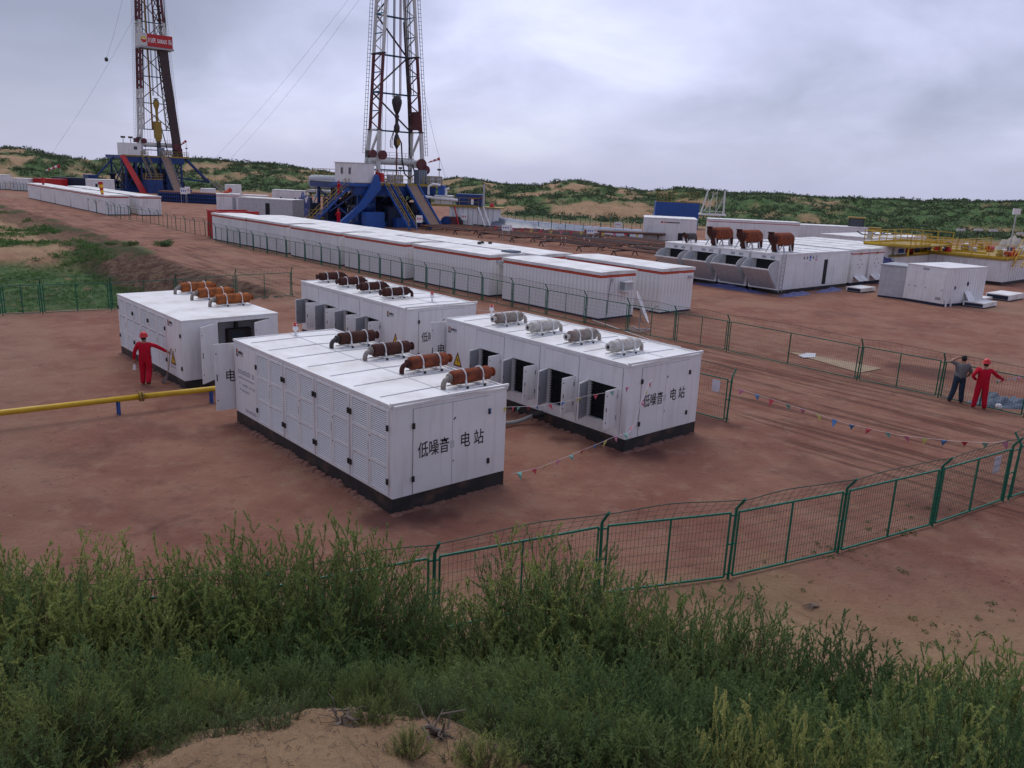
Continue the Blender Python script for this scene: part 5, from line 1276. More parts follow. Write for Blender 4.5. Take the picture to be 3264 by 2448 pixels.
def rig(label, T, FH, x0, x1, mast_x, mw, mast_z, top_red, ladder=True, blue='rig_blue', mtop=42.0, far=False, hook='dark', ramp_L=4.6, depth=12.0, ramp_x=0.0, step=2.4, taper=.0195):
    """T = world point under the top of the ramp; local -Y looks down the ramp"""
    t = thing('drilling_rig', label, 'drilling rig', T, YAW)
    hw = mw / 2; yf, yb = 2.0, 4.3
    # --- substructure
    m_ = MB(); m_.box(x0, 0, FH - 1.5, x1 - 1.0, .5, FH - .12); m_.box(x0, .5, FH - .75, x1 - 1.0, depth, FH - .12); m_.build('floor_frame', blue, t)
    MB().box(x0 + 4.0, 5.0, .35, x1 - 3.0, 9.0, FH * .66).box(x0 + 5.5, 3.0, .35, x0 + 8.5, 5.0, FH * .5).build('dark_filler', 'navy', t)  # added navy filler boxes, standing in for the darkness under the drill floor
    m_ = MB().box(x0, -.05, FH - .12, x1, depth, FH); m_.build('drill_floor', 'dark_steel', t)
    MB().box(x0, -.10, FH - .20, x1, -.051, FH + .12).box(x1 + .001, -.1, FH - .20, x1 + .05, depth * .6, FH + .12).build('kick_plate', 'yellow_dirty', t)
    for x in (x0 + .9, x0 + 3.2, -3.2, -1.6, .9, x1 - 1.6):
        m_ = MB()
        for y in (.6, depth - .8): m_.bar((x, y, 0), (x, y, FH - .75), .34)
        m_.bar((x, .6, .3), (x, depth - .8, FH - 1.1), .2); m_.bar((x, .6, FH - 1.1), (x, depth - .8, .3), .2)
        m_.build('support_frame', blue, t)
    for i, (xa, xb) in enumerate(((x0 + .9, x0 + 3.2), (-3.2, -1.6), (.9, x1 - 1.6))):
        m_ = MB(); 
        for z in (.6, FH * .35, FH * .62): m_.bar((xa, .45, z), (xb, .45, z), .16)
        m_.bar((xa, .5, .5), (xb, .5, FH * .6), .14); m_.build('cross_brace', blue if i != 1 else 'dark_steel', t)
    m_ = MB().box(x0 - .5, -.3, 0, x1 + .3, .4, .7).box(x0 - .5, depth - 1.2, 0, x1 + .3, depth, .8).box(x0, 1, .0, x1, depth - 1.5, .35); m_.build('base_box', blue, t)
    rr = random.Random(int(FH * 10)); 
    for k in range(48):
        x, y = rr.uniform(x0 + .8, x1 - 1.2), rr.uniform(1.5, depth - 1.5); z = rr.uniform(.4, FH * .45); s_ = rr.uniform(.35, 1.0)
        c = rr.choice(['navy', 'dark_steel', 'rig_blue', 'navy', 'rig_blue', 'red_paint' if k % 9 == 0 else 'dark_steel', 'mast_white' if k % 8 == 0 else 'navy'])
        m_ = MB()
        if rr.random() < .5: m_.box(x - s_, y - .5, .35, x + s_, y + .5, z + .6)
        else: m_.tube([(x - s_, y, z), (x + s_ * .8, y, z)], rr.uniform(.25, .6), 12); m_.box(x - s_ * .6, y - .3, .35, x + s_ * .5, y + .3, z)
        m_.build('machinery', c, t)
    for k in range(10):
        x = rr.uniform(x0 + 1, x1 - 1.5); y = rr.uniform(1, depth - 2)
        MB().tube([(x, y, FH - .8), (x + rr.uniform(-.5, .5), y, FH * .5), (x + rr.uniform(-.8, .8), y + rr.uniform(-.5, 1), .5)], rr.uniform(.06, .14), 8).build('riser_pipe', rr.choice(['dark_steel', 'galvanised', 'mast_white', 'rig_blue']), t)
    # --- ramp and stairs
    m_ = MB(); a, b = Vector((ramp_x, -.05, FH)), Vector((ramp_x, -ramp_L, .12))
    w = 1.75; nrm = Vector((0, FH, ramp_L)).normalized()
    dirv = (b - a)
    for k in range(7):
        x = -w / 2 + w * (k + .5) / 7; m_.bar(a + Vector((x, 0, -.1)), b + Vector((x, 0, -.1)), w / 7 - .03, .12)
    m_.build('ramp_deck', 'ramp_steel', t)
    m_ = MB()
    for s_ in (-1, 1): m_.bar(a + Vector((s_ * (w / 2 + .07), 0, 0)), b + Vector((s_ * (w / 2 + .07), 0, 0)), .12, .42)
    m_.build('ramp_beam', 'blue_paint' if not far else 'tarp', t)
    # --- railing and deck gear along the front edge
    for xa, xb in ((x0 + 3.2, mast_x - 3.4), (mast_x - 2.2, -1.0), (1.0, x1)):
        if xb - xa > .5: railing(t, [(xa, -.02), (xb, -.02)], FH, h=1.15, mt='yellow_dirty', step=1.2, w=.07)
    railing(t, [(x1, 0), (x1, depth * .6)], FH, h=1.15, mt='yellow_dirty', step=1.2, w=.07)
    for xa, n in ((-4.2, 5), (1.6 if far else x1 - 2.0, 5)):
        for k in range(n): MB().box(xa + k * .42, .12, FH + .25, xa + k * .42 + .34, .9, FH + 1.25).build('drum_rack', 'light_grey', t)
    MB().box(1.0, 1.0, FH, 2.3, 2.3, FH + 2.0).build('deck_cabinet', 'net_blue', t)
    for k in range(5): MB().box(1.02 + k * .28, .96, FH + .1, 1.06 + k * .28, .999, FH + 1.95).build('cabinet_rib', 'light_grey', t)
    for q in ((-6.0, 3), (-1.9, 1.2), (x1 - .2, .4)):
        MB().bar((q[0], q[1], FH), (q[0], q[1], FH + 2.0), .06).box(q[0] - .25, q[1] - .1, FH + 2.0, q[0] + .25, q[1] + .1, FH + 2.25).build('floodlight', 'dark_steel', t)
    # --- mast: two three sided truss legs, open to the ramp side
    zt = mtop; zb = mast_z
    def post(sx, y, z):
        k = 1 - (z - FH) / 52.0
        return Vector((mast_x + sx * hw * (1 - (z - zb) * taper), y + (z - zb) * .014, z))
    zs = [zb + i * step for i in range(int((zt - zb) / step) + 1)]
    for sx in (-1, 1):
        for y, nm in ((yf, 'front'), (yb, 'back')):
            for i in range(len(zs) - 1):
                red = any(a <= zs[i] + .1 < b for a, b in top_red)
                MB().tube([post(sx, y, zs[i]), post(sx, y, zs[i + 1] - .04)], (.32 if far else .23) if not red else (.30 if far else .22), 8).build('mast_post', 'mast_red' if red else 'mast_white', t)
        for i in range(len(zs) - 1):
            red = any(a <= zs[i] + .1 < b for a, b in top_red); m_ = MB()
            f0, b0, f1, b1 = post(sx, yf, zs[i]), post(sx, yb, zs[i]), post(sx, yf, zs[i + 1]), post(sx, yb, zs[i + 1]); md = (b0 + b1) / 2
            m_.bar(f0, md, .18 if far else .12); m_.bar(md, f1, .18 if far else .12)
            if far: fx = Vector((-sx * 1.3, 0, 0)); m_.tube([b0 + fx, b1 + fx], .16, 6); m_.bar(b0, b1 + fx, .15); m_.bar(b0 + fx, b1, .15); m_.bar(b0, b0 + fx, .15)
            inn = Vector((-sx * 1.1, 0, 0)); fi0 = b0 + Vector((-sx * .2, 0, 0))
            m_.build('lacing', 'mast_red' if red else 'mast_white', t)
            MB().bar(f0, b0, .12).build('strut', 'mast_teal', t)
    for i in range(0, len(zs), 2):
        a, b = post(-1, yb, zs[i]), post(1, yb, zs[i]); MB().bar(a, b, .26, .20).build('back_girt', 'mast_teal', t)
        if i + 2 < len(zs):
            if (i // 2) % 2: p_, q_ = post(-1, yb, zs[i]), post(1, yb, zs[i + 2])
            else: p_, q_ = post(1, yb, zs[i]), post(-1, yb, zs[i + 2])
            MB().bar(p_, q_, .17).build('back_diagonal', 'mast_red' if far else 'dark_steel', t)
            if far: MB().bar(post(-1 if (i // 2) % 2 == 0 else 1, yb, zs[i]), post(1 if (i // 2) % 2 == 0 else -1, yb, zs[i + 2]), .14).build('back_diagonal', 'mast_red', t)
    # collars at section joints
    for z in [a for a, b in top_red] + [b for a, b in top_red]:
        for sx in (-1, 1):
            m_ = MB()
            for y in (yf, yb): p_ = post(sx, y, z); m_.box(p_.x - .26, p_.y - .26, z - .09, p_.x + .26, p_.y + .26, z + .09)
            m_.bar(post(sx, yf, z), post(sx, yb, z), .16); m_.build('joint_collar', 'dark_steel', t)
    # crown
    m_ = MB(); a = post(-1, yf, zs[-1]); b = post(1, yb, zs[-1]); m_.box(a.x, a.y, a.z, b.x, b.y, a.z + 1.0); m_.build('crown_block', 'mast_white', t)
    # lower legs down to the floor shoes
    for sx in (-1, 1):
        for y, off in ((yf, -.2), (yb, .9)):
            p_ = post(sx, y, zb); MB().bar(p_, (p_.x + sx * .35, y + off, FH), .42).build('mast_leg', 'mast_white', t)
        p_ = post(sx, yf, zb); q_ = post(sx, yb, zb)
        m_ = MB(); m_.bar(p_, (q_.x, q_.y + .9, FH + 2.4), .24).bar((p_.x + sx * .2, yf, FH + 2.4), (q_.x + sx * .2, yb + .5, FH + 2.4), .3).bar(p_, q_, .2); m_.build('leg_brace', 'mast_white', t)
    # heavy cross beam with sheaves above the floor
    zc = FH + (zb - FH) * .42
    MB().tube([(mast_x - hw - .4, yb - .6, zc), (mast_x + hw + .4, yb - .6, zc)], .42, 12).build('cross_beam', 'mast_white', t)
    MB().bar((mast_x - hw, yb, zc - 1.1), (mast_x + hw, yb, zc - 1.1), .35, .2).build('lower_beam', 'mast_teal' if not far else 'mast_teal', t)
    railing(t, [(mast_x - hw, yb - .6), (mast_x + hw, yb - .6)], zc + .4, h=.8, mt='galvanised', w=.04)
    for (x, z, r_) in ((mast_x - hw - 1.3, zc + .9, .52), (mast_x - hw + .2, zc + .8, .6), (mast_x + hw - .2, zc - .2, .75), (mast_x + hw + .5, zc - .9, .6)):
        MB().lathe([(.05, -.2), (r_, -.2), (r_ * .9, 0), (r_, .2), (.05, .2)], 18, (x, yf - .5, z), axis='y').build('sheave', 'mast_red', t)
        MB().box(x - .5, yf - .2, z - .5, x + .5, yf + .6, z + .4).build('winch_frame', 'mast_white' if r_ > .55 else 'dark_steel', t)
    # drilling line, travelling block, hook and kelly
    hx, hy = mast_x + .15, (yf + yb) / 2
    zk = zb + (2.9 if hook == 'dark' else 6.0)
    for dxl in (-.62, -.42, .42, .62):
        MB().bar((hx + dxl * .8, hy, zt), (hx + dxl, hy, zk + 1.4), .09).build('hoist_line', 'dark_steel' if dxl < 0 else 'mast_red', t)
    for dxl in (-2.6, -2.0, -1.5, 1.9, 2.3): MB().bar((hx + dxl * .75, hy, zt), (hx + dxl * 1.15, hy + .3, FH + .5), .035).build('tag_line', 'dark_steel', t)
    if hook == 'dark':
        MB().lathe([(.05, 1.7), (.35, 1.6), (.66, 1.1), (.68, .7), (.45, -.2), (.2, -.7)], 14, (hx, hy, zk)).build('travelling_block', 'yellow_dirty', t, smooth=True).data.materials[0] = MT['dark_steel']
        MB().lathe([(.2, -.7), (.35, -1.0), (.22, -1.3), (.22, -1.9), (.4, -2.3), (.4, -2.9), (.15, -3.2), (.3, -3.5), (.42, -4.0), (.42, -4.6), (.2, -5.0), (.1, -5.2)], 12, (hx, hy, zk)).build('hook', 'dark_steel', t, smooth=True)
        MB().box(hx - .2, hy - .42, zk - 4.7, hx + .3, hy - .2, zk - 3.9).build('swivel', 'yellow_dirty', t)
        MB().bar((hx, hy, zk - 5.2), (hx, hy, FH), .14).build('kelly', 'pipe_rust', t)
        for s_ in (-.75, -1.0): MB().tube([(hx - .3, hy, zk - 2.4), (hx + s_, hy, zk - 4.2), (hx + s_, hy, zk - 4.9), (hx + s_ + .15, hy, zk - 5.1)], .05, 6).build('elevator_link', 'dark_steel', t)
        pts = [(hx + .3, hy, zk - 3.7), (hx + .75, hy, zk - 4.4), (hx + .9, hy, zk - 6.6), (hx + 1.3, hy, zk - 8.4), (hx + 2.3, hy + .3, zk - 9.0), (hx + 3.3, hy + .4, zk - 8.4), (mast_x + hw - .5, yb - .4, zk - 6.0), (mast_x + hw - .9, yb - .3, zk + 3)]
        MB().tube(pts, .10, 8).build('rotary_hose', 'black_rubber', t)
    else:
        MB().lathe([(.05, 1.7), (.5, 1.5), (.7, .9), (.6, .2), (.35, -.5), (.25, -2.2), (.5, -2.5)], 12, (hx, hy, zk - 1)).build('travelling_block', 'yellow_dirty', t, smooth=True)
        for k in range(4): MB().lathe([(.64 - abs(k - 1) * .05, .1), (.64 - abs(k - 1) * .05, .28)], 12, (hx, hy, zk - .9 + k * .5)).build('block_stripe', 'dark_steel', t)
        MB().box(hx - .75, hy - .6, zk - 8.0, hx + .7, hy + .6, zk - 4.2).box(hx - .5, hy - .5, zk - 8.6, hx + .5, hy + .5, zk - 8.0).lathe([(.3, 0), (.3, 1.2)], 8, (hx, hy, zk - 4.3)).build('top_drive', 'yellow_dirty', t)
        MB().box(hx - .35, hy - .4, zk - 12.0, hx + .35, hy + .4, zk - 8.6).build('link_tilt', 'dark_steel', t)
        MB().tube([(hx + .7, hy, zk - 5), (hx + 1.6, hy, zk - 9), (hx + 2.1, hy, zk - 12), (hx + 2.9, hy, zk - 12.4), (hx + 3.3, hy, zk - 10), (hx + 3.0, hy, zt)], .12, 8).build('service_loop', 'black_rubber', t)
        for dxl in (-1.25, -1.05): MB().bar((hx + dxl, hy, zt), (hx + dxl, hy, zk - 6), .16).build('guide_rail', 'mast_red' if dxl > -1.2 else 'yellow_dirty', t)
    # ladders on the outer sides
    for sx in (-1, 1):
        m_ = MB(); k = 0; z = zb - 3
        while z < zt - 1:
            p_ = post(sx, yb if sx < 0 else yf, z) + Vector((sx * .55, 0, 0)); q_ = post(sx, yb if sx < 0 else yf, z + .5) + Vector((sx * .55, 0, 0))
            m_.bar(p_, q_, .05); m_.bar(p_ + Vector((sx * .38, 0, 0)), q_ + Vector((sx * .38, 0, 0)), .04); m_.bar(p_ - Vector((sx * .1, 0, 0)), p_ + Vector((sx * .42, 0, 0)), .045); z += .5
        m_.build('ladder', 'dark_steel' if not far else 'galvanised', t, kind='stuff')
    # long stand of hoses on one leg
    MB().tube([post(1, yb, zb + 1) - Vector((.4, .2, 0)), post(1, yb, zb + 14) - Vector((.4, .2, 0))], .11, 8).build('standpipe', 'dark_steel', t)
    for dz in (0, .35, .7): MB().tube([post(1, (yf + yb) / 2, zs[2] + dz * .1) - Vector((.1 + dz, 0, 0)), post(1, (yf + yb) / 2, zt)- Vector((.1 + dz * .6, 0, 0))], .05, 6).build('standpipe', 'dark_steel', t)
    return t
# --- the near, big rig
T2 = Vector((-13.9, 114.0, 0)); FH = 5.5
r2 = rig('big blue and white drilling rig with a blank white cabin on its floor', T2, FH, -9.6, 4.1, -1.4, 6.6, 12.4, [(12.4, 21.9)], mtop=40.0, ramp_x=-.9, ramp_L=6.0, taper=.0215)
MB().box(4.05, .1, 10.9 + 3, 0, 0, 0) if False else None
# driller's cabin
cb_ = MB().box(-9.6, -.02, FH + .05, -6.7, 5.0, FH + 2.5)
for k in range(16): cb_.box(-9.62, .1 + k * .3, FH + .12, -9.6, .32 + k * .3, FH + 2.42)
for k in range(9): cb_.box(-9.5 + k * .3, -.04, FH + .12, -9.28 + k * .3, -.02, FH + 2.42)
dog = cb_.build('cabin', 'camp_white', r2)
MB().box(-9.7, -.1, FH + 2.501, -6.6, 5.1, FH + 2.57).build('cabin_roof', 'light_grey', dog)
for y in (.9, 2.9): MB().box(-9.66, y, FH + 1.15, -9.621, y + .5, FH + 1.9).build('window', 'glass', dog)
for y in (.85, 2.85): MB().box(-9.65, y, FH + 1.08, -9.6205, y + .6, FH + 1.145).box(-9.65, y, FH + 1.905, -9.6205, y + .6, FH + 1.97).build('window_frame', 'light_grey', dog)
MB().box(-9.9, -.2, FH - .35, -6.4, 5.2, FH + .045).build('cabin_base', 'blue_paint', r2)
m_ = MB(); 
m_.bar((-9.6, 4.6, FH - .3), (-7.5, 3.2, .2), .2).bar((-9.4, .4, FH - .3), (-6.9, 1.5, .2), .22).bar((-6.6, 4.6, FH - .3), (-8.8, 3.8, .3), .2).bar((-7.0, 2.0, FH - .3), (-7.2, 2.0, .3), .25)
m_.build('cabin_strut', 'dark_steel', r2)
# long blue raising strut leaning out to the left, in front
MB().prism([(-6.6, -.75, FH + 1.2), (-6.3, -.75, FH + .7), (-6.1, -.75, FH - .6), (-8.6, -.75, FH * .5 - .35), (-12.0, -.75, -.1), (-13.2, -.75, -.1), (-9.2, -.75, FH * .5 + .15), (-7.2, -.75, FH + .4), (-6.9, -.75, FH + 1.1)], (0, .45, 0)).build('raising_strut', 'blue_paint', r2)
MB().box(-6.2, -.9, FH + .3, -5.8, .2, FH + 1.4).build('strut_shoe', 'red_paint', r2)
MB().box(-1.4 + 3.05, 2.1, 12.7, -1.4 + 3.15, 4.2, 15.1).build('mast_plate', 'mast_red', r2)
s1 = stairs(r2, (-5.3, -.1, FH), (-5.3, -6.2, .1), 1.1, side='blue_paint')
s2 = stairs(r2, (-9.8, 1.0, FH - .5), (-14.6, 2.2, .1), 1.0, axis=(0, 1, 0), side='blue_paint')
# blue boxes and drums at the foot
for (a, b, c, d, h_, m2) in ((-9.2, -2.2, -6.5, -1.0, 2.0, 'blue_paint'), (-4.2, -1.5, -1.2, -.6, 1.2, 'blue_paint'), (1.2, -1.8, 4.5, -.7, .9, 'blue_paint'), (-4.9, -.6, -2.4, .2, 2.6, 'navy')):
    MB().box(a, b, 0, c, d, h_).build('base_unit', m2, r2)
MB().tube([(-8.6, .6, 2.6), (-6.6, .6, 2.6)], .75, 16).build('air_tank', 'rig_blue', r2, smooth=True)
# guy lines of this rig
def wy(lab, a, b, r_=.016):
    o = MB().tube([a * (1 - k / 10) + b * (k / 10) - Vector((0, 0, 1.0 * math.sin(math.pi * k / 10))) for k in range(11)], r_, 4, caps=False).build('guy_wire', 'dark_steel'); tag(o, lab, 'wire', 'guy wires of the rigs')
def on_(px, py, dist):
    d = ray(px, py); s_ = dist / math.hypot(d.x, d.y); return Vector((d.x * s_, d.y * s_, CAMH + d.z * s_))
mt_ = on_(1197, -72, 117.5)
wy('thin guy wire sloping down left from the big rig, upper one', mt_ + Vector((0, 0, 1.6)), on_(680, 509, 185))
wy('thin guy wire sloping down left from the big rig, lower one', mt_, on_(732, 509, 178))
wy('thin guy wire down from the right leg of the big rig', T2 + AX * 2.4 + AY * 3 + Vector((0, 0, 20)), T2 + AX * 5.5 + AY * 1 + Vector((0, 0, FH + 1)))
windsock('red and white windsock on the right end of the big rig floor', T2 + AX * 4.0 + AY * .5 + Vector((0, 0, FH)), 3.6, (-.95, 0, -.35))
# --- the far rig with the red banner
T1 = Vector((-83.5, 194.5, 0)); FH1 = 8.0
r1 = rig('distant drilling rig with a red banner and dark pipes standing in its mast', T1, FH1, -7.6, 7.3, 1.6, 7.6, 14.0, [(20.5, 29.0), (36.5, 44.0)], mtop=56.0, far=True, hook='yellow', ramp_L=8.0, ramp_x=1.9, step=2.9, taper=.0135)
bn = MB().box(-1.4, 1.2, 31.7, 5.55, 1.3, 34.35).build('banner_board', 'red_paint', r1)
MB().box(-1.5, 1.15, 31.7, .0, 1.19, 34.4).box(-1.5, 1.2, 31.7, -1.41, 4.4, 34.4).build('banner_housing', 'mast_white', r1)
MB().box(-1.5, .9, 31.3, 5.7, 4.4, 31.65).build('monkey_board', 'grey_paint', r1)
lettering('川庆 50065 队', 1.15, 'white_print', bn, (.12, 1.13, 32.62), END_ROT, sx=.77, bold=.022)
MB().box(.001, 1.17, 31.7, 5.56, 1.199, 34.35).build('banner_face', 'red_paint', bn)
# round emblem: yellow petals over a red half disc
c_ = (-.72, 1.13, 33.05); m_ = MB()
m_.prism([(c_[0] + .62 * math.cos(R(a)), 1.135, c_[2] + .62 * math.sin(R(a))) for a in range(0, 181, 15)], (0, .012, 0)); m_.mi(1)
m_.prism([(c_[0] + .62 * math.cos(R(a)), 1.135, c_[2] - .02 + .62 * math.sin(R(a))) for a in range(180, 361, 15)], (0, .012, 0)); m_.mi(2)
m_.prism([(c_[0] + .25 * math.cos(R(a)), 1.125, c_[2] + .25 * math.sin(R(a))) for a in range(0, 181, 20)], (0, .009, 0)); m_.build('emblem', ['yellow_sign', 'red_print', 'white_print'], bn)
# drill pipe racked in the mast
for k in range(14):
    x = (k % 7) * .26; y = 1.7 + (k // 7) * .5
    MB().bar((x + 4.9, y, FH1), (x + 2.7, y, 31.5), .25).build('racked_pipe', 'pipe_stack', r1)
MB().box(-7.0, -.1, FH1 + .05, -3.2, 4.5, FH1 + 2.7).build('cabin', 'camp_white', r1); MB().box(-4.8, -.13, FH1 + 1.3, -4.1, -.101, FH1 + 2.0).build('window', 'glass', r1)
for x in (-6.8, -5.2, -3.4): MB().bar((x, .5, FH1 + 2.7), (x, .5, FH1 + 3.7), .1).box(x - .45, .3, FH1 + 3.7, x + .45, .7, FH1 + 4.1).build('floodlight', 'dark_steel', r1)
MB().prism([(-8.0, -.5, FH1), (-6.9, -.5, FH1), (-4.4, -6.0, 0), (-5.8, -6.0, 0)], (0, .3, 0)).build('red_chute', 'red_paint', r1)
stairs(r1, (-3.4, -.1, FH1), (-2.6, -4.0, 3.2), 1.3, side='tarp')
MB().box(-4.4, -7, 0, -1.2, -3.9, 3.0).build('stair_base', 'rig_blue', r1); railing(r1, [(-4.4, -3.9), (-4.4, -7), (-1.2, -7), (-1.2, -3.9)], 3.0, h=1.2, mt='yellow_dirty', w=.08)
MB().bar((7.0, 1, FH1 - .3), (13.0, 3, 2.4), .5).bar((2, 6, 3.8), (13.4, 4, 2.4), .4).build('outrigger_beam', 'rig_blue', r1)
stairs(r1, (13.0, 2.8, 2.8), (14.2, -2.5, .1), 1.5, side='tarp')
MB().bar((-7.4, 6, FH1 - .4), (-12.5, 7, 1.5), .4).box(-13.5, 5, 0, -11.5, 9, 3.4).build('outrigger_beam', 'rig_blue', r1)
wy('guy wire of the far rig sloping down left', on_(440, 30, 200), on_(162, 494, 230), .02)
wy('thin wire with a small weight left of the far rig', on_(410, -100, 200), on_(338, 190, 200), .02)
tag(MB().lathe([(0, -.5), (.35, -.3), (.35, .2), (0, .5)], 10).build('wire_weight', 'dark_steel', loc=on_(339, 189, 200)), 'small dark weight hanging on the wire left of the far rig', 'weight')
windsock('small red windsock at the right end of the far rig floor', T1 + AX * 7.3 + AY * 1 + Vector((0, 0, FH1)), 3.8, (-.8, 0, -.6), ln=1.9, r=.3)
windsock('red windsock on a pole in front of the nearest far camp houses', at(328, 682, 0), 4.2, (.1, -.02, -.99), ln=2.2, r=.32, colB='yellow_sign')
windsock('small dark red windsock in front of the far camp row, towards its left end', at(146, 640, 0), 3.7, (-.2, 0, -1), ln=1.5, r=.28, colB='stripe_red')
windsock('red windsock over the cabin between the rigs', at(740, 672, 0), 3.3, (-.88, -.1, -.5), ln=2.6, r=.34, colB='stripe_orange')
windsock('red windsock behind the far camp row at left', Vector((-98, 180, 0)), 5.2, (-.9, 0, -.32), ln=3.2, r=.32)
# blue barrier and stored gear in front of the far rig
a_, b_ = at(505, 642), at(690, 652); d_ = b_ - a_
t = thing('pipe_rack', 'long blue rack with pipes lying along it in front of the far rig', 'rack', a_)
m_ = MB(); 
for z in (.35, 1.0, 1.6): m_.bar((0, 0, z), (d_.x, d_.y, z), .16)
for k in range(26): m_.bar((d_.x * k / 25, d_.y * k / 25, 0), (d_.x * k / 25, d_.y * k / 25, 1.65), .14)
m_.build('frame', 'rig_blue', t); MB().box(0, .3, .05, 0, 0, 0) if False else None
m_ = MB(); 
for k in range(6): m_.bar((0, .5 + k * .45, 1.75), (d_.x, d_.y + .5 + k * .45, 1.75), .30)
m_.build('pipe_layer', 'pipe_rust', t); MB().prism([(0, .25, 0), (d_.x, d_.y + .25, 0), (d_.x, d_.y + 3, 0), (0, 3, 0)], (0, 0, 1.5)).build('bed', 'navy', t)

# ------------------------------------------------------------------ mud system right of the big rig and clutter left of it
t = thing('mud_tank', 'white mud tank with a blue upper box and yellow rails, right of the big rig', 'tank', at(1432, 728), R(-4))
s_ = (at(1575, 738) - at(1432, 728)).length; MB().box(0, 0, .3, s_, 3.2, 2.9).build('tank_wall', 'camp_white', t)
MB().box(.1, .1, 0, s_ - .1, 3.1, .3).build('skid', 'dark_steel', t)
m_ = MB()
for k in range(9): m_.box(.4 + k * .68, -.05, .35, .5 + k * .68, 0, 2.85)
m_.build('wall_rib', 'light_grey', t)
MB().box(-2.5, -.35, 2.9, s_ + .6, 3.3, 3.02).build('walkway', 'yellow_dirty', t); railing(t, [(-2.5, -.3), (3.9, -.3)], 3.02, h=1.1, mt='yellow_dirty', w=.05)
MB().box(.8, .5, 3.03, 4.2, 2.8, 4.6).build('mixing_box', 'rig_blue', t); MB().box(2.7, .0, 4.0, 3.6, .49, 4.15).box(3.8, .4, 4.1, 4.6, 1.6, 4.25).build('motor_bracket', 'rust_orange', t)
MB().tube([(-4.5, -.2, 4.1), (1.1, -.2, 3.75)], .2, 10).build('return_line', 'camp_white', t)
MB().box(-2.2, .6, 3.03, .2, 2.8, 4.3).build('shaker_box', 'camp_white', t); MB().box(-1.8, .8, 4.31, -.9, 2.4, 5.6).build('degasser', 'blue_paint', t)
MB().tube([(-3, .5, 4.3), (-3, .5, 5.4), (-2.4, .5, 5.7), (-1.4, .5, 5.6)], .16, 8).tube([(-.6, .5, 4.3), (-.6, .5, 5.1), (-.2, .5, 5.25)], .16, 8).build('vent_pipe', 'camp_white', t)
MB().box(2.9, -.36, 3.3, 3.25, -.35, 4.0).build('notice', 'white_print', t)
MB().lathe([(.35, 0), (.28, .3), (.1, .55), (0, .6)], 10, (5.6, 1, 3.03)).build('cover_cap', 'red_paint', t)
MB().bar((4.55, .2, 3), (4.55, .2, 6), .22).build('gas_pole', 'galvanised', t)
for x, c in ((4.2, 'camp_white'), (4.9, 'camp_white'), (1.0, 'red_paint')):
    MB().bar((x - .3, -.5, 3.0), (x + 1.1 if c != 'red_paint' else x + .7, -2.0, 0), .14).build('ladder_rail', c, t)
for q, c in (((-.3, -1.2), 'rig_blue'), ((.5, -1.3), 'mast_red'), ((1.0, -1.0), 'dark_steel')):
    MB().tube([(q[0], q[1], .9), (q[0] + .2, q[1] + .8, .9)], .75, 16).build('reel', c, t)
t = thing('engine_skid', 'dark engines and rusty pipework on yellow framed skids, left of the big rig', 'machinery', at(985, 706), R(18))
rr = random.Random(3)
MB().box(0, 0, 0, 8.8, 5, .5).build('skid', 'yellow_dirty', t)
for k in range(5): MB().box(.2 + k * 1.8, .1, .5, .5 + k * 1.8, 1.4, 3.2).box(.5 + k * 1.8, .6, .5, 1.6 + k * 1.8, 3.6, 2.5).build('engine', rr.choice(['pipe_rust', 'navy', 'rust_dark', 'dark_steel']), t)
for k in range(14):
    x = rr.uniform(.4, 8); MB().tube([(x, rr.uniform(.5, 3), rr.uniform(2, 3)), (x + rr.uniform(-1, 1.6), rr.uniform(.5, 3), rr.uniform(2.2, 4.2)), (x + rr.uniform(-1, 2), rr.uniform(.5, 3), rr.uniform(2.2, 4.2))], rr.uniform(.07, .16), 8).build('exhaust_pipe', rr.choice(['pipe_rust', 'rust_dark', 'dark_steel', 'galvanised']), t)
railing(t, [(0, -.05), (8.8, -.05)], .5, h=1.1, mt='yellow_dirty', w=.07); railing(t, [(0, 4.9), (8, 4.9)], 3.2, h=1.1, mt='yellow_dirty', w=.07)
t = thing('silo_tank', 'grey horizontal tank on a blue and yellow frame far left of the big rig', 'tank', Vector((-33.8, 146.0, -1.2)), R(-4))
MB().lathe([(.1, -2.8), (.9, -2.6), (1.15, -2.2), (1.15, 2.2), (.9, 2.6), (.1, 2.8)], 16, (0, 0, 6.0), axis='x').build('vessel', 'grey_paint', t, smooth=True)
MB().box(3.2, 0, 4.6, 13, 2, 6.6).build('blue_tank', 'blue_paint', t); railing(t, [(-2, -.2), (13, -.2)], 6.7, h=1.5, mt='yellow_dirty', w=.09, step=1)
MB().box(-3, -1, 4.2, 13.5, 3, 4.6).build('deck', 'light_grey', t)
for x in (-2.5, 0, 3, 6, 9, 12): MB().bar((x, 0, 0), (x, 0, 4.2), .25).build('deck_post', 'dark_steel', t)
cloth_heap('tarp_bundle', at(972, 690), 2.3, 1.5, 3.2, 'tarp_violet', 'blue tarpaulin covered stack between the grey cabin and the yellow framed engines', 'tarpaulin', 15)
for i, (x, y, w_, h_) in enumerate(((718, 610, 3, 2.6), (770, 620, 4, 1.0), (800, 625, 3, 1.2), (868, 628, 4, 2.4), (910, 630, 4, 2.2), (640, 612, 2.5, 1.8))):
    cabin('site_cabin', ['white tank cabin with a yellow rail right of the far rig', 'low white roof between the rigs', 'small pale cabin behind the long grey cabin', 'white cabin far behind the grey cabin, left of two', 'white cabin far behind the grey cabin, right of two', 'white box by the stair foot of the far rig'][i], 'cabin', at(x, y + 16), R(8), w_, 3, h_, ribs=False)

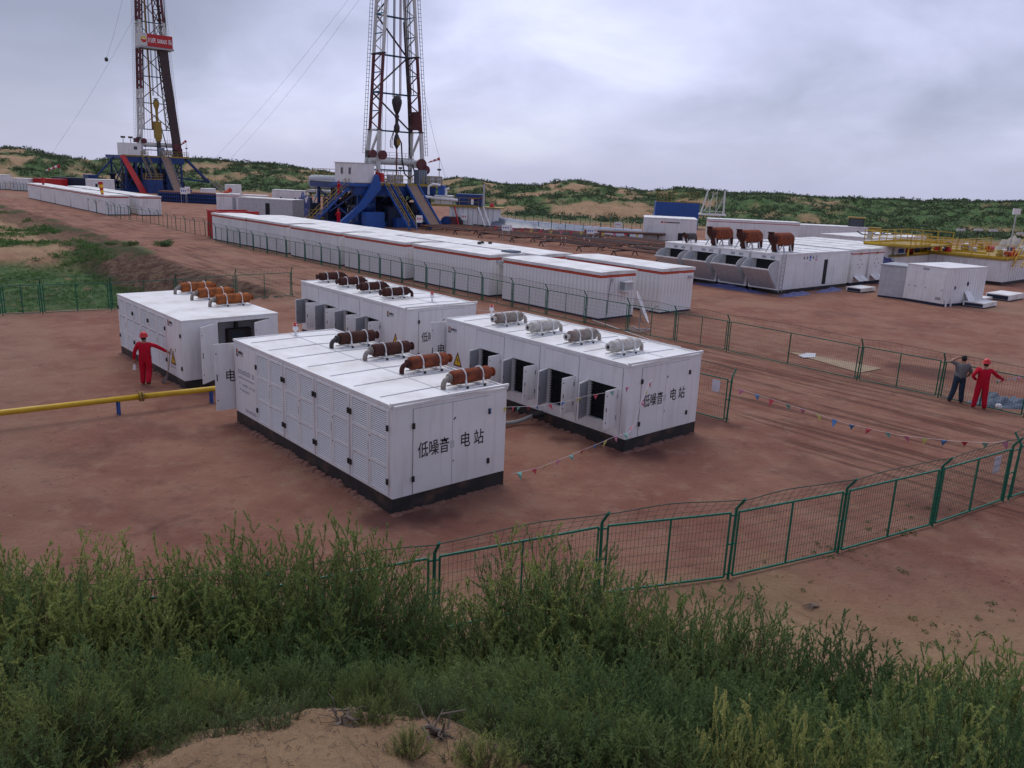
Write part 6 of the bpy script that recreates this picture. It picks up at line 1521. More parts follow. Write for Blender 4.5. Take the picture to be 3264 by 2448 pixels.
# ------------------------------------------------------------------ pipe racks
t = thing('pipe_rack', 'long racks of brown drill pipe between the camp houses and the pit', 'pipe rack', Vector((-10.9, 110.6, 0)), YAW)
rr = random.Random(21)
def drillpipe(par, x, y0, y1, z, m2): MB().tube([(x, y0, z), (x, y1, z)], .075, 6).tube([(x, y0, z), (x, y0 + .3, z)], .10, 6).build('drill_pipe', m2, par)
k = 0
for grp in range(5):
    y1 = -1.0 - grp * 10.6; y0 = y1 - 9.6
    for xx in range(34):
        x = -3.2 + xx * .46 + rr.uniform(-.06, .06)
        if rr.random() < .28 or (grp > 2 and xx > 24): continue
        drillpipe(t, x + grp * .35, y0 + rr.uniform(-.6, .6), y1 + rr.uniform(-.6, .6), .62 + rr.uniform(-.02, .05), rr.choice(['pipe_dark', 'pipe_dark', 'pipe_stack', 'pipe_rust', 'pipe_rust']))
for grp in range(5):
    for f in (.2, .8):
        y = -1.0 - grp * 10.6 - 9.6 * f; m_ = MB(); m_.bar((-3.6, y, .5), (13.0, y, .5), .12); 
        for k in range(6): m_.bar((-3.4 + k * 3.2, y - .4, 0), (-3.4 + k * 3.2, y, .5), .08); m_.bar((-3.4 + k * 3.2, y + .4, 0), (-3.4 + k * 3.2, y, .5), .08)
        m_.build('trestle', 'dark_steel', t)
t = thing('pipe_rack', 'raised rack of long rusty pipes ending at the white corrugated container', 'pipe rack', at(1900, 764), R(-3))
for k in range(7): MB().tube([(-1.5, .3 * k, 1.0), (8.5, .3 * k, 1.0)], .12, 8).build('casing_pipe', 'pipe_rust' if k % 2 else 'pipe_dark', t)
for x in (.5, 4, 7.6): MB().bar((x, -.3, .85), (x, 2.4, .85), .15).bar((x, 0, 0), (x, 0, .85), .15).bar((x, 2.1, 0), (x, 2.1, .85), .15).build('trestle', 'dark_steel', t)
def board(label, px, py, h=1.8, w=.9, hh=.62, n=2, mt='white_print'):
    p = at(px, py); t = thing('site_notice', label, 'notice board', p, R(-6))
    m_ = MB(); m_.bar((-w * .4, 0, 0), (-w * .4, 0, h), .05)
    if n == 2: m_.bar((w * .4, 0, 0), (w * .4, 0, h), .05)
    m_.build('post', 'galvanised', t); b_ = MB().box(-w / 2, -.03, h - hh, w / 2, -.001, h).build('board', mt, t)
    m_ = MB()
    for k in range(3): m_.box(-w * .36 + k * w * .26, -.036, h - hh * .62, -w * .36 + k * w * .26 + w * .14, -.0305, h - hh * .32)
    m_.build('pictogram', 'red_print' if n == 1 else 'blue_print', b_)
board('white notice board on two posts among the pipe racks, left one', 1612, 768, w=1.0); board('small white notice board just right of the left pipe rack board', 1624, 766, w=.5, n=1)
board('white notice board on two posts among the pipe racks, right one', 1880, 778, w=.9); board('small white notice board just right of the right pipe rack board', 1894, 776, w=.5, n=1)
board('white notice board at the foot of the big rig, left of the ramp', 1336, 738, w=.8, n=1, h=2.0, hh=.9); board('white notice board at the foot of the big rig, right of the ramp', 1478, 731, w=.9, n=1, h=2.1, hh=.9)
board('white notice board by the pit fence', 1968, 752, w=1.0, n=1)
board('white board at the blue rack in front of the far rig', 588, 648, w=1.3, h=2.7, hh=1.1); board('white board at the blue rack, right of the other', 600, 648, w=1.0, h=2.9, hh=1.2, n=1)
G3 = 'red and white marker posts round the pipe racks'
for i, (x, y) in enumerate(((1736, 784), (1789, 788), (1801, 788), (1860, 790), (1877, 797), (1926, 786))):
    t = thing('marker_post', ['leftmost', 'second', 'third', 'fourth', 'fifth', 'rightmost'][(0, 1, 2, 3, 4, 5)[i]] + ' red and white striped marker post beside the pipe racks', 'post', at(x, y), 0, G3)
    for k in range(5): MB().bar((0, 0, k * .22), (0, 0, k * .22 + .219), .06).build('band', 'red_paint' if k % 2 else 'white_print', t)
prs = [(1736, 784), (1789, 788), (1860, 790), (1877, 797), (1926, 786)]
for i in range(len(prs) - 1):
    a, b = at(*prs[i], 0) + Vector((0, 0, .95)), at(*prs[i + 1], 0) + Vector((0, 0, .95))
# pennant string along the pit
pts = [at(x, y, 0) + Vector((0, 0, 1.1)) for x, y in ((1560, 748), (1700, 762), (1860, 768), (2040, 776))]
t = thing('pennant_string', 'thin string of little red and yellow pennants along the far side of the pipe racks', 'bunting', (0, 0, 0))
for a, b in zip(pts, pts[1:]):
    MB().bar(a, b, .04).build('string', 'red_print', t)
    for k in range(5):
        q = a + (b - a) * ((k + .5) / 5); MB().prism([q, q + Vector((.5, 0, 0)), q + Vector((.25, 0, -.45))], (0, .01, 0)).build('pennant', ['flag_red', 'flag_yellow', 'flag_pink'][k % 3], t)

# ------------------------------------------------------------------ people
def person(label, loc, rz, J, clothes, helmet=None, hair=True, s=1.0, group=None, hands=True):
    """J: joint positions; one skinned body, clothing as material regions of it"""
    t = thing('person', label, 'person', loc, rz, group)
    V = []; E_ = []; Rd = []; idx = {}
    def v(n, p, r): idx[n] = len(V); V.append(Vector(p) * s); Rd.append((r * s, (r if not isinstance(r, tuple) else r) * s)); return idx[n]
    def add(n, p, rx, ry=None): idx[n] = len(V); V.append(Vector(p) * s); Rd.append((rx * s, (ry or rx) * s))
    for n, p, r in J['v']: add(n, p, *(r if isinstance(r, tuple) else (r,)))
    E_ = [(idx[a], idx[b]) for a, b in J['e']]
    me = bpy.data.meshes.new('body'); me.from_pydata([tuple(p) for p in V], E_, []); o = put('body', me, t)
    md = o.modifiers.new('skin', 'SKIN'); md.use_smooth_shade = True
    for i, r in enumerate(Rd): me.skin_vertices[0].data[i].radius = r
    me.skin_vertices[0].data[0].use_root = True
    sb = o.modifiers.new('sub', 'SUBSURF'); sb.levels = 2; sb.render_levels = 2
    dg = bpy.context.evaluated_depsgraph_get(); dg.update(); m2 = bpy.data.meshes.new_from_object(o.evaluated_get(dg)); o.modifiers.clear(); o.data = m2; m2.name = 'body'
    cols = ['skin', clothes[0], clothes[1], 'boot']; m2.materials.clear()
    for c in cols: m2.materials.append(MT[c])
    names = [n for n, _, _ in J['v']]; seg = [(names[a], names[b], V[a], V[b]) for a, b in E_]
    reg = J['reg']
    for pl in m2.polygons:
        c = pl.center; best = (1e9, 0)
        for a, b, p, q in seg:
            d = q - p; f = max(0, min(1, (c - p).dot(d) / d.length_squared)); dist = (c - (p + d * f)).length / (1.0)
            r = reg.get((a, b), reg.get(b, 1))
            if dist < best[0]: best = (dist, r)
        pl.material_index = best[1]; pl.use_smooth = True
    hp = V[idx['head']]
    hd = Vector(J.get('look', (0, 1, 0))).normalized(); sd_ = hd.cross(Vector((0, 0, 1))).normalized()
    if hair:
        h = MB(); 
        vs = MB().lathe([(.01, .125), (.05, .118), (.082, .09), (.100, .045), (.104, .0), (.098, -.05), (.080, -.085)], 14, tuple(Vector((0, 0, 0))))
        for i, p in enumerate(vs.v):
            x, y, z = p
            vs.v[i] = (x * .86 * s, y * s, (z + .015) * s)
        q = vs.build('hair', 'hair', t, smooth=True, loc=hp - hd * .014 * s, rot=(0, 0, math.atan2(hd.y, hd.x) - math.pi / 2))
    if helmet:
        h = MB().lathe([(.008, .155), (.06, .148), (.10, .115), (.125, .06), (.132, .012), (.150, .006), (.150, -.002), (.128, -.002)], 20)
        h.prism([(-.09, .10, -.004), (.09, .10, -.004), (.06, .20, -.012), (-.06, .20, -.012)], (0, 0, .008))
        h.box(-.012, -.12, .05, .012, .12, .158)
        for i, p in enumerate(h.v): h.v[i] = tuple(c * s for c in p)
        h.build('helmet', helmet, t, smooth=True, loc=hp + Vector((0, 0, .035 * s)), rot=(R(6), 0, math.atan2(hd.y, hd.x) - math.pi / 2))
    # face: nose, ears
    f = MB()
    f.lathe([(.0, .02), (.012, 0), (.016, -.018), (0, -.03)], 6, tuple(hp + hd * .102 * s + Vector((0, 0, -.015)) * s))
    for k in (-1, 1): f.lathe([(.0, .03), (.014, .01), (.012, -.02), (0, -.03)], 6, tuple(hp + sd_ * .082 * k * s - Vector((0, 0, .01)) * s))
    f.build('face', 'skin', t, smooth=True)
    # hands: palm and five fingers each
    for (wr, hn, curl) in J.get('hands', ()):
        a, b = V[idx[wr]], V[idx[hn]]; d = (b - a).normalized(); side = Vector(curl).normalized(); n_ = d.cross(side).normalized()
        m_ = MB(); m_.tube([a, a + d * .03 * s, b + d * .035 * s], [.026 * s, .036 * s, .034 * s], 8)
        for k in range(4):
            off = n_ * ((k - 1.5) * .018 * s); L_ = (.07, .078, .073, .058)[k] * s; p0 = b + d * .03 * s + off; p1 = p0 + d * L_ * .45 + side * .012 * s; p2 = p1 + d * L_ * .2 + side * L_ * .4
            m_.tube([p0, p1, p2], [.0095 * s, .009 * s, .007 * s], 6)
        p0 = a + d * .035 * s - n_ * .03 * s; m_.tube([p0, p0 + d * .03 * s - n_ * .02 * s, p0 + d * .055 * s - n_ * .012 * s + side * .015 * s], [.011 * s, .010 * s, .008 * s], 6)
        m_.build('hand', 'skin', t, smooth=True)
    return t
def biped(lA, rA, lL=None, rL=None, lean=(0, 0, 0), look=(0, 1, 0), waist_w=.0, jacket=1, trouser=2, sleeve=1, headoff=(0, 0, 0)):
    """figure facing +Y, 1.76 m tall; arms = (elbow, wrist, hand) points"""
    lx, ly, lz = lean
    lL = lL or ((-.11, .0, .50), (-.13, -.02, .08), (-.14, .11, .035)); rL = rL or ((.11, .0, .50), (.13, -.02, .08), (.14, .11, .035))
    sh = 1.43
    v = [('pelvis', (0, 0, .95), (.185, .14)), ('waist', (lx * .4, ly * .4, 1.10), (.185, .14)), ('chest', (lx * .8, ly * .8, 1.30), (.215, .15)), ('neckbase', (lx, ly, 1.46), (.12, .09)),
         ('neck', (lx * 1.05, ly * 1.05 + .01, 1.53), .052), ('head', (lx * 1.1 + headoff[0], ly * 1.1 + .02 + headoff[1], 1.645), (.082, .098)), ('crown', (lx * 1.1 + headoff[0], ly * 1.1 + .015 + headoff[1], 1.70), (.07, .083)),
         ('shoL', (lx - .195, ly, sh), .082), ('elbL', lA[0], .068), ('wriL', lA[1], .050), ('haL', lA[2], .024),
         ('shoR', (lx + .195, ly, sh), .082), ('elbR', rA[0], .068), ('wriR', rA[1], .050), ('haR', rA[2], .024),
         ('hipL', (-.105, 0, .86), .125), ('kneL', lL[0], .105), ('ankL', lL[1], .088), ('toeL', lL[2], .05),
         ('hipR', (.105, 0, .86), .125), ('kneR', rL[0], .105), ('ankR', rL[1], .088), ('toeR', rL[2], .05)]
    e = [('pelvis', 'waist'), ('waist', 'chest'), ('chest', 'neckbase'), ('neckbase', 'neck'), ('neck', 'head'), ('head', 'crown'), ('chest', 'shoL'), ('shoL', 'elbL'), ('elbL', 'wriL'), ('wriL', 'haL'), ('chest', 'shoR'), ('shoR', 'elbR'), ('elbR', 'wriR'), ('wriR', 'haR'),
         ('pelvis', 'hipL'), ('hipL', 'kneL'), ('kneL', 'ankL'), ('ankL', 'toeL'), ('pelvis', 'hipR'), ('hipR', 'kneR'), ('kneR', 'ankR'), ('ankR', 'toeR')]
    reg = {('pelvis', 'waist'): 1, ('neckbase', 'neck'): 0, ('neck', 'head'): 0, ('head', 'crown'): 0, ('wriL', 'haL'): 0, ('wriR', 'haR'): 0, ('pelvis', 'hipL'): 2, ('pelvis', 'hipR'): 2, ('hipL', 'kneL'): 2, ('kneL', 'ankL'): 2, ('hipR', 'kneR'): 2, ('kneR', 'ankR'): 2, ('ankL', 'toeL'): 3, ('ankR', 'toeR'): 3}
    if sleeve == 0: reg[('elbL', 'wriL')] = 0; reg[('elbR', 'wriR')] = 0
    return dict(v=v, e=e, reg=reg, look=look)
# worker walking away beside the left container, shovel in his right hand
J = biped(((-.32, -.03, 1.14), (-.37, .03, .88), (-.37, .05, .79)), ((.44, .08, 1.30), (.66, .16, 1.14), (.74, .18, 1.10)),
          lL=((-.11, .05, .50), (-.12, -.0, .08), (-.12, .12, .035)), rL=((.11, .02, .50), (.13, -.24, .16), (.14, -.20, .05)), look=(.1, 1, 0))
J['hands'] = (('wriL', 'haL', (1, 0, 0)), ('wriR', 'haR', (0, 0, -1)))
W1 = at(468, 1226)
person('worker in red overalls and helmet holding a shovel by the left container', W1, R(8), J, ('red_cloth', 'red_cloth'), 'helmet_red')
t = thing('shovel', 'shovel held upright by the worker in red at the left container', 'shovel', W1, R(8))
MB().tube([(.82, .20, 1.22), (.76, .19, 1.05), (.70, .22, .55), (.60, .24, .26)], .014, 8).build('shaft', 'wood', t)
MB().prism([(.60, .22, .30), (.64, .26, .28), (.56, .28, .02), (.42, .22, -.01), (.44, .18, .06)], (.01, .0, .012)).build('blade', 'galvanised', t)
MB().tube([(.80, .16, 1.21), (.84, .25, 1.23)], .018, 6).build('grip', 'wood', t)
o = cloth_heap('white_gloves', W1 + Matrix.Rotation(R(8), 3, 'Z') @ Vector((-.37, .06, .60)), .06, .05, .12, 'flag_white', 'white gloves dangling from the left hand of the worker with the shovel', 'gloves', 3)
o.scale = (1, 1, 1.4)
# two men by the right hand fence
J = biped(((-.40, -.02, 1.52), (-.16, .12, 1.66), (-.08, .14, 1.68)), ((.33, .06, 1.18), (.28, .22, 1.02), (.24, .28, .98)), lean=(.03, .03, 0), sleeve=0, look=(-.3, 1, 0),
          lL=((-.13, .0, .50), (-.22, -.02, .08), (-.24, .1, .035)), rL=((.12, .0, .50), (.16, -.02, .08), (.18, .1, .035)))
J['hands'] = (('wriL', 'haL', (1, .2, 0)), ('wriR', 'haR', (-1, 0, 0)))
person('bareheaded man in a grey shirt and jeans shading his eyes by the right hand fence', at(3046, 1283), R(-22), J, ('grey_cloth', 'jeans'), None)
J = biped(((-.36, -.10, 1.18), (-.24, .10, 1.02), (-.19, .15, 1.02)), ((.42, .06, 1.24), (.62, .26, 1.12), (.68, .32, 1.12)), look=(.0, 1, 0),
          lL=((-.13, .0, .50), (-.17, -.02, .08), (-.19, .1, .035)), rL=((.13, .0, .50), (.17, -.02, .08), (.19, .1, .035)))
J['hands'] = (('wriL', 'haL', (1, 0, 0)), ('wriR', 'haR', (0, 0, -1)))
W3 = at(3118, 1302)
person('worker in red overalls and helmet holding a pennant string at the right', W3, R(-26), J, ('red_cloth', 'red_cloth'), 'helmet_red')
# small far figures on and under the big rig
def far_person(label, loc, rz):
    J = biped(((-.30, .02, 1.18), (-.30, .18, 1.05), (-.28, .24, 1.05)), ((.34, .10, 1.20), (.42, .36, 1.15), (.44, .42, 1.15))); return person(label, loc, rz, J, ('red_cloth', 'red_cloth'), 'helmet_red')
TM = Matrix.Translation(T2) @ Matrix.Rotation(YAW, 4, 'Z')
far_person('distant worker in red standing on the left stairs of the big rig', TM @ Vector((-11.0, 1.6, 3.95)), R(-60))
far_person('distant worker in red on the ground beneath the left stairs of the big rig', TM @ Vector((-12.8, -1.5, .55)), R(40))
far_person('distant worker in red at the railing beside the white cabin of the big rig', TM @ Vector((-6.0, .3, FH)), R(200))

# ------------------------------------------------------------------ pennant strings
def bunting(label, pts, flags, size=.22, sag=.0, seed=1):
    t = thing('pennant_string', label, 'bunting', (0, 0, 0), 0, 'strings of coloured pennants')
    P = [Vector(p) for p in pts]; cur = []
    for a, b in zip(P, P[1:]):
        for k in range(6):
            f = k / 6; cur.append(a * (1 - f) + b * f)
    cur.append(P[-1]); m_ = MB(); m_.tube(cur, .004, 4, caps=False); m_.build('string', 'flag_white', t)
    L_ = [0]
    for a, b in zip(cur, cur[1:]): L_.append(L_[-1] + (b - a).length)
    rr = random.Random(seed)
    for i, c in enumerate(flags):
        s_ = L_[-1] * (i + .5) / len(flags); k = max(j for j in range(len(L_)) if L_[j] <= s_); k = min(k, len(cur) - 2)
        f = (s_ - L_[k]) / (L_[k + 1] - L_[k]); q = cur[k] + (cur[k + 1] - cur[k]) * f; d = (cur[k + 1] - cur[k]).normalized()
        sw = Vector((rr.uniform(-.8, .8), rr.uniform(-.4, .8), -1.2)).normalized() * size * rr.uniform(.85, 1.15); w = size * .42
        a, b, c_ = q - d * w, q + d * w, q + sw; mid = (a + b + c_) / 3 + d.cross(Vector((0, 0, 1))) * rr.uniform(-.05, .05)
        vs = [a, b, c_, mid]; n_ = (b - a).cross(c_ - a).normalized() * .003
        o = MB().add([*vs, *[v_ + n_ for v_ in vs]], [(0, 1, 3), (1, 2, 3), (2, 0, 3), (5, 4, 7), (6, 5, 7), (4, 6, 7), (0, 4, 5, 1), (1, 5, 6, 2), (2, 6, 4, 0)]).build('pennant', 'flag_' + c, t)
    return t
def on(px, py, dist):
    d = ray(px, py); s_ = dist / math.hypot(d.x, d.y); return Vector((d.x * s_, d.y * s_, CAMH + d.z * s_))
# from the corner fence post across the gateway to the near fence end
bunting('string of coloured pennants across the road gap, from the corner post to the near fence', [on(2342, 1235, 26.5), on(2500, 1285, 25.8), on(2700, 1350, 24.9), on(2870, 1388, 24.3), on(3030, 1405, 23.8), on(3160, 1412, 23.4), on(3235, 1402, 23.1)],
        ['pink', 'blue', 'red', 'green', 'pink', 'yellow', 'blue', 'blue', 'red', 'green', 'pink', 'yellow', 'blue', 'red', 'green', 'pink'], seed=3)
bunting('string of coloured pennants hanging low from the open shutter container towards the nearest container', [on(2078, 1208, 21.3), on(2065, 1232, 20.9), on(2040, 1290, 20.4), on(2025, 1350, 20.1), on(2005, 1378, 19.8), on(1955, 1393, 19.3), on(1905, 1415, 18.8), on(1820, 1450, 18.3), on(1720, 1490, 17.6), on(1632, 1510, 17.2)],
        ['red', 'yellow', 'pink', 'green', 'red', 'green', 'pink', 'yellow', 'blue', 'red', 'green', 'pink', 'yellow', 'red', 'green'], size=.17, seed=5)
bunting('string of coloured pennants stretched from the nearest container along the open shutters', [on(1600, 1298, 18.6), on(1660, 1296, 19.6), on(1720, 1294, 20.4), on(1800, 1280, 20.8), on(1870, 1262, 20.9), on(1940, 1250, 20.9), on(1990, 1235, 20.9), on(2020, 1228, 21.1)],
        ['yellow', 'red', 'green', 'red', 'blue', 'red', 'blue', 'yellow', 'red', 'green', 'pink'], size=.15, seed=7)
bunting('string of pennants held by the worker in red at the right edge', [W3 + Vector((.55, .2, 1.0)), W3 + Vector((.9, .1, 1.12)), W3 + Vector((1.5, 0, 1.30)), W3 + Vector((2.4, -.1, 1.5))], ['green', 'red', 'white', 'white', 'pink', 'white', 'yellow', 'yellow', 'red', 'yellow', 'green'], size=.16, seed=9)
o = MB().prism([on(1566, 1305, 17.9), on(1562, 1302, 17.9), on(1563, 1322, 17.88)], (0, .01, 0)).build('loose_pennant', 'flag_blue'); tag(o, 'blue pennant caught on the end wall of the nearest container', 'pennant')

# ------------------------------------------------------------------ foreground bushes
def bush_mesh(seed, h=1.5, spread=.95, stems=105, leaf=.021, per=15, lw=.0034, fm='scrub_near', low=.22, flower=0.0, dens=64):
    """many thin stems fanning out from the root, each ending in a tapering feathery plume"""
    rg = np.random.default_rng(seed); LV = []; T = []
    def leafs(p, d, n, ln, loose):
        k = rg.uniform(.0, 1.0, n)[:, None]; q = p + d * (ln * k)
        dr = rg.normal(size=(n, 3)) * loose + d * 1.0 + np.array([0, 0, .35]); dr /= np.linalg.norm(dr, axis=1)[:, None]
        sd = np.cross(dr, rg.normal(size=(n, 3))); sd /= (np.linalg.norm(sd, axis=1)[:, None] + 1e-9)
        L_ = leaf * rg.uniform(.5, 1.3, n)[:, None] * (1.15 - .5 * k); w_ = lw * rg.uniform(.7, 1.3, n)[:, None]
        return np.stack([q - sd * w_, q + sd * w_, q + dr * L_ + sd * w_ * .3], 1)
    m_ = MB()
    for s_ in range(stems):
        az = rg.uniform(0, 2 * math.pi); u = rg.uniform(0, 1) ** .6; out = spread * u
        hh = h * math.sqrt(max(.05, 1 - .80 * u * u)) * rg.uniform(.72, 1.0)
        ca, sa = math.cos(az), math.sin(az); b = np.array([ca, sa, 0]) * rg.uniform(0, .10); bend = rg.normal(size=3) * .06 * h
        pts = []
        for k in range(8):
            f = k / 7; rr_ = out * (f ** .8); p = b + np.array([ca * rr_, sa * rr_, 0]) + bend * math.sin(math.pi * f); p[2] = hh * (f ** 1.05) ; pts.append(p)
        m_.tube([Vector(p) for p in pts[:7]], [.0075 * (1 - .13 * k) for k in range(7)], 3, caps=False)
        # the plume: short twigs, longest two thirds up, dwindling to the tip
        for j in range(per):
            f = low + (1 - low) * ((j + rg.uniform(0, 1)) / per) ** .8; k = min(6, int(f * 7)); g = f * 7 - k; p = pts[k] * (1 - g) + pts[k + 1] * g
            ax_ = pts[k + 1] - pts[k]; ax_ /= np.linalg.norm(ax_); d = ax_ * 1.0 + rg.normal(size=3) * .50; d[2] += .25; d /= np.linalg.norm(d)
            env = (1 - f) ** .55 * 1.25 + .12; ln = h * .15 * rg.uniform(.6, 1.3) * env
            if j % 3 == 0: m_.tube([Vector(p), Vector(p + d * ln * .8)], [.0018, .0008], 3, caps=False)
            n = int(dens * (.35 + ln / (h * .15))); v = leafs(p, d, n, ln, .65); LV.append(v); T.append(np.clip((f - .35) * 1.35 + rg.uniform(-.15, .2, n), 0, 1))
            if flower and f > .55:
                v = leafs(p, d, n, ln, .8).mean(1)[:, None, :] + rg.normal(size=(n, 3, 3)) * .0055; LV.append(v); T.append(np.full(n, 1.0))
    st_me = m_.mesh('stems', 'twig')
    A = np.concatenate(LV).reshape(-1, 3); t_ = np.repeat(np.concatenate(T), 3); m = len(A) // 3
    me = bpy.data.meshes.new('foliage'); me.vertices.add(len(A)); me.vertices.foreach_set('co', A.ravel()); me.loops.add(m * 3); me.loops.foreach_set('vertex_index', np.arange(m * 3)); me.polygons.add(m)
    me.polygons.foreach_set('loop_start', np.arange(m) * 3); me.polygons.foreach_set('loop_total', np.full(m, 3))
    at_ = me.attributes.new('tint', 'FLOAT', 'POINT'); at_.data.foreach_set('value', t_.astype(np.float32)); me.materials.append(MT[fm]); me.update(); me.validate()
    return st_me, me
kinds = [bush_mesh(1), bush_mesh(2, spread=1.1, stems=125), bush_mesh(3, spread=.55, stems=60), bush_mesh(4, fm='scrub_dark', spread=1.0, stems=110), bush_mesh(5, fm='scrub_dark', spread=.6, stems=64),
         bush_mesh(6, stems=30, spread=.55, per=12, fm='scrub_dark', dens=46), bush_mesh(7, stems=18, spread=.45, per=13, flower=1, fm='scrub_flower', leaf=.018), bush_mesh(8, stems=13, spread=.5, per=7, leaf=.026, fm='scrub_dark', h=1.0, dens=20)]
Hk = [1.33, 1.33, 1.30, 1.33, 1.33, 1.33, 1.33, .95]
WHERE = []
def bush(px, top, y, kind, wide=1.0, label=None, hmin=.25):
    """px, top: where its crown shows; y: how far down the slope it stands"""
    d = ray(px, top + (38 if y > 5.8 else 15)); s_ = y / d.y; x = d.x * s_; zt_ = CAMH + d.z * s_; zg = ground_z(x, y) - .04; h_ = max(hmin, zt_ - zg)
    WHERE.append((x, y, zg, h_, kind, wide, px, top, label))
# back row, along the foot of the dune: this is the line that stands against the red soil
for px, top, y, k, w in ((-170, 1720, 8.4, 0, 1.0), (20, 1740, 8.9, 2, .9), (90, 1810, 8.2, 3, 1.0), (250, 1735, 8.6, 1, 1.05), (400, 1790, 8.2, 0, 1.0), (490, 1760, 8.9, 2, .8), (575, 2010, 7.9, 4, .8), (700, 1850, 8.8, 3, 1.0), (800, 1740, 9.4, 0, 1.0), (930, 1690, 9.5, 1, 1.05), (1060, 1700, 9.3, 0, .95),
                         (1140, 1820, 8.8, 3, .95), (1240, 1990, 8.4, 4, .8), (1340, 1820, 8.8, 5, .8), (1440, 1970, 8.4, 4, .85), (1590, 1920, 8.2, 1, .9), (1700, 1880, 8.2, 3, .8), (1745, 1690, 8.7, 2, 1.0), (1800, 1720, 8.9, 3, .8), (1835, 1810, 8.4, 5, .9), (1950, 1940, 7.9, 3, .95), (2015, 1850, 8.2, 5, .8), (2120, 1910, 7.7, 0, .9),
                         (2240, 1880, 7.6, 3, .9), (2350, 1900, 7.5, 5, .9), (2440, 1960, 7.2, 4, .9), (2540, 2040, 6.9, 5, .9), (2640, 2080, 6.7, 3, .9), (2730, 1990, 6.9, 4, .8), (2830, 2080, 6.4, 3, .9), (2940, 2170, 6.2, 0, .9), (3050, 2160, 6.2, 3, .9), (3130, 2070, 6.3, 2, .8), (3250, 2120, 6.0, 3, .95), (3350, 2120, 6.0, 0, 1.0)):
    bush(px, top, y, k, w)
# middle of the slope
for px, top, y, k, w in ((-60, 2060, 6.5, 3, 1.0), (190, 2080, 6.6, 4, 1.1), (380, 2050, 6.9, 3, .9), (600, 2090, 7.0, 4, .9), (760, 2030, 7.6, 3, .9), (930, 2010, 7.7, 3, 1.0), (1120, 2050, 7.5, 4, 1.1), (1300, 2090, 7.1, 3, .85), (1460, 2090, 7.0, 0, .8),
                         (1610, 2080, 6.9, 3, .9), (1800, 2050, 6.8, 4, 1.1), (1980, 2090, 6.5, 3, .85), (2150, 2090, 6.4, 3, .9), (2330, 2120, 6.2, 4, 1.0), (2510, 2180, 5.9, 3, .9), (2680, 2210, 5.6, 4, 1.0), (2850, 2250, 5.4, 3, .9), (3010, 2280, 5.2, 0, .85), (3160, 2250, 5.3, 3, .9), (3300, 2260, 5.2, 4, 1.0)):
    bush(px, top, y, k, w)
# near the camera: left and right sides; bare sand is left open in the middle
for px, top, y, k, w in ((-60, 2150, 4.6, 2, .9), (70, 2080, 4.9, 5, .9), (230, 2090, 4.8, 5, .9), (150, 2200, 4.3, 0, .8), (420, 2140, 4.9, 0, .9), (330, 2240, 4.3, 5, .8), (520, 2170, 4.9, 5, .75), (560, 2130, 5.6, 2, .7), (460, 2330, 4.2, 7, .8), (30, 2330, 3.9, 4, .8),
                         (1560, 2160, 5.6, 3, 1.0), (1690, 2130, 5.7, 4, 1.0), (1810, 2150, 5.4, 1, 1.0), (1940, 2150, 5.2, 5, 1.0), (2060, 2170, 5.0, 3, 1.0), (2190, 2200, 4.9, 4, .9), (2310, 2230, 4.7, 5, .9), (2440, 2270, 4.6, 3, .9), (2570, 2300, 4.5, 0, .9), (2700, 2320, 4.4, 4, .9), (2830, 2330, 4.4, 3, .9), (2960, 2350, 4.3, 5, .9), (3090, 2340, 4.3, 1, .9), (3220, 2330, 4.3, 3, .9),
                         (1750, 2300, 4.5, 5, .8), (1900, 2330, 4.3, 3, .8), (2050, 2330, 4.2, 0, .8), (2200, 2350, 4.1, 7, .8), (2360, 2170, 4.4, 6, .6), (2620, 2235, 4.2, 6, .55), (2440, 2240, 4.2, 6, .5), (2780, 2290, 4.2, 6, .45)):
    bush(px, top, y, k, w)
# thin shoots on the open sand
for px, top, y, k, w in ((860, 2230, 5.4, 5, .5), (960, 2180, 6.0, 5, .6), (1150, 2200, 5.6, 5, .5), (1290, 2190, 5.8, 5, .6), (1410, 2180, 5.7, 5, .6), (1050, 2270, 5.2, 7, .5), (1230, 2330, 4.4, 7, .5), (800, 2350, 4.1, 7, .6), (1500, 2290, 4.9, 7, .6), (700, 2270, 4.6, 7, .7)):
    bush(px, top, y, k, w, hmin=.18)
rq = random.Random(41)
for i in range(90):
    px = rq.uniform(300, 1760); py = rq.uniform(2190, 2440)
    edge = abs(px - 1100) / 600
    if rq.random() > .42 + .58 * edge: continue
    y = 7.3 - (py - 2050) * .0088
    bush(px, py - rq.uniform(40, 130), max(3.7, y), rq.choice((5, 7, 5, 7, 0)), rq.uniform(.4, .8), hmin=rq.uniform(.12, .28))
for px, top, y, k, w in ((1000, 2080, 6.9, 3, .9), (1130, 2100, 6.7, 4, .8), (1260, 2110, 6.6, 3, .8), (860, 2090, 6.8, 5, .9), (730, 2130, 6.3, 3, .9), (560, 2260, 4.7, 4, .8), (1380, 2120, 6.4, 5, .9), (1490, 2140, 6.0, 3, .9),
                         (1640, 2240, 4.8, 3, .9), (1720, 2350, 4.2, 4, .8), (1850, 2260, 4.6, 1, .9), (1980, 2280, 4.4, 5, .9), (2120, 2300, 4.3, 4, .9)):
    bush(px, top, y, k, w)
GB = 'sage bushes growing on the dune in the foreground'
desc = ['bright green bush', 'wide green bush', 'tall green bush', 'dark green bush', 'upright dark bush', 'feathery bush', 'pale tufted bush', 'sparse twiggy plant']
rb = random.Random(77); bcount = {}
def where_words(px, top, y):
    h_ = 'at the far left' if px < 200 else 'left of centre' if px < 1000 else 'near the centre' if px < 1700 else 'right of centre' if px < 2500 else 'at the right'
    r_ = 'at the slope foot' if y > 8.1 else 'on the lower slope' if y > 6.9 else 'on the mid slope' if y > 5.5 else 'close to the camera'
    return h_, r_
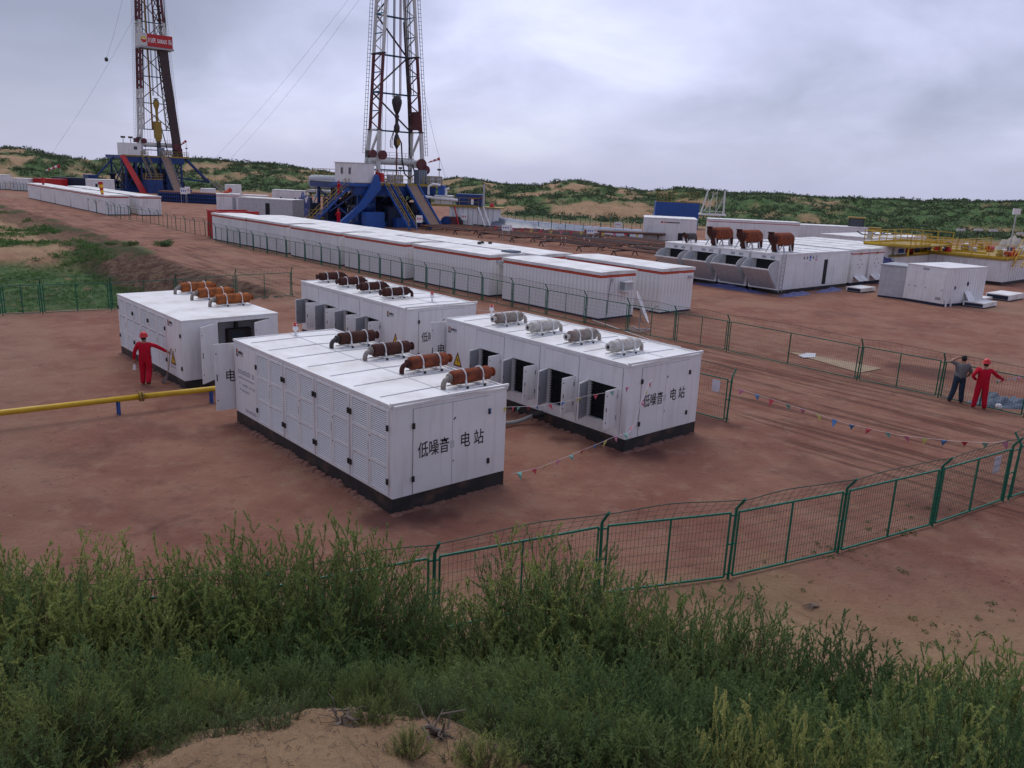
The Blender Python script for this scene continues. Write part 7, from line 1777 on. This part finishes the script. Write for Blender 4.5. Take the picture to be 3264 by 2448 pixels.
for (x, y, zg, h_, k, w, px, top, label) in WHERE:
    sm, fm = kinds[k]; s_ = h_ / Hk[k]
    o = thing('sage_bush', 'x', 'bush', (x, y, zg), rb.uniform(0, 6.28), GB)
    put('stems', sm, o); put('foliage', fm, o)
    ws = max(.55, min(1.7, (.45 + .55 * s_) * w / max(s_, .25) if s_ < 1 else w)) ; o.scale = (s_ * ws, s_ * ws, s_)
    a, b = where_words(px, top, y)
    base_ = desc[k] + ' ' + b + ' ' + a; bcount.setdefault(base_, []).append((px, o))
ordn = ['leftmost', 'second', 'third', 'fourth', 'fifth', 'sixth', 'seventh', 'eighth', 'ninth', 'tenth', 'eleventh', 'twelfth', 'thirteenth', 'fourteenth', 'fifteenth', 'sixteenth', 'seventeenth', 'eighteenth', 'nineteenth', 'twentieth', 'twenty first', 'twenty second', 'twenty third', 'twenty fourth', 'twenty fifth']
for k, v in bcount.items():
    v.sort(key=lambda q: q[0])
    for i, (px, o) in enumerate(v): o['label'] = k if len(v) == 1 else k + ', ' + ordn[i] + (' from the left' if i else ' of them')
# dead roots and branches on the bare sand
for i, (px, py, s_, lab) in enumerate(((1090, 2310, .21, 'grey gnarled dead root standing up from the bare sand, left one'), (1400, 2340, .27, 'grey dead root sprawling over the bare sand, centre one'), (1590, 2400, .16, 'stub of dead wood at the bottom of the bare sand'), (1740, 2440, .2, 'pale dead stump at the bottom edge beside the bare sand'), (980, 2180, .24, 'bleached dead branches lying at the edge of the bushes above the sand'), (1330, 2250, .24, 'thin dead branches lying on the sand under the bushes'))):
    d = ray(px, py); y = 5.0
    for _ in range(30):
        s2 = y / d.y; z = CAMH + d.z * s2; g = ground_z(d.x * s2, y); y += (z - g) * .6
    x = d.x * y / d.y; rr = random.Random(i + 50); m_ = MB()
    for k in range(17):
        a = rr.uniform(0, 6.28); p = Vector((0, 0, .01)); L_ = s_ * rr.uniform(.5, 1.3); pts = [p]; dirn = Vector((math.cos(a), math.sin(a), rr.uniform(.0, 1.3)))
        for q in range(5): dirn = (dirn + Vector((rr.gauss(0, .55), rr.gauss(0, .55), rr.gauss(-.15, .3)))).normalized(); p = p + dirn * L_ / 5; p.z = max(.0, p.z); pts.append(p.copy())
        w0 = rr.uniform(.25, 1.2) ** 2; m_.tube(pts, [.03 * w0 * (1 - .17 * q) * s_ * 2.2 for q in range(6)], 6)
        if k % 2: m_.tube([pts[2], pts[2] + Vector((rr.gauss(0, .1), rr.gauss(0, .1), rr.uniform(0, .12))) * s_ * 3], [.008, .003], 5)
    o = m_.build('dead_root', 'dead_wood', loc=(x, y, ground_z(x, y))); tag(o, lab, 'dead wood', 'dead roots on the bare sand')
# dry litter and seedlings scattered over the open sand
rg = random.Random(12); m_ = MB(); m2 = []
for k in range(4200):
    y = rg.uniform(3.4, 7.0); x = rg.uniform(-3.2, 3.4); z = ground_z(x, y); a = rg.uniform(0, 6.28); L_ = rg.uniform(.015, .06)
    m_.tube([(x, y, z + .003), (x + L_ * .5 * math.cos(a), y + L_ * .5 * math.sin(a), z + rg.uniform(.004, .03)), (x + L_ * math.cos(a), y + L_ * math.sin(a), ground_z(x + L_ * math.cos(a), y + L_ * math.sin(a)) + .004)], rg.uniform(.001, .002), 3, caps=False)
o = m_.build('twig_litter', 'dead_wood'); tag(o, 'dry twig litter scattered over the bare sand between the bushes', 'twigs', kind='stuff')
sp = []
for k in range(900):
    x, y = rg.uniform(1, 15), rg.uniform(8.5, 19)
    if y > 12.5 + .75 * max(0, x - 1): continue
    if x < 4 and y < 11: continue
    if fbm(x, y, 1.4) < .18: continue
    sp.append((x, y, ground_z(x, y), rg.uniform(.03, .10)))
o = put('sand_weeds', clump_cloud('sand_weeds', sp, 26, 'grass_leaf', 31, .5)); tag(o, 'scattered tiny green weeds on the pale sand in front of the near fence', 'weeds', kind='stuff')
# soil pushed up against the skids of the generator containers
m_ = MB(); rg2 = random.Random(5)
for (ox, oy, yw, ln_, wd_) in ((-2.556, 17.110, 48.576, 8.45, 3.25), (3.244, 22.142, 48.32, 8.45, 3.25), (-3.988, 30.036, 48.96, 8.45, 3.25), (-11.009, 26.756, 47.995, 6.72, 3.4)):
    c_, s_ = math.cos(R(90 - yw)), math.sin(R(90 - yw))
    for k in range(230):
        if rg2.random() < .68: lx, ly = -rg2.uniform(.0, .10), rg2.uniform(.4, ln_)
        else: lx, ly = rg2.uniform(0, wd_), -rg2.uniform(0, .08)
        r_ = rg2.uniform(.03, .20) ** 1.15; hh_ = r_ * rg2.uniform(.25, .6) * (1.6 if 1.5 < ly < ln_ - 1 else .7)
        m_.lathe([(0, hh_), (r_ * .5, hh_ * .8), (r_, 0), (r_ * .9, -.03)], 7, (ox + lx * c_ - ly * s_, oy + lx * s_ + ly * c_, 0))
o = m_.build('spilled_soil', 'clod'); tag(o, 'loose soil heaped in small lumps along the generator container skids', 'soil', kind='stuff')
# little twigs and clods lying on the sand and the soil
m_ = MB()
for k in range(2600):
    if k < 800: x, y = rg.uniform(2, 16), rg.uniform(9, 20)
    else: x, y = rg.uniform(-14, 18), rg.uniform(14, 34)
    s_ = rg.uniform(.008, .026); z = ground_z(x, y)
    m_.lathe([(.0, s_ * .5), (s_ * .9, s_ * .2), (s_, 0), (s_ * .5, -s_ * .3)], 5, (x, y, z + .004))
o = m_.build('soil_clods', 'clod'); tag(o, 'small clods and stones scattered over the sand and red soil', 'clods', kind='stuff')
p = at(2610, 1935); m_ = MB()
for k in range(5): a = R(170 + k * 9); m_.tube([(0, 0, .02), (.16 * math.cos(a), .16 * math.sin(a), .05), (.34 * math.cos(a + .3), .34 * math.sin(a + .3), .03)], [.014, .01, .004], 5)
o = m_.build('dead_branch', 'dead_wood', loc=p); tag(o, 'small forked dead branch lying alone on the pale sand beyond the bushes', 'dead wood')
bpy.context.view_layer.update()
